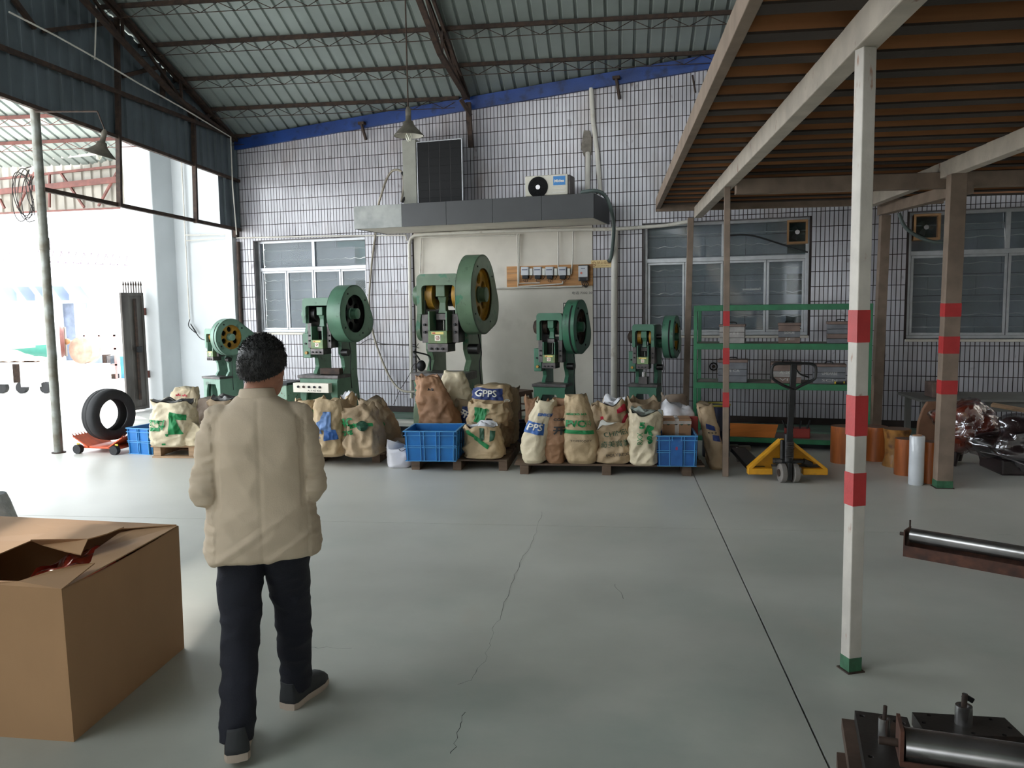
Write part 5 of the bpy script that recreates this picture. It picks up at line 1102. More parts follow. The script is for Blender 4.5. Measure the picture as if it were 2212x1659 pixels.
t_ = thing('white_carrier', 'white plastic carrier bag standing between the second pallet and the blue crate', 'bag', F(858, 1012, 0)+Vector((0, .10, 0)))
wv = (D(884, 1000, 8.45).x-D(835, 1000, 8.45).x)/2
S = Sack(wv*.98, .10, .255, (0, 0), (.85, .6), 33, amp=.014, jag=.06); nu, nv = 36, 22
rs = [[tuple(S.P(math.cos(2*PI*i/nu), math.sin(2*PI*i/nu), j/nv)) for i in range(nu)] for j in range(nv+1)]
MB().rings(rs, True, True).build('bag', 'poly_white', t_, smooth='all'); MB().tube(catmull([S.front(.2, .85), S.front(.45, .74)+Vector((0, -.01, 0)), S.front(.75, .84)], 5), .004, 5).build('handle', 'wire', t_)
# ------------------------------------------------------------------ blue crates
mat('crate_blue', (26, 112, 184), .42, var=.12, scale=6, bump=.03); mat('crate_blue_dull', (34, 98, 168), .5, var=.18, scale=8, bump=.03); layer(MATS['crate_blue_dull'], (120, 150, 180), 6, .64, .8, .4, space='Object')
mat('crate_edge', (74, 148, 206), .4, var=.05)
def crate(label, L, Rr, yb, yt, dep, zb, m, rz=0., cols=3, rows=2, label_panel=False):
    p = F((L+Rr)/2, yb, zb); a = (D(Rr, yb, p.y).x-D(L, yb, p.y).x)/2; h = D((L+Rr)/2, yt, p.y).z-zb
    t = thing('plastic_crate', label, 'crate', (p.x, p.y+dep/2, zb), rz, 'blue plastic crates'); b = dep/2; th = .008; a0, b0 = a*.95, b*.95
    MB().box(-a0, a0, -b0, b0, 0, .01).build('crate_floor', m, t)
    def wall(p0, p1, q0, q1, inn):
        mb = MB(); i = Vector(inn)*th; v_ = [Vector(p0), Vector(p1), Vector(q1), Vector(q0)]
        return mb.add(v_+[x+i for x in v_], [(0, 1, 2, 3), (7, 6, 5, 4), (1, 0, 4, 5), (2, 1, 5, 6), (3, 2, 6, 7), (0, 3, 7, 4)]).build('crate_wall', m, t)
    wall((-a0, -b0, 0), (a0, -b0, 0), (-a, -b, h), (a, -b, h), (0, 1, 0)); wall((a0, b0, 0), (-a0, b0, 0), (a, b, h), (-a, b, h), (0, -1, 0))
    wall((a0, -b0, 0), (a0, b0, 0), (a, -b, h), (a, b, h), (-1, 0, 0)); wall((-a0, b0, 0), (-a0, -b0, 0), (-a, b, h), (-a, -b, h), (1, 0, 0))
    mb = MB(); frame_ = (( -a-.014, a+.014, -b-.014, -b+.006), (-a-.014, a+.014, b-.006, b+.014), (-a-.014, -a+.006, -b+.006, b-.006), (a-.006, a+.014, -b+.006, b-.006))
    for q in frame_: mb.box(*q, h-.006, h+.006)
    mb.build('rim', 'crate_edge', t, bevel=.002)
    zr = [(h*.0+.004), h*.46, h*.52, h*.86, h*.99]
    for z_ in zr[:4]+[]:
        k_ = lerp(.95, 1, z_/h); MB().box(-a*k_-.012, a*k_+.012, -b*k_-.013, -b*k_+.001, z_-.003, z_+.004).build('rib', 'crate_edge', t); MB().box(a*k_-.001, a*k_+.010, -b*k_, b*k_, z_-.003, z_+.004).build('rib', m, t); MB().box(-a*k_-.010, -a*k_+.001, -b*k_, b*k_, z_-.003, z_+.004).build('rib', m, t)
    xs = []
    for i in range(cols+1):
        f_ = -.93+1.86*i/cols; xs += [f_] if i in (0, cols) else [f_-.07, f_+.07]
    for f_ in xs: MB().bar((f_*a0, -b0-.007, .004), (f_*a, -b-.007, h-.006), .007, .014, (0, 1, 0)).build('rib', 'crate_edge', t)
    for f_ in (-.9, -.3, .3, .9): MB().bar((a0+.007, f_*b0, .004), (a+.007, f_*b, h-.006), .007, .014, (1, 0, 0)).build('rib', 'crate_edge', t)
    if label_panel:
        MB().box(-.32*a, .30*a, -b*.985-.016, -b*.95, .01, h*.9).build('label_panel', m, t, bevel=.004)
        text_on(t, '8', .05, 'ink_red', (-.08*a, -b*.985-.017, h*.55), name='mark', t=.002)
    return t
c1 = crate('empty blue crate with square ribs standing on the third pallet', 874, 984, 997, 932, .52, ZD+.005, 'crate_blue', .02)
c2 = crate('scuffed blue crate holding a taped carton at the end of the long pallet', 1420, 1504, 1008, 942, .50, ZD, 'crate_blue_dull', 0, label_panel=True)
c3 = crate('blue crate standing on the floor beside the tyre', 283, 338, 982, 926, .55, 0, 'crate_blue', -.22, cols=2)
# cartons in the right crate
mat('carton', (176, 136, 104), .75, var=.08, scale=3, bump=.05); mat('tape', (196, 186, 178), .15, var=.1, scale=20, bump=.4, bscale=50); mat('box_red', (150, 48, 40), .55, var=.15, scale=5)
p = F(1464, 1000, ZD+.01); a_, b_ = D(1433, 905, p.y+.14), D(1493, 905, p.y+.14)
t = thing('carton', 'small taped cardboard carton with green marks in the right blue crate', 'carton', ((a_.x+b_.x)/2, p.y+.26, ZD+.012)); hh = a_.z-ZD-.012; w_ = (b_.x-a_.x)/2
MB().box(-w_, w_, -.13, .13, 0, hh).build('box', 'carton', t, bevel=.004); MB().box(-w_*.18, w_*.12, -.133, .134, 0, hh+.003).build('tape', 'tape', t); MB().box(-w_-.002, w_+.002, -.134, -.12, hh-.05, hh-.02).build('tape', 'tape', t)
for X_ in (-.72, -.1, .35, .92): MB().prism(circ(X_*w_*.9, hh-.045, .018, 8), [], 0, .003, XZ(-.130)).build('green_mark', 'ink_dkgreen', t)
text_on(t, 'G2 22x, 2TM-2200A', .02, 'ink_black', (-w_*.4, -.133, hh*.62), width=w_*1.0)
a_, b_ = D(1462, 900, p.y+.42), D(1512, 900, p.y+.42)
solo(MB().box(a_.x, b_.x-.02, p.y+.395, p.y+.47, ZD+.012, a_.z), 'flat_box', 'box_red', 'flat dark red box standing behind the taped carton', 'box', bevel=.006)
# drums behind the sacks
mat('drum_blue', (20, 28, 66), .35, var=.2, scale=6); mat('drum_rim', (150, 140, 60), .4)
q = D(1548, 930, 9.15); zt_ = D(1548, 874, 9.15).z
t = thing('blue_drum', 'dark blue drum with a yellow rim between the tan sack and the rack', 'drum', (q.x, 9.2, 0)); MB().lathe([(.145, 0), (.15, .02), (.15, zt_*.5), (.155, zt_*.52), (.15, zt_*.54), (.15, zt_-.01)], 28).build('body', 'drum_blue', t, smooth=True); MB().lathe([(.153, zt_-.015), (.158, zt_-.005), (.153, zt_+.006), (.14, zt_+.006), (.14, zt_-.015)], 28).build('rim', 'drum_rim', t, smooth=True)
q = D(1106, 930, 9.3)
t = thing('dark_bucket', 'dark navy bucket in the shadow behind the third pallet', 'bucket', (q.x+.1, 9.75, 0)); MB().lathe([(.10, 0), (.14, .30), (.145, .31), (.13, .31), (.095, .02)], 24, None, True, True).build('pail', 'drum_blue', t, smooth=True)
# ------------------------------------------------------------------ tyre on an orange dolly
mat('orange_paint', (206, 84, 40), .5, var=.2, scale=9); mat('hazard_yellow', (220, 190, 60), .5, bump=0)
q = F(232, 975); rzt = -.35
t = thing('tyre', 'black car tyre standing on the orange dolly by the yard opening', 'tyre', (D(236, 900, 9.25).x, 9.25, .13), rzt)
M = Matrix.Translation((0, 0, .315)) @ Matrix.Rotation(PI/2, 4, 'Y')
MB().lathe([(.19, -.09), (.205, -.105), (.255, -.115), (.295, -.105), (.31, -.085), (.315, -.05), (.311, -.046), (.315, -.042), (.316, 0), (.311, .004), (.315, .008), (.315, .05), (.31, .085), (.295, .105), (.255, .115), (.205, .105), (.19, .09), (.205, .06), (.28, .05), (.28, -.05), (.205, -.06), (.19, -.09)], 56, M, False, False).build('tyre_body', 'black_rubber', t, smooth='all')
qd = F(200, 984); d = thing('orange_dolly', 'low orange toothed dolly with dark wheels under the tyre', 'dolly', (D(232, 975, 9.15).x, 9.2, 0), -.12)
w_ = .30
MB().box(-w_, w_, -.18, .18, .06, .085).build('base', 'orange_paint', d, bevel=.004)
for sx in (-1, 1):
    MB().add([(sx*.14, -.2, .085), (sx*w_*1.15, -.2, .21), (sx*w_*1.15, .2, .21), (sx*.14, .2, .085), (sx*.14, -.2, .07), (sx*w_*1.15, -.2, .195), (sx*w_*1.15, .2, .195), (sx*.14, .2, .07)], [(0, 1, 2, 3), (7, 6, 5, 4), (0, 4, 5, 1), (1, 5, 6, 2), (2, 6, 7, 3), (3, 7, 4, 0)]).build('wing', 'orange_paint', d)
    for k in range(9): y_ = -.19+.047*k; MB().add([(sx*w_*1.1, y_-.015, .20), (sx*w_*1.1, y_+.015, .20), (sx*w_*1.24, y_, .245), (sx*w_*1.1, y_, .18)], [(0, 1, 2), (0, 3, 1), (0, 2, 3), (1, 3, 2)]).build('tooth', 'orange_paint', d)
    for k in range(5): MB().box(sx*w_*.9+k*.001-.02, sx*w_*.9+.02, -.205, -.198, .105+0*k, .125).build('reflector', 'hazard_yellow', d) if k == 0 else 0
    for sy in (-1, 1): MB().cyl((sx*w_*.86, sy*.22-.03, .055), (sx*w_*.86, sy*.22+.03, .055), .055, seg=20).build('wheel', 'black_rubber', d, smooth=True)
# ------------------------------------------------------------------ green rack with mould boxes
mat('rack_green', (34, 110, 72), .42, var=.14, scale=7, bump=.05); mat('rack_deck', (130, 122, 116), .7, var=.2, scale=5)
nF, nB = 2.0, 1.5; sL, sR = WL(1503, 662, nF)[0], WL(1882, 660, nF)[0]
zz = lambda y, x=1600: WL(x, y, nF)[1]
rk = thing('storage_rack', 'green steel rack with three shelves of mould boxes in front of the window', 'rack', wl((sL+sR)/2, nF, 0), -WA)
for s_ in (sL, sR):
    for n_ in (nF, nB): MB().box(s_-.02, s_+.02, -n_-.02, -n_+.02, 0, zz(659)).build('leg', 'rack_green', rk, frame=WF, bevel=.003)
for k_, (yt, yb) in enumerate(((659, 671), (742, 755), (827, 840), (944, 954))):
    z1_, z0_ = zz(yt), zz(yb)
    for n_ in (nF, nB): MB().box(sL-.02, sR+.02, -n_-.022, -n_+.01, z0_, z1_).build('rail', 'rack_green', rk, frame=WF, bevel=.003)
    for s_ in (sL, sR): MB().box(s_-.015, s_+.015, -nF, -nB, z0_, z1_).build('end_rail', 'rack_green', rk, frame=WF)
    if k_: MB().box(sL, sR, -nF+.01, -nB, z1_-.012, z1_-.002).build('shelf', 'rack_deck', rk, frame=WF)
mat('box_silver', (156, 152, 150), .5, metal=.3, var=.2, scale=8, bump=.1); mat('box_brown', (120, 100, 92), .6, var=.2, scale=8, bump=.15); mat('box_slate', (110, 112, 118), .5, metal=.2, var=.18, scale=7, bump=.1); mat('chalk', (190, 188, 184), .8, bump=0)
def mould(label, x0, x1, yt, yb, shelf_y, m, m2, txt, seams=3):
    zs = zz(shelf_y); n_ = nF-.05; a_, b_ = WL(x0, yb, n_)[0], WL(x1, yb, n_)[0]; h_ = WL(x0, yt, n_)[1]-zs; w_ = (b_-a_)/2
    t = thing('mould_box', label, 'box', wl((a_+b_)/2, n_, zs), -WA, 'mould boxes on the green rack')
    for k in range(seams): MB().box(-w_, w_, 0, .22, h_*.88*k/seams+.002, h_*.88*(k+1)/seams-.002).build('plate', m if k != 1 or m2 == m else m2, t, bevel=.002)
    MB().box(-w_-.008, w_+.008, -.008, .228, h_*.88, h_).build('lid', 'box_brown', t, bevel=.003)
    MB().tube(catmull([(-.04, .1, h_), (-.035, .1, h_+.02), (.035, .1, h_+.02), (.04, .1, h_)], 4), .006, 5).build('handle', 'black_steel', t)
    for i, tx in enumerate(txt): text_on(t, tx, .045 if i == 0 else .038, 'chalk', (-w_*.45, 0, h_*(.46-.34*i)), width=w_*.95)
    return t
mould('silver mould box at the left end of the upper shelf', 1554, 1608, 701, 739, 742, 'box_silver', 'box_silver', ['3-11'])
mould('brown mould box in the middle of the upper shelf, above the pallet jack handle', 1681, 1728, 698, 740, 742, 'box_brown', 'box_slate', ['SAOHUAR', 'JC'])
mould('rusty striped mould box at the right end of the upper shelf', 1787, 1846, 695, 741, 742, 'box_slate', 'box_brown', [], 4)
mould('grey mould box at the left end of the lower shelf', 1551, 1613, 777, 826, 827, 'box_slate', 'box_slate', ['H5 CA'])
mould('brown-grey mould box behind the pallet jack handle', 1666, 1730, 783, 828, 827, 'box_brown', 'box_silver', ['A-208', 'VIF'])
mould('dark grey mould box with a bright top strip at the right of the lower shelf', 1756, 1826, 787, 829, 827, 'box_slate', 'box_slate', ['UMEARBE', 'SCN'])
q = WL(1541, 792, .05); t = thing('wall_valve', 'small round dark valve wheel on the tiles behind the green rack', 'valve', wl(q[0], .008, q[1]-.05), -WA); MB().tube([(.05*math.cos(u*PI/10), -.03, .05+.05*math.sin(u*PI/10)) for u in range(21)], .009, 8).build('hand_wheel', 'black_steel', t, smooth=True); MB().cyl((0, -.04, .05), (0, 0, .05), .022, seg=12).build('stem', 'rust_steel', t)
mat('oak_board', (196, 116, 54), .5, var=.12, scale=4, stretch=(.5, 4, 4), bump=.03)
a_, b_ = WL(1572, 935, nF-.03)[0], WL(1673, 935, nF-.03)[0]; zs = zz(944)
solo(MB().add([(a_, -nF+.03, zs), (b_, -nF+.03, zs), (b_+.04, -nF+.20, zs+.13), (a_, -nF+.20, zs+.13), (a_, -nF+.05, zs), (b_, -nF+.05, zs), (b_+.04, -nF+.22, zs+.13), (a_, -nF+.22, zs+.13)], [(0, 1, 2, 3), (7, 6, 5, 4), (0, 4, 5, 1), (1, 5, 6, 2), (2, 6, 7, 3), (3, 7, 4, 0)]), 'wooden_board', 'oak_board', 'orange-brown board leaning on the bottom shelf of the green rack', 'board', frame=WF, bevel=.002)
a_, b_ = WL(1694, 935, nF-.1)[0], WL(1750, 935, nF-.1)[0]; t = thing('red_machine_part', 'red machine part with black levers on the bottom shelf behind the pallet jack', 'machine part', wl((a_+b_)/2, nF-.14, zs), -WA); w_ = (b_-a_)/2
MB().box(-w_, w_, -.08, .08, 0, .11).build('housing', 'box_red', t, bevel=.01)
for k in range(4): MB().bar((-w_+.03+.07*k, -.05, .08), (-w_-.02+.1*k, .02, .19+.01*(k % 2)), .016).build('lever', 'black_steel', t)
q = WL(1816, 826, nF-.02); t = thing('torch', 'small black and yellow torch lying on the front edge of the lower shelf', 'torch', wl(q[0], nF-.02, zz(827)+.016), -WA); MB().cyl((-.05, 0, 0), (.06, 0, .005), .013, seg=12).build('barrel', 'black_rubber', t, smooth=True); MB().cyl((-.065, 0, 0), (-.05, 0, 0), .016, seg=12).build('head', 'hazard_yellow', t); MB().cyl((.03, 0, .004), (.04, 0, .004), .014, seg=12).build('ring', 'hazard_yellow', t)
q = F(1608, 972, 0); solo(MB().box(-.07, .07, -.05, .05, 0, .05), 'stone_block', 'cement', 'small grey block on the floor under the green rack', 'block', frame=Matrix.Translation(q), bevel=.008)
q = F(1583, 975, 0); solo(MB().box(-.03, .03, -.03, .03, 0, .06).box(-.06, .06, -.05, .05, .06, .075), 'steel_stub', 'grey_steel', 'small steel stub on the floor beside the slim striped post', 'block', frame=Matrix.Translation(q))
mat('dark_beam', (40, 46, 56), .6)
solo(MB().box(sL+.35, sR-.1, -nF+.2, -nF+.32, 0, .07), 'steel_beam', 'dark_beam', 'dark steel beam lying on the floor under the green rack', 'beam', frame=WF, bevel=.004)
# ------------------------------------------------------------------ pallet jack
mat('jack_yellow', (224, 160, 34), .42, var=.12, scale=8, bump=.06); layer(MATS['jack_yellow'], (120, 90, 50), 9, .64, .76, .5, space='Object'); mat('wheel_grey', (136, 130, 126), .6, var=.15, scale=10); mat('jack_black', (34, 34, 36), .4, var=.2, scale=10)
q = F(1707, 1046, 0); j = thing('pallet_jack', 'yellow hand pallet jack with a black loop handle in front of the green rack', 'pallet jack', (q.x, q.y+.09, 0), .02)
for sx in (-1, 1):
    wh = MB().lathe([(.03, -.026), (.085, -.026), (.09, -.02), (.09, .02), (.085, .026), (.03, .026)], 28, Matrix.Translation((sx*.058+.0, 0, .09)) @ Matrix.Rotation(.12, 4, 'Z') @ Matrix.Rotation(PI/2, 4, 'Y')).build('steer_wheel', 'wheel_grey', j, smooth=True)
    MB().cyl((sx*.086, -.002, .09), (sx*.092, -.003, .09), .035, seg=16).build('wheel_hub', 'rust_steel', wh)
MB().box(-.022, .022, -.07, .06, .03, .20).build('yoke', 'jack_black', j, bevel=.008); MB().box(-.13, .14, .0, .07, .18, .215).build('cross_beam', 'jack_black', j, bevel=.006); MB().cyl((.14, .03, .195), (.22, .05, .16), .03, seg=12).build('link_rod', 'jack_black', j, smooth=True); MB().cyl((-.14, .03, .20), (-.06, .02, .20), .028, seg=12).build('link_rod', 'grey_steel', j, smooth=True)
MB().cyl((0, .02, .20), (0, .02, .46), .042, seg=18).build('pump_cylinder', 'jack_black', j, smooth=True); MB().cyl((-.055, .02, .22), (-.055, .02, .40), .022, seg=12).build('relief_cylinder', 'jack_black', j, smooth=True)
mb = MB(); mb.tube([(.0+.034*math.cos(u*.8), -.045+.034*math.sin(u*.8)*.6, .24+.0022*u) for u in range(72)], .006, 5); mb.build('spring', 'grey_steel', j, smooth=True)
zt_ = D(1697, 951, q.y+.1).z
for sx in (-1, 1):
    a_ = Vector((sx*.035-.02, .10, zt_-.01)); b_ = Vector((sx*.36, .07, .115))
    MB().bar(a_, b_, .10, .028, (sx*.6, 0, .8)).build('side_strut', 'jack_yellow', j, bevel=.004)
    MB().add([(sx*.03, .16, zt_-.03), (sx*.34, .16, .11), (sx*.12, .16, .11), (sx*.03, .16, .2), (sx*.03, .172, zt_-.03), (sx*.34, .172, .11), (sx*.12, .172, .11), (sx*.03, .172, .2)], [(0, 1, 2, 3), (7, 6, 5, 4), (0, 4, 5, 1), (1, 5, 6, 2), (2, 6, 7, 3), (3, 7, 4, 0)]).build('gusset_plate', 'jack_yellow', j)
    MB().box(min(sx*.14, sx*.37), max(sx*.14, sx*.37), .02, .10, .065, .125).build('heel_box', 'jack_yellow', j, bevel=.008)
    f_ = MB().box(min(sx*.19, sx*.35), max(sx*.19, sx*.35), .10, 1.15, .075, .125).build('fork', 'jack_yellow' if 0 else 'jack_black', j, bevel=.006)
    MB().cyl((sx*.23, 1.0, .04), (sx*.31, 1.0, .04), .04, seg=14).build('load_roller', 'wheel_grey', f_, smooth=True)
MB().box(-.055, .02, .09, .13, zt_-.05, zt_).build('top_block', 'jack_yellow', j, bevel=.006); MB().box(-.13, .30, .12, .15, .125, .145).build('floor_plate', 'grey_steel', j)
ht = D(1712, 786, q.y).z
MB().bar((-.0, -.01, .40), (.025, -.03, ht-.0), .055, .035, (0, 1, 0)).build('handle_shaft', 'jack_black', j, bevel=.006)
hl = []
for x_, z_ in ((.03, .42*0+ht-.245), (-.06, ht-.21), (-.155, ht-.15), (-.175, ht-.11), (-.17, ht-.03), (-.14, ht-.005), (-.08, ht), (.025, ht), (.14, ht-.002), (.195, ht-.01), (.222, ht-.04), (.22, ht-.12), (.20, ht-.155), (.10, ht-.205), (.03, ht-.245)): hl.append((x_, -.035, z_))
MB().tube(catmull(hl, 4), .0135, 8).build('loop_handle', 'jack_black', j, smooth=True); MB().tube(catmull([(.04, -.04, ht-.05), (.08, -.05, ht-.10), (.16, -.045, ht-.13)], 4), .008, 6).build('release_lever', 'jack_black', j, smooth=True)
# ------------------------------------------------------------------ tree stump stools
mat('stump_orange', (188, 104, 50), .35, var=.25, scale=3, stretch=(4, 4, .5), bump=.15, bscale=20, coat=.4); layer(MATS['stump_orange'], (92, 42, 22), 5, .56, .74, .7, space='Object', stretch=(3, 3, .4))
mat('stump_bark', (176, 124, 62), .5, var=.3, scale=5, bump=.6, bscale=18, coat=.3); layer(MATS['stump_bark'], (88, 50, 26), 9, .52, .66, .8, space='Object'); mat('stump_top', (112, 86, 72), .7, var=.15, scale=6)
def stump(label, px, w_, yb, yt, m='stump_orange', rough=.0, flare=.0, seed=0, Y=None):
    q = F(px, yb, 0); r_ = w_/2/FOC*((q-CAM).dot(fw)); c = Vector((q.x, q.y+r_, 0)); h_ = D(px, yt, c.y-r_*.3).z
    t = thing('log_stool', label, 'stool', c, 0, 'log stools under the deck'); rs = []
    for k in range(17):
        v = k/16; ring = []
        for i in range(40):
            a = 2*PI*i/40; rr_ = r_*(1+.045*noise.noise(Vector((math.cos(a)*1.5+seed, math.sin(a)*1.5, v*.8)))+rough*noise.noise(Vector((math.cos(a)*3+seed, math.sin(a)*3, v*5)))+flare*(2*v-1)**2*.9-flare*.3)
            if v > .97: rr_ *= .985
            ring.append((rr_*math.cos(a), rr_*math.sin(a), h_*v))
        rs.append(ring)
    MB().rings(rs, True, False).build('trunk', m, t, smooth=True)
    MB().add([(p_[0]*.995, p_[1]*.995, h_-.001) for p_ in rs[-1]]+[(p_[0]*.7, p_[1]*.7, h_+.001) for p_ in rs[-1]]+[(0, 0, h_+.002)], [(i, (i+1) % 40, 40+(i+1) % 40, 40+i) for i in range(40)]+[(40+i, 40+(i+1) % 40, 80) for i in range(40)]).build('cut_face', 'stump_top', t, smooth=True)
stump('log stool half hidden behind the nearest red-banded post', 1826, 50, 1003, 921, seed=1)
stump('dark orange log stool directly right of the nearest red-banded post', 1898, 50, 998, 922, seed=2)
stump('gnarled yellow-brown log stool flared at top and bottom', 1944, 50, 1011, 927, 'stump_bark', .10, .22, 3)
stump('orange log stool with a long crack left of the white roll', 1962, 44, 1029, 948, seed=4)
stump('slim shiny log stool between the white roll and the wide post', 2016, 44, 1046, 954, seed=5)
mat('stretch_film', (214, 218, 224), .2, var=.05, scale=6, bump=.15, bscale=30, coat=.4)
q = F(1984, 1050, 0); t = thing('film_roll', 'white roll of stretch film standing on end beside the wide post', 'roll', (q.x, q.y+.07, 0)); hh = D(1984, 941, q.y+.07).z
MB().lathe([(.060, 0), (.066, .01), (.0665, hh*.3), (.065, hh*.6), (.0665, hh-.01), (.06, hh)], 32).build('film', 'stretch_film', t, smooth=True); MB().lathe([(.04, hh-.02), (.04, hh+.008), (.03, hh+.008), (.03, hh-.02)], 24).build('core', 'carton', t, smooth=True)
# ------------------------------------------------------------------ furniture wrapped in film
mat('root_wood', (150, 54, 30), .3, var=.3, scale=3, bump=.1, coat=.6); layer(MATS['root_wood'], (62, 24, 20), 4, .45, .65, .8, space='Object'); layer(MATS['root_wood'], (186, 120, 50), 5, .66, .74, .6, space='Object', seed=3)
mat('root_dark', (52, 36, 40), .35, var=.4, scale=3, bump=.1, coat=.5); mat('slab_brown', (142, 104, 80), .6, var=.2, scale=3, bump=.2); mat('table_grey', (112, 112, 108), .6, var=.1, scale=3)
film = bpy.data.materials.new('clear_film'); film.use_nodes = True; N_ = film.node_tree.nodes; L_ = film.node_tree.links; N_.remove(N_['Principled BSDF'])
tr_, gl_, mx_ = N_.new('ShaderNodeBsdfTransparent'), N_.new('ShaderNodeBsdfGlossy'), N_.new('ShaderNodeMixShader'); gl_.inputs['Roughness'].default_value = .13; gl_.inputs['Color'].default_value = (.95, .95, 1, 1)
lw = N_.new('ShaderNodeLayerWeight'); lw.inputs[0].default_value = .45; ma_ = N_.new('ShaderNodeMath'); ma_.operation = 'MULTIPLY_ADD'; ma_.inputs[1].default_value = .45; ma_.inputs[2].default_value = .12; L_.new(lw.outputs['Fresnel'], ma_.inputs[0])
L_.new(ma_.outputs[0], mx_.inputs[0]); L_.new(tr_.outputs[0], mx_.inputs[1]); L_.new(gl_.outputs[0], mx_.inputs[2]); L_.new(mx_.outputs[0], N_['Material Output'].inputs[0]); MATS['clear_film'] = film
def lump(name, c, r_, seed, m, parent, amp=.22, seg=44, name2=None, off=0., fr=1.5):
    mb = MB(); n_ = seg//2
    def fn(u, v):
        th, ph = 2*PI*u, PI*(.01+.98*v); d_ = Vector((math.sin(ph)*math.cos(th), math.sin(ph)*math.sin(th), -math.cos(ph)))
        k_ = 1+amp*noise.noise(d_*fr+Vector((seed, 0, 0)))*1.6
        if off: d1, _ = noise.voronoi(d_*3.4+Vector((seed, 2, 0))); k_ += off*(.9-1.1*abs(noise.noise(d_*3.3+Vector((seed, 1, 0))))*2)+.05*(1-2*abs(noise.noise(d_*8+Vector((seed, 0, d_.x*3)))))
        return (c[0]+d_.x*r_[0]*k_, c[1]+d_.y*r_[1]*k_, max(.002, c[2]+d_.z*r_[2]*k_))
    mb.grid(fn, seg, n_, True); return mb.build(name, m, parent, smooth='all', frame=ID)
A0 = D(2100, 925, 8.75); t = thing('wrapped_root_table', 'glossy red-brown root table wrapped in clear film behind the wide post', 'table', (A0.x, 8.85, 0))
lump('carved_top', (A0.x-.02, 8.85, D(2100, 925, 8.75).z), (.30, .28, .25), 3, 'root_wood', t); lump('film_wrap', (A0.x-.02, 8.85, A0.z), (.30, .28, .25), 3, 'clear_film', t, off=.10, seg=90)
for dx, dy in ((-.12, -.05), (.15, .05), (0, .15)): MB().tube([(A0.x+dx, 8.85+dy, .25), (A0.x+dx*1.4, 8.85+dy*1.5, 0)], [.06, .04], 10).build('root_leg', 'root_dark', t, frame=ID, smooth=True)
A1 = D(2190, 955, 8.3); t = thing('wrapped_dark_table', 'dark root furniture under crumpled clear film at the right edge', 'table', (A1.x+.2, 8.4, 0))
lump('carved_body', (A1.x+.22, 8.4, A1.z-.0), (.42, .34, .21), 8, 'root_dark', t, amp=.3); lump('film_wrap', (A1.x+.22, 8.4, A1.z), (.43, .35, .22), 8, 'clear_film', t, amp=.3, off=.10, seg=90); MB().box(A1.x-.1, A1.x+.5, 8.3, 8.8, 0, .16).build('base', 'root_dark', t, frame=ID, bevel=.02)
mb = MB(); P_ = [D(*p_) for p_ in ((2118, 975, 8.35), (2165, 985, 8.2), (2212, 1003, 8.1), (2290, 1020, 8.0))]
mb.tube(P_, .006, 5); mb.build('film_edge', 'clear_film', t, frame=ID)
zt_ = D(2000, 868, 9.3).z
t = thing('workbench', 'long grey-topped table behind the wrapped furniture', 'table', (D(2100, 860, 9.6).x, 9.9, 0)); xa, xb = D(1983, 865, 9.6).x, D(2110, 865, 9.6).x+2.2
MB().box(xa, xb, 9.5, 10.3, zt_-.03, zt_).build('table_top', 'table_grey', t, frame=ID, bevel=.004)
MB().box(xa+.03, xb, 9.55, 9.6, zt_-.14, zt_-.03).build('apron', 'table_grey', t, frame=ID)
for x_ in (xa+.1, xb-.1):
    for y_ in (9.58, 10.2): MB().box(x_-.03, x_+.03, y_-.03, y_+.03, 0, zt_-.03).build('leg', 'table_grey', t, frame=ID)
q = D(2035, 905, 9.25); t = thing('curved_slab', 'large curved brown wood slab leaning behind the film roll', 'slab', (q.x, 9.3, 0))
o_ = [(D(px, py, 9.25).x-q.x, D(px, py, 9.25).z) for px, py in ((1980, 958), (1984, 912), (1994, 884), (2004, 868), (2100, 866), (2104, 958))]
MB().prism(o_[::-1], [], 0, .05, Matrix(((1, 0, 0, 0), (0, 0, -1, 0), (0, 1, 0, 0), (0, 0, 0, 1)))).build('slab', 'slab_brown', t, bevel=.01)
za_ = zt_; q = D(2025, 840, 9.8); h_ = D(2025, 824, 9.8).z-zt_
solo(MB().box(-.10, .14, -.12, .12, 0, h_), 'timber_block', 'stump_bark' if 0 else 'box_brown', 'brown timber block standing on the long grey table', 'block', frame=Matrix.Translation((q.x, 9.8, zt_)), bevel=.01)
P_ = [D(2142, 874, 9.2), D(2290, 900, 8.9)]
solo(MB().bar(P_[0], P_[1], .16, .03), 'pale_plank', 'pallet_pale', 'pale plank lying over the wrapped furniture at the right edge', 'plank', bevel=.003)
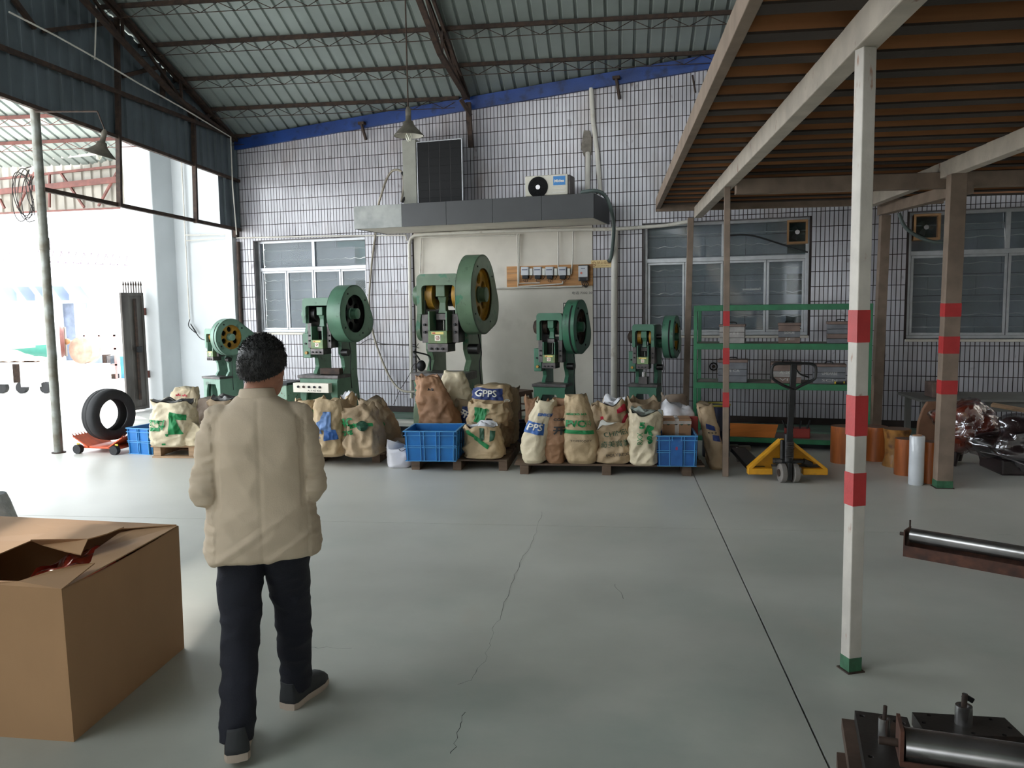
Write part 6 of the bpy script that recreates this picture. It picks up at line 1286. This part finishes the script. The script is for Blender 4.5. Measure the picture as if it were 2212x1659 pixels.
# ------------------------------------------------------------------ conveyor roller on the floor, right
def roller(label, pa, pb, r_, zc_, ext, wch, hch, steel='bright_steel'):
    pa = Vector(pa); pb = Vector(pb); d_ = (pb-pa).normalized(); pb = pa+d_*ext; L_ = ext; ang = math.atan2(d_.y, d_.x)
    t = thing('conveyor_roller', label, 'roller', (pa+pb)/2, ang)
    MB().cyl((-L_/2+.02, 0, zc_), (L_/2, 0, zc_), r_, seg=36).build('roller_tube', steel, t, smooth=True); MB().cyl((-L_/2-.05, 0, zc_), (-L_/2+.03, 0, zc_), r_*.25, seg=14).build('axle', 'rust_steel', t, smooth=True)
    MB().box(-L_/2, L_/2, -wch-.006, -wch, 0, hch).build('channel_flange', 'red_rust', t); MB().box(-L_/2, L_/2, wch, wch+.006, 0, hch).build('channel_flange', 'red_rust', t); MB().box(-L_/2, L_/2, -wch, wch, 0, .008).build('channel_web', 'red_rust', t)
    MB().box(-L_/2-.008, -L_/2, -wch-.006, wch+.006, 0, zc_+r_*.9).build('end_plate', 'red_rust', t); MB().cyl((-L_/2, wch*.6, zc_+r_*.9), (-L_/2, wch*.6, zc_+r_*.9+.05), .006, seg=8).build('stud', 'rust_steel', t)
    return t
mat('red_rust', (96, 60, 46), .75, metal=.1, var=.3, scale=12, bump=.2, col2=(62, 42, 36))
roller('bare steel conveyor roller in a rusty channel lying on the floor at the right', F(1960, 1197), F(2212, 1243), .048, .135, 1.5, .062, .075)
# ------------------------------------------------------------------ machined plates with lifting pins, bottom right
mat('black_plate', (52, 48, 46), .5, metal=.4, var=.25, scale=5, bump=.08); layer(MATS['black_plate'], (96, 70, 56), 6, .6, .72, .6, space='Object')
mat('plate_edge', (92, 74, 64), .55, metal=.3, var=.3, scale=6)
def plate(label, pts, z1_, th, holes=(), m='black_plate', name='steel_plate'):
    P_ = [F(x, y, z1_) for x, y in pts]; c = sum(P_, Vector())/len(P_); o_ = [(p_.x-c.x, p_.y-c.y) for p_ in P_]
    ar = sum(o_[i][0]*o_[(i+1) % len(o_)][1]-o_[(i+1) % len(o_)][0]*o_[i][1] for i in range(len(o_)))
    if ar < 0: o_ = o_[::-1]
    t = thing(name, label, 'plate', (c.x, c.y, z1_-th))
    hs = [circ(F(x, y, z1_).x-c.x, F(x, y, z1_).y-c.y, .009, 12)[::-1] for x, y in holes]
    MB().prism(o_, hs, 0, th).build('plate', m, t, bevel=.002)
    return t
plate('lowest rusty steel plate at the bottom edge, left of the stack', [(1807, 1624), (1960, 1640), (1990, 1760), (1815, 1760)], .055, .055, m='plate_edge')
plate('middle brown-edged steel plate of the stack at the bottom right', [(1818, 1551), (1985, 1572), (2040, 1760), (1850, 1760)], .10, .045, m='plate_edge')
pa_ = plate('black drilled steel plate on top of the stack, with a pin standing on it', [(1846, 1534), (1960, 1549), (2020, 1720), (1880, 1720)], .145, .045, [(1862, 1546), (1934, 1558), (1950, 1562), (1881, 1634)])
pb_ = plate('wide black drilled steel plate with a lifting pin, right of the stack', [(1970, 1538), (2170, 1550), (2214, 1592), (2001, 1586)], .13, .05, [(2007, 1545), (1996, 1561), (2141, 1554), (2034, 1580), (2103, 1584), (2182, 1572), (2170, 1588)])
def pin(label, px, yb, yt, w_, z_, eye):
    q = F(px, yb, z_); r_ = w_/2/FOC*((q-CAM).dot(fw)); h_ = D(px, yt, q.y+r_).z-z_; t = thing('lifting_pin', label, 'pin', (q.x, q.y+r_, z_))
    MB().lathe([(r_, 0), (r_, h_*.86), (r_*.96, h_), (r_*.6, h_), (r_*.6, h_*.9)], 28).build('sleeve', 'grey_steel' if 0 else 'bright_steel', t, smooth=True); MB().cyl((0, 0, h_*.8), (.002, 0, h_+.045), r_*.34, seg=12).build('stem', 'rust_steel', t, smooth=True)
    if eye: MB().bar((-.004, 0, h_+.04), (.035, .01, h_+.015), .014, .02).build('hook', 'black_steel', t, bevel=.003)
    return t
pin('steel sleeve pin standing on the top black plate of the stack', 1913, 1603, 1551, 25, .145, False)
pin('steel lifting pin with a hooked top on the wide black plate', 2088, 1571, 1524, 35, .13, True)
P_ = F(1940, 1668, .147), F(2212, 1700, .147)
r_ = .045; c0 = D(1945, 1622, 2.78); c1_ = D(2230, 1650, 2.70); d_ = (c1_-c0).normalized()
t = thing('conveyor_roller', 'thick polished conveyor roller with a rusty end plate in the bottom corner', 'roller', (c0.x+.4, c0.y-.03, 0), math.atan2(d_.y, d_.x)); zc_ = c0.z
MB().cyl((-.38, 0, zc_), (.9, 0, zc_), .056, seg=40).build('roller_tube', 'bright_steel', t, smooth=True); MB().cyl((-.46, 0, zc_), (-.37, 0, zc_), .014, seg=12).build('axle', 'rust_steel', t, smooth=True)
MB().box(-.40, -.388, -.065, .065, .0, zc_+.075).build('end_plate', 'red_rust', t); MB().box(-.40, .9, -.07, -.062, 0, zc_-.03).build('channel_flange', 'red_rust', t); MB().box(-.40, .9, -.07, .07, 0, .01).build('channel_web', 'red_rust', t)
# ------------------------------------------------------------------ large cardboard box, left foreground
mat('kraft_board', (176, 138, 102), .8, var=.06, scale=1.5, bump=.05, bscale=40); layer(MATS['kraft_board'], (150, 114, 84), 1.8, .5, .75, .5, space='Object', stretch=(1, 1, .3)); mat('board_edge', (150, 118, 88), .85)
bx = thing('cardboard_box', 'large open brown cardboard box in the left foreground', 'box', (-2.66, 3.32, 0))
c_ = {'nr': Vector((-2.148, 2.875, 0)), 'fr': Vector((-2.175, 3.775, 0)), 'nl': Vector((-3.16, 2.90, 0)), 'fl': Vector((-3.18, 3.80, 0))}
tz = {'nr': D(133, 1275, 2.875), 'fr': D(386, 1136, 3.775), 'nl': Vector((-3.20, 2.90, .65)), 'fl': Vector((-3.20, 3.80, .66))}
def wallp(a, b, inn, name, wav=.012, sag=0.):
    mb = MB(); n_ = 16; m_ = 10
    for s_ in (0, 1):
        off = Vector(inn)*(.006*s_)
        mb.v += [tuple(c_[a].lerp(c_[b], i/n_).lerp(tz[a].lerp(tz[b], i/n_)+Vector((0, 0, -sag*math.sin(PI*i/n_))), jj/m_)+Vector(inn)*(-wav*math.sin(PI*i/n_)*math.sin(PI*jj/m_))+off) for jj in range(m_+1) for i in range(n_+1)]
        for jj in range(m_):
            for i in range(n_):
                k = s_*(n_+1)*(m_+1)+jj*(n_+1)+i; f_ = (k, k+1, k+n_+2, k+n_+1); mb.f.append(f_ if s_ == 0 else f_[::-1])
    return mb.build(name, 'kraft_board', bx, smooth=True, frame=ID)
wallp('nl', 'nr', (0, 1, 0), 'side_wall', .008); wallp('nr', 'fr', (-1, 0, 0), 'side_wall', .012, .012); wallp('fr', 'fl', (0, -1, 0), 'side_wall'); wallp('fl', 'nl', (1, 0, 0), 'side_wall')
MB().add([c_['nl'], c_['nr'], c_['fr'], c_['fl']], [(0, 1, 2, 3)]).build('bottom', 'kraft_board', bx, frame=ID)
def flap(pts, name='flap', th=.005, m='kraft_board'):
    P_ = [p_ if isinstance(p_, Vector) else F(*p_) for p_ in pts]; n_ = len(P_); mb = MB(); mb.v = [tuple(p_) for p_ in P_]+[tuple(p_+Vector((0, 0, th))) for p_ in P_]
    tri = tessellate_polygon([P_]); mb.f += [t_ for t_ in tri]+[tuple(i+n_ for i in t_[::-1]) for t_ in tri]+[(i, (i+1) % n_, n_+(i+1) % n_, n_+i) for i in range(n_)]
    return mb.build(name, m, bx, frame=ID)
Z0 = .632
flap([tz['nl'], tz['nr'], (205, 1218, .652), (165, 1222, .66), (110, 1235, .655), (40, 1258, .645), (-60, 1262, .64)])
flap([tz['nr']+Vector((-.004, .01, -.004)), tz['fr']+Vector((-.004, 0, -.003)), (300, 1143, .635), (262, 1150, .625), (205, 1190, .615), (196, 1216, .622)])
flap([tz['fr']+Vector((-.01, -.002, .002)), Vector((-3.2, 3.79, .66)), Vector((-3.2, 3.3, .66)), (0, 1198, .662), (66, 1170, .668), (150, 1150, .655), (285, 1142, .645)])
fb = flap([(66, 1168, .685), (115, 1165, .69), (190, 1166, .695), (230, 1155, .70), (268, 1140, .70), (215, 1134, .69), (150, 1133, .685)], 'raised_flap')
flap([(66, 1168, .685), (115, 1165, .69), (190, 1166, .695), (175, 1200, .640), (140, 1192, .645), (90, 1178, .655)], 'torn_edge')
mb = MB(); q0 = F(150, 1205, .57)
mb.grid(lambda u, v: (q0.x-.16+.40*u, q0.y-.15+.5*v, .50+.05*noise.noise(Vector((u*5, v*5, 2)))+.06*math.sin(PI*u)*math.sin(PI*v)), 30, 30)
MB2 = mb; mat('red_wrap', (176, 62, 46), .25, var=.4, scale=9, bump=.4, bscale=20, coat=.8, lo=.3, hi=.7)
solo(mb, 'red_package', 'red_wrap', 'red film-wrapped goods inside the open cardboard box', 'package', smooth='all')
mat('bubble', (200, 204, 208), .2, var=.1, scale=30, bump=.6, bscale=60)
q = D(-12, 1150, 4.1); mb = MB()
mb.grid(lambda u, v: (q.x+.17*math.cos(2*PI*u)*math.sin(PI*min(.98, .1+.9*v))**.4*(1+.3*noise.noise(Vector((u*5, v*5, 0)))), 4.1+.12*math.sin(2*PI*u)*(1-.3*v), .70*v), 24, 16, True); solo(mb, 'clear_bag', 'bubble', 'clear bubble-film bundle standing behind the cardboard box', 'bag', smooth='all')
# ------------------------------------------------------------------ the man walking away
mat('skin', (176, 122, 98), .55, var=.06, scale=20); mat('jacket', (206, 188, 166), .85, var=.07, scale=5, bump=.1, bscale=220); mat('trousers', (25, 27, 40), .85, var=.12, scale=6, bump=.2, bscale=150)
mat('hair', (20, 18, 20), .5, var=.2, scale=30, bump=.3, bscale=160); mat('shoe', (50, 52, 56), .7, var=.1, scale=12); mat('sole', (186, 170, 156), .7, var=.05)
MH = .985
man = thing('person', 'man in a beige jacket and dark blue trousers walking away, seen from behind', 'person', (-1.385, 3.03, 0), .40)
def ring(c, rx, ry, rz_=0., n=28, e=2.3, tilt=0.):
    out = []
    for i in range(n):
        a = 2*PI*i/n; x_ = rx*math.copysign(abs(math.cos(a))**(2/e), math.cos(a)); y_ = ry*math.copysign(abs(math.sin(a))**(2/e), math.sin(a))
        out.append((c[0]+x_*math.cos(rz_)-y_*math.sin(rz_), c[1]+x_*math.sin(rz_)+y_*math.cos(rz_), c[2]+tilt*y_))
    return out
def remesh(mb, name, m, voxel, par, disp=None, smooth_it=3):
    me = mb.mesh('tmp', None); o = bpy.data.objects.new('tmp', me); COL.objects.link(o)
    r_ = o.modifiers.new('r', 'REMESH'); r_.mode = 'VOXEL'; r_.voxel_size = voxel
    s_ = o.modifiers.new('s', 'SMOOTH'); s_.iterations = smooth_it; s_.factor = .5
    bpy.context.view_layer.update(); dg = bpy.context.evaluated_depsgraph_get(); m2 = bpy.data.meshes.new_from_object(o.evaluated_get(dg)); bpy.data.objects.remove(o)
    if disp:
        nn = [v.normal.copy() for v in m2.vertices]
        for v, n_ in zip(m2.vertices, nn): v.co += n_*disp(v.co)
    m2.materials.clear(); m2.materials.append(MATS[m]); m2.polygons.foreach_set('use_smooth', [True]*len(m2.polygons)); m2.name = name
    o = bpy.data.objects.new(name, m2); COL.objects.link(o); o.parent = par; MW[o.name] = MW[par.name]; return o
HL, KL, AL = Vector((-.088, .0, .80)), Vector((-.105, -.03, .42)), Vector((-.125, -.17, .10))
HR, KR, AR = Vector((.080, .0, .80)), Vector((.100, .13, .43)), Vector((.105, .235, .10))
SHL, EL, WRL = Vector((-.150, .0, 1.300)), Vector((-.200, -.035, 1.02)), Vector((-.150, .215, 1.035))
SHR, ER, WRR = Vector((.150, .0, 1.300)), Vector((.188, -.03, 1.01)), Vector((.145, .215, 1.03))
# body: one continuous figure
b = MB(); HC = Vector((.028, .035, 1.480)); HM = Matrix.Translation(HC) @ Matrix.Rotation(-.42, 4, 'Z') @ Matrix.Rotation(-.08, 4, 'X')
b.rings([ring((0, 0, z_), rx, ry) for z_, rx, ry in ((.78, .14, .10), (.9, .15, .10), (1.05, .14, .09), (1.2, .15, .09), (1.27, .14, .08), (1.32, .09, .065), (1.38, .050, .053))])
b.tube([(0, -.005, 1.33), (.004, .005, 1.40), (.020, .02, 1.46)], [.062, .055, .056], 20)
b.rings([ring((0, y_, z_), rx, ry) for z_, y_, rx, ry in ((-.112, .045, .030, .03), (-.095, .035, .045, .055), (-.06, .015, .062, .078), (-.02, .0, .070, .088), (.03, -.005, .074, .094), (.07, -.008, .068, .086), (.10, -.01, .045, .06), (.115, -.01, .015, .02))], M=HM)
b.rings([ring((0, y_, z_), rx, ry, n=12) for z_, y_, rx, ry in ((-.035, .092, .016, .014), (-.025, .100, .015, .016), (0, .090, .010, .010), (.025, .082, .008, .008))], M=HM)
for sx in (-1, 1):
    b.ell((sx*.076, -.008, -.012), (.010, .020, .032), 14, HM); b.ell((sx*.03, .078, .012), (.015, .010, .008), 10, HM)
b.ell((0, .082, -.062), (.024, .010, .006), 10, HM); b.ell((0, .083, -.072), (.020, .010, .006), 10, HM)
for S_, E_, W_, sx in ((SHL, EL, WRL, -1), (SHR, ER, WRR, 1)):
    b.tube([S_, S_.lerp(E_, .5), E_, E_.lerp(W_, .5), W_], [.048, .042, .037, .034, .026], 14)
    d_ = (W_-E_).normalized(); side = Vector((-sx, 0, 0)); side = (side-d_*side.dot(d_)).normalized(); up_ = d_.cross(side)*(1 if sx < 0 else -1)
    if up_.z < 0: up_ = -up_
    pc = W_+d_*.055
    b.rings([[tuple(W_+d_*t_+side*(w_*math.cos(2*PI*i/16))+up_*(.014*math.sin(2*PI*i/16))) for i in range(16)] for t_, w_ in ((-.01, .024), (.02, .034), (.06, .040), (.092, .037))])
    for k in range(4):
        o_ = side*(.030-.020*k); L_ = (.060, .072, .068, .052)[k]; p0 = W_+d_*.080+o_; p1 = p0+d_*L_*.5-up_*.006; p2 = p1+d_*L_*.33-up_*.020; p3 = p2+d_*L_*.15-up_*.022
        b.tube([p0, p1, p2, p3], [.0088, .0082, .0074, .0062], 10)
    p0 = W_+d_*.022+side*.022; b.tube([p0, p0+side*.026+d_*.026-up_*.008, p0+side*.034+d_*.052-up_*.014, p0+side*.030+d_*.068-up_*.018], [.012, .0105, .009, .007], 10)
for H_, K_, A_ in ((HL, KL, AL), (HR, KR, AR)):
    b.tube([H_+Vector((0, 0, .06)), H_.lerp(K_, .4), K_, K_.lerp(A_, .35), A_, A_-Vector((0, 0, .04))], [.075, .068, .048, .048, .032, .034], 18); b.ell(A_+Vector((0, .05, -.055)), (.032, .09, .03), 14)
remesh(b, 'body', 'skin', .0055, man)
# trousers
def fold(c, f1, a1, sd, st=(1, 1, 1)):
    q = Vector((c.x*st[0], c.y*st[1], c.z*st[2]))*f1+Vector((sd, 0, 0)); return a1*(1-abs(noise.noise(q))*2.2)
b = MB(); b.rings([ring((0, 0, z_), rx, ry) for z_, rx, ry in ((.735, .14, .10), (.76, .175, .118), (.85, .178, .12), (.95, .165, .11))])
for H_, K_, A_ in ((HL, KL, AL), (HR, KR, AR)):
    b.tube([H_+Vector((0, 0, .08)), H_+Vector((0, 0, -.06)), H_.lerp(K_, .5), K_+Vector((0, 0, .02)), K_.lerp(A_, .4), K_.lerp(A_, .8), A_+Vector((0, 0, -.025))], [.092, .094, .083, .070, .066, .062, .060], 24)
remesh(b, 'trousers', 'trousers', .008, man, lambda c: fold(c, 8, .006, 2, (1, 1, 1.6))+(fold(c, 9, .005, 7, (1, 1, 1.3)) if c.z < .55 else 0))
# jacket
b = MB(); TS = ((.750, .0, .212, .142), (.76, .0, .218, .150), (.83, .0, .212, .148), (.92, .002, .200, .140), (1.0, .003, .190, .134), (1.12, 0, .186, .130), (1.22, -.002, .184, .126), (1.285, 0, .172, .112), (1.325, .0, .135, .094), (1.352, .0, .096, .080), (1.375, .004, .070, .068))
b.rings([ring((0, y_, z_), rx, ry, e=2.5, n=40) for z_, y_, rx, ry in TS])
for S_, E_, W_, sx in ((SHL, EL, WRL, -1), (SHR, ER, WRR, 1)):
    b.ell(S_+Vector((-sx*.01, 0, -.01)), (.060, .062, .054), 20); b.tube([S_+Vector((-sx*.03, 0, .005)), S_.lerp(E_, .3), S_.lerp(E_, .65), E_, E_.lerp(W_, .5), W_-(W_-E_)*.05], [.056, .062, .058, .056, .052, .046], 24); b.ell(E_, (.055, .058, .056), 18)
def jd(c):
    d_ = fold(c, 5.5, .007, 1, (1, 1, 1.3))+fold(c+Vector((c.z*.6, 0, 0)), 13, .0022, 5, (1, 1, .6))
    if c.z < .98: d_ += .013*max(0, 1-abs(((c.x*.85+.12)-(c.z-.84)*1.3) % .17-.085)*30)*(.5+.5*noise.noise(c*9))*min(1, (.98-c.z)*8)
    if abs(c.x) > .17: d_ += fold(c, 16, .007, 4, (.7, .7, 1.8))
    if c.y < 0 and abs(c.x) < .005 and c.z < 1.36: d_ -= .0018
    for sx in (-1, 1):
        if c.y < -.03 and abs(c.x-sx*(.155-.04*max(0, c.z-1.1))) < .010 and .95 < c.z < 1.3: d_ -= .003
    return d_
jk = remesh(b, 'jacket', 'jacket', .0075, man, jd, 9)
cl = MB(); cl.rings([ring((0, y_, z_), rx, ry, n=36, tilt=-.12) for z_, y_, rx, ry in ((1.340, .0, .088, .080), (1.370, .004, .074, .072), (1.402, .012, .066, .067), (1.405, .012, .062, .063), (1.375, .006, .062, .062))], False, False); cl.build('collar', 'jacket', man, smooth='all')
for sx in (-1, 1): MB().box(sx*.205-.012*(sx > 0)-.0, sx*.205+.012*(sx < 0)+.0, -.02, .10, .865, .872).build('pocket_edge', 'trousers' if 0 else 'jacket', man)
# hair: a cap with many short tufts
hb = MB()
def hf(u, v):
    th = 2*PI*u; bk = -math.sin(th); ph = PI*(.70*max(0, bk)**.6+(1-max(0, bk)**.6)*(.53 if bk > -.3 else .42))*v+.001; d_ = Vector((math.sin(ph)*math.cos(th), math.sin(ph)*math.sin(th), math.cos(ph)))
    k_ = 1+.05*noise.noise(d_*4)+.02*noise.noise(d_*12); return HM @ Vector((d_.x*.092*k_, -.012+d_.y*.110*k_, .020+d_.z*.116*k_))
hb.grid(hf, 48, 24, True); hc = hb.build('hair', 'hair', man, smooth='all')
tb = MB(); r2 = random.Random(3)
for k in range(3600):
    u, v = r2.random(), r2.random()**.7; p_ = hf(u, v); q = HM.inverted() @ p_; n_ = Vector((q.x/.09**2, (q.y+.01)/.108**2, (q.z-.022)/.112**2)).normalized()
    dr = (n_*.35+Vector((r2.uniform(-.5, .5), -.15+r2.uniform(-.4, .4), -.75 if q.z < .07 else .1))).normalized(); L_ = r2.uniform(.008, .016); s_ = dr.cross(n_).normalized()*.0022; o_ = q-n_*.002
    P_ = [HM @ (o_+s_), HM @ (o_-s_), HM @ (o_+n_*.002), HM @ (o_+dr*L_)]; tb.add(P_, [(0, 1, 3), (1, 2, 3), (2, 0, 3)])
tf = tb.build('hair_tufts', 'hair', hc); tf['kind'] = 'stuff'
# shoes
def shoe(A_, ang, lift, name='shoe'):
    M = Matrix.Translation((A_.x, A_.y, 0)) @ Matrix.Rotation(ang, 4, 'Z') @ Matrix.Translation((0, .16, 0)) @ Matrix.Rotation(-lift, 4, 'X') @ Matrix.Translation((0, -.16, 0)) @ Matrix.Diagonal((1.22, 1.04, 1.12, 1))
    ol = lambda k_: [(-.038*k_, -.055), (-.030*k_, -.075), (0, -.082), (.030*k_, -.075), (.038*k_, -.055), (.036*k_, .02), (.044*k_, .09), (.046*k_, .13), (.036*k_, .175), (.01*k_, .195), (-.015*k_, .193), (-.038*k_, .165), (-.044*k_, .12), (-.038*k_, .05)]
    so_ = MB().rings([[(x_, y_, z_) for x_, y_ in ol(k_)] for z_, k_ in ((0, .96), (.006, 1.02), (.024, 1.03), (.026, 1.0))], M=M)
    secs = []
    for z_, k_, y1_ in ((.02, 1.0, 1.0), (.045, .98, .98), (.065, .88, .86), (.085, .78, .52), (.10, .74, .36), (.105, .70, .33)):
        secs.append([(x_*k_, -.075+(y_+.075)*y1_ if 1 else y_, z_) for x_, y_ in ol(1)])
    up_ = MB().rings(secs, M=M); o = up_.build(name, 'shoe', man, smooth='all'); so_.build('sole', 'sole', o, smooth=True)
    mb = MB(); [mb.bar(M @ Vector((-.02, .055+.018*k, .088-.010*k)), M @ Vector((.02, .055+.018*k, .088-.010*k)), .005) for k in range(4)]; mb.build('laces', 'shoe', o)
shoe(AL+Vector((0, -.0, 0)), .05, .12); shoe(AR, -.62, 0)
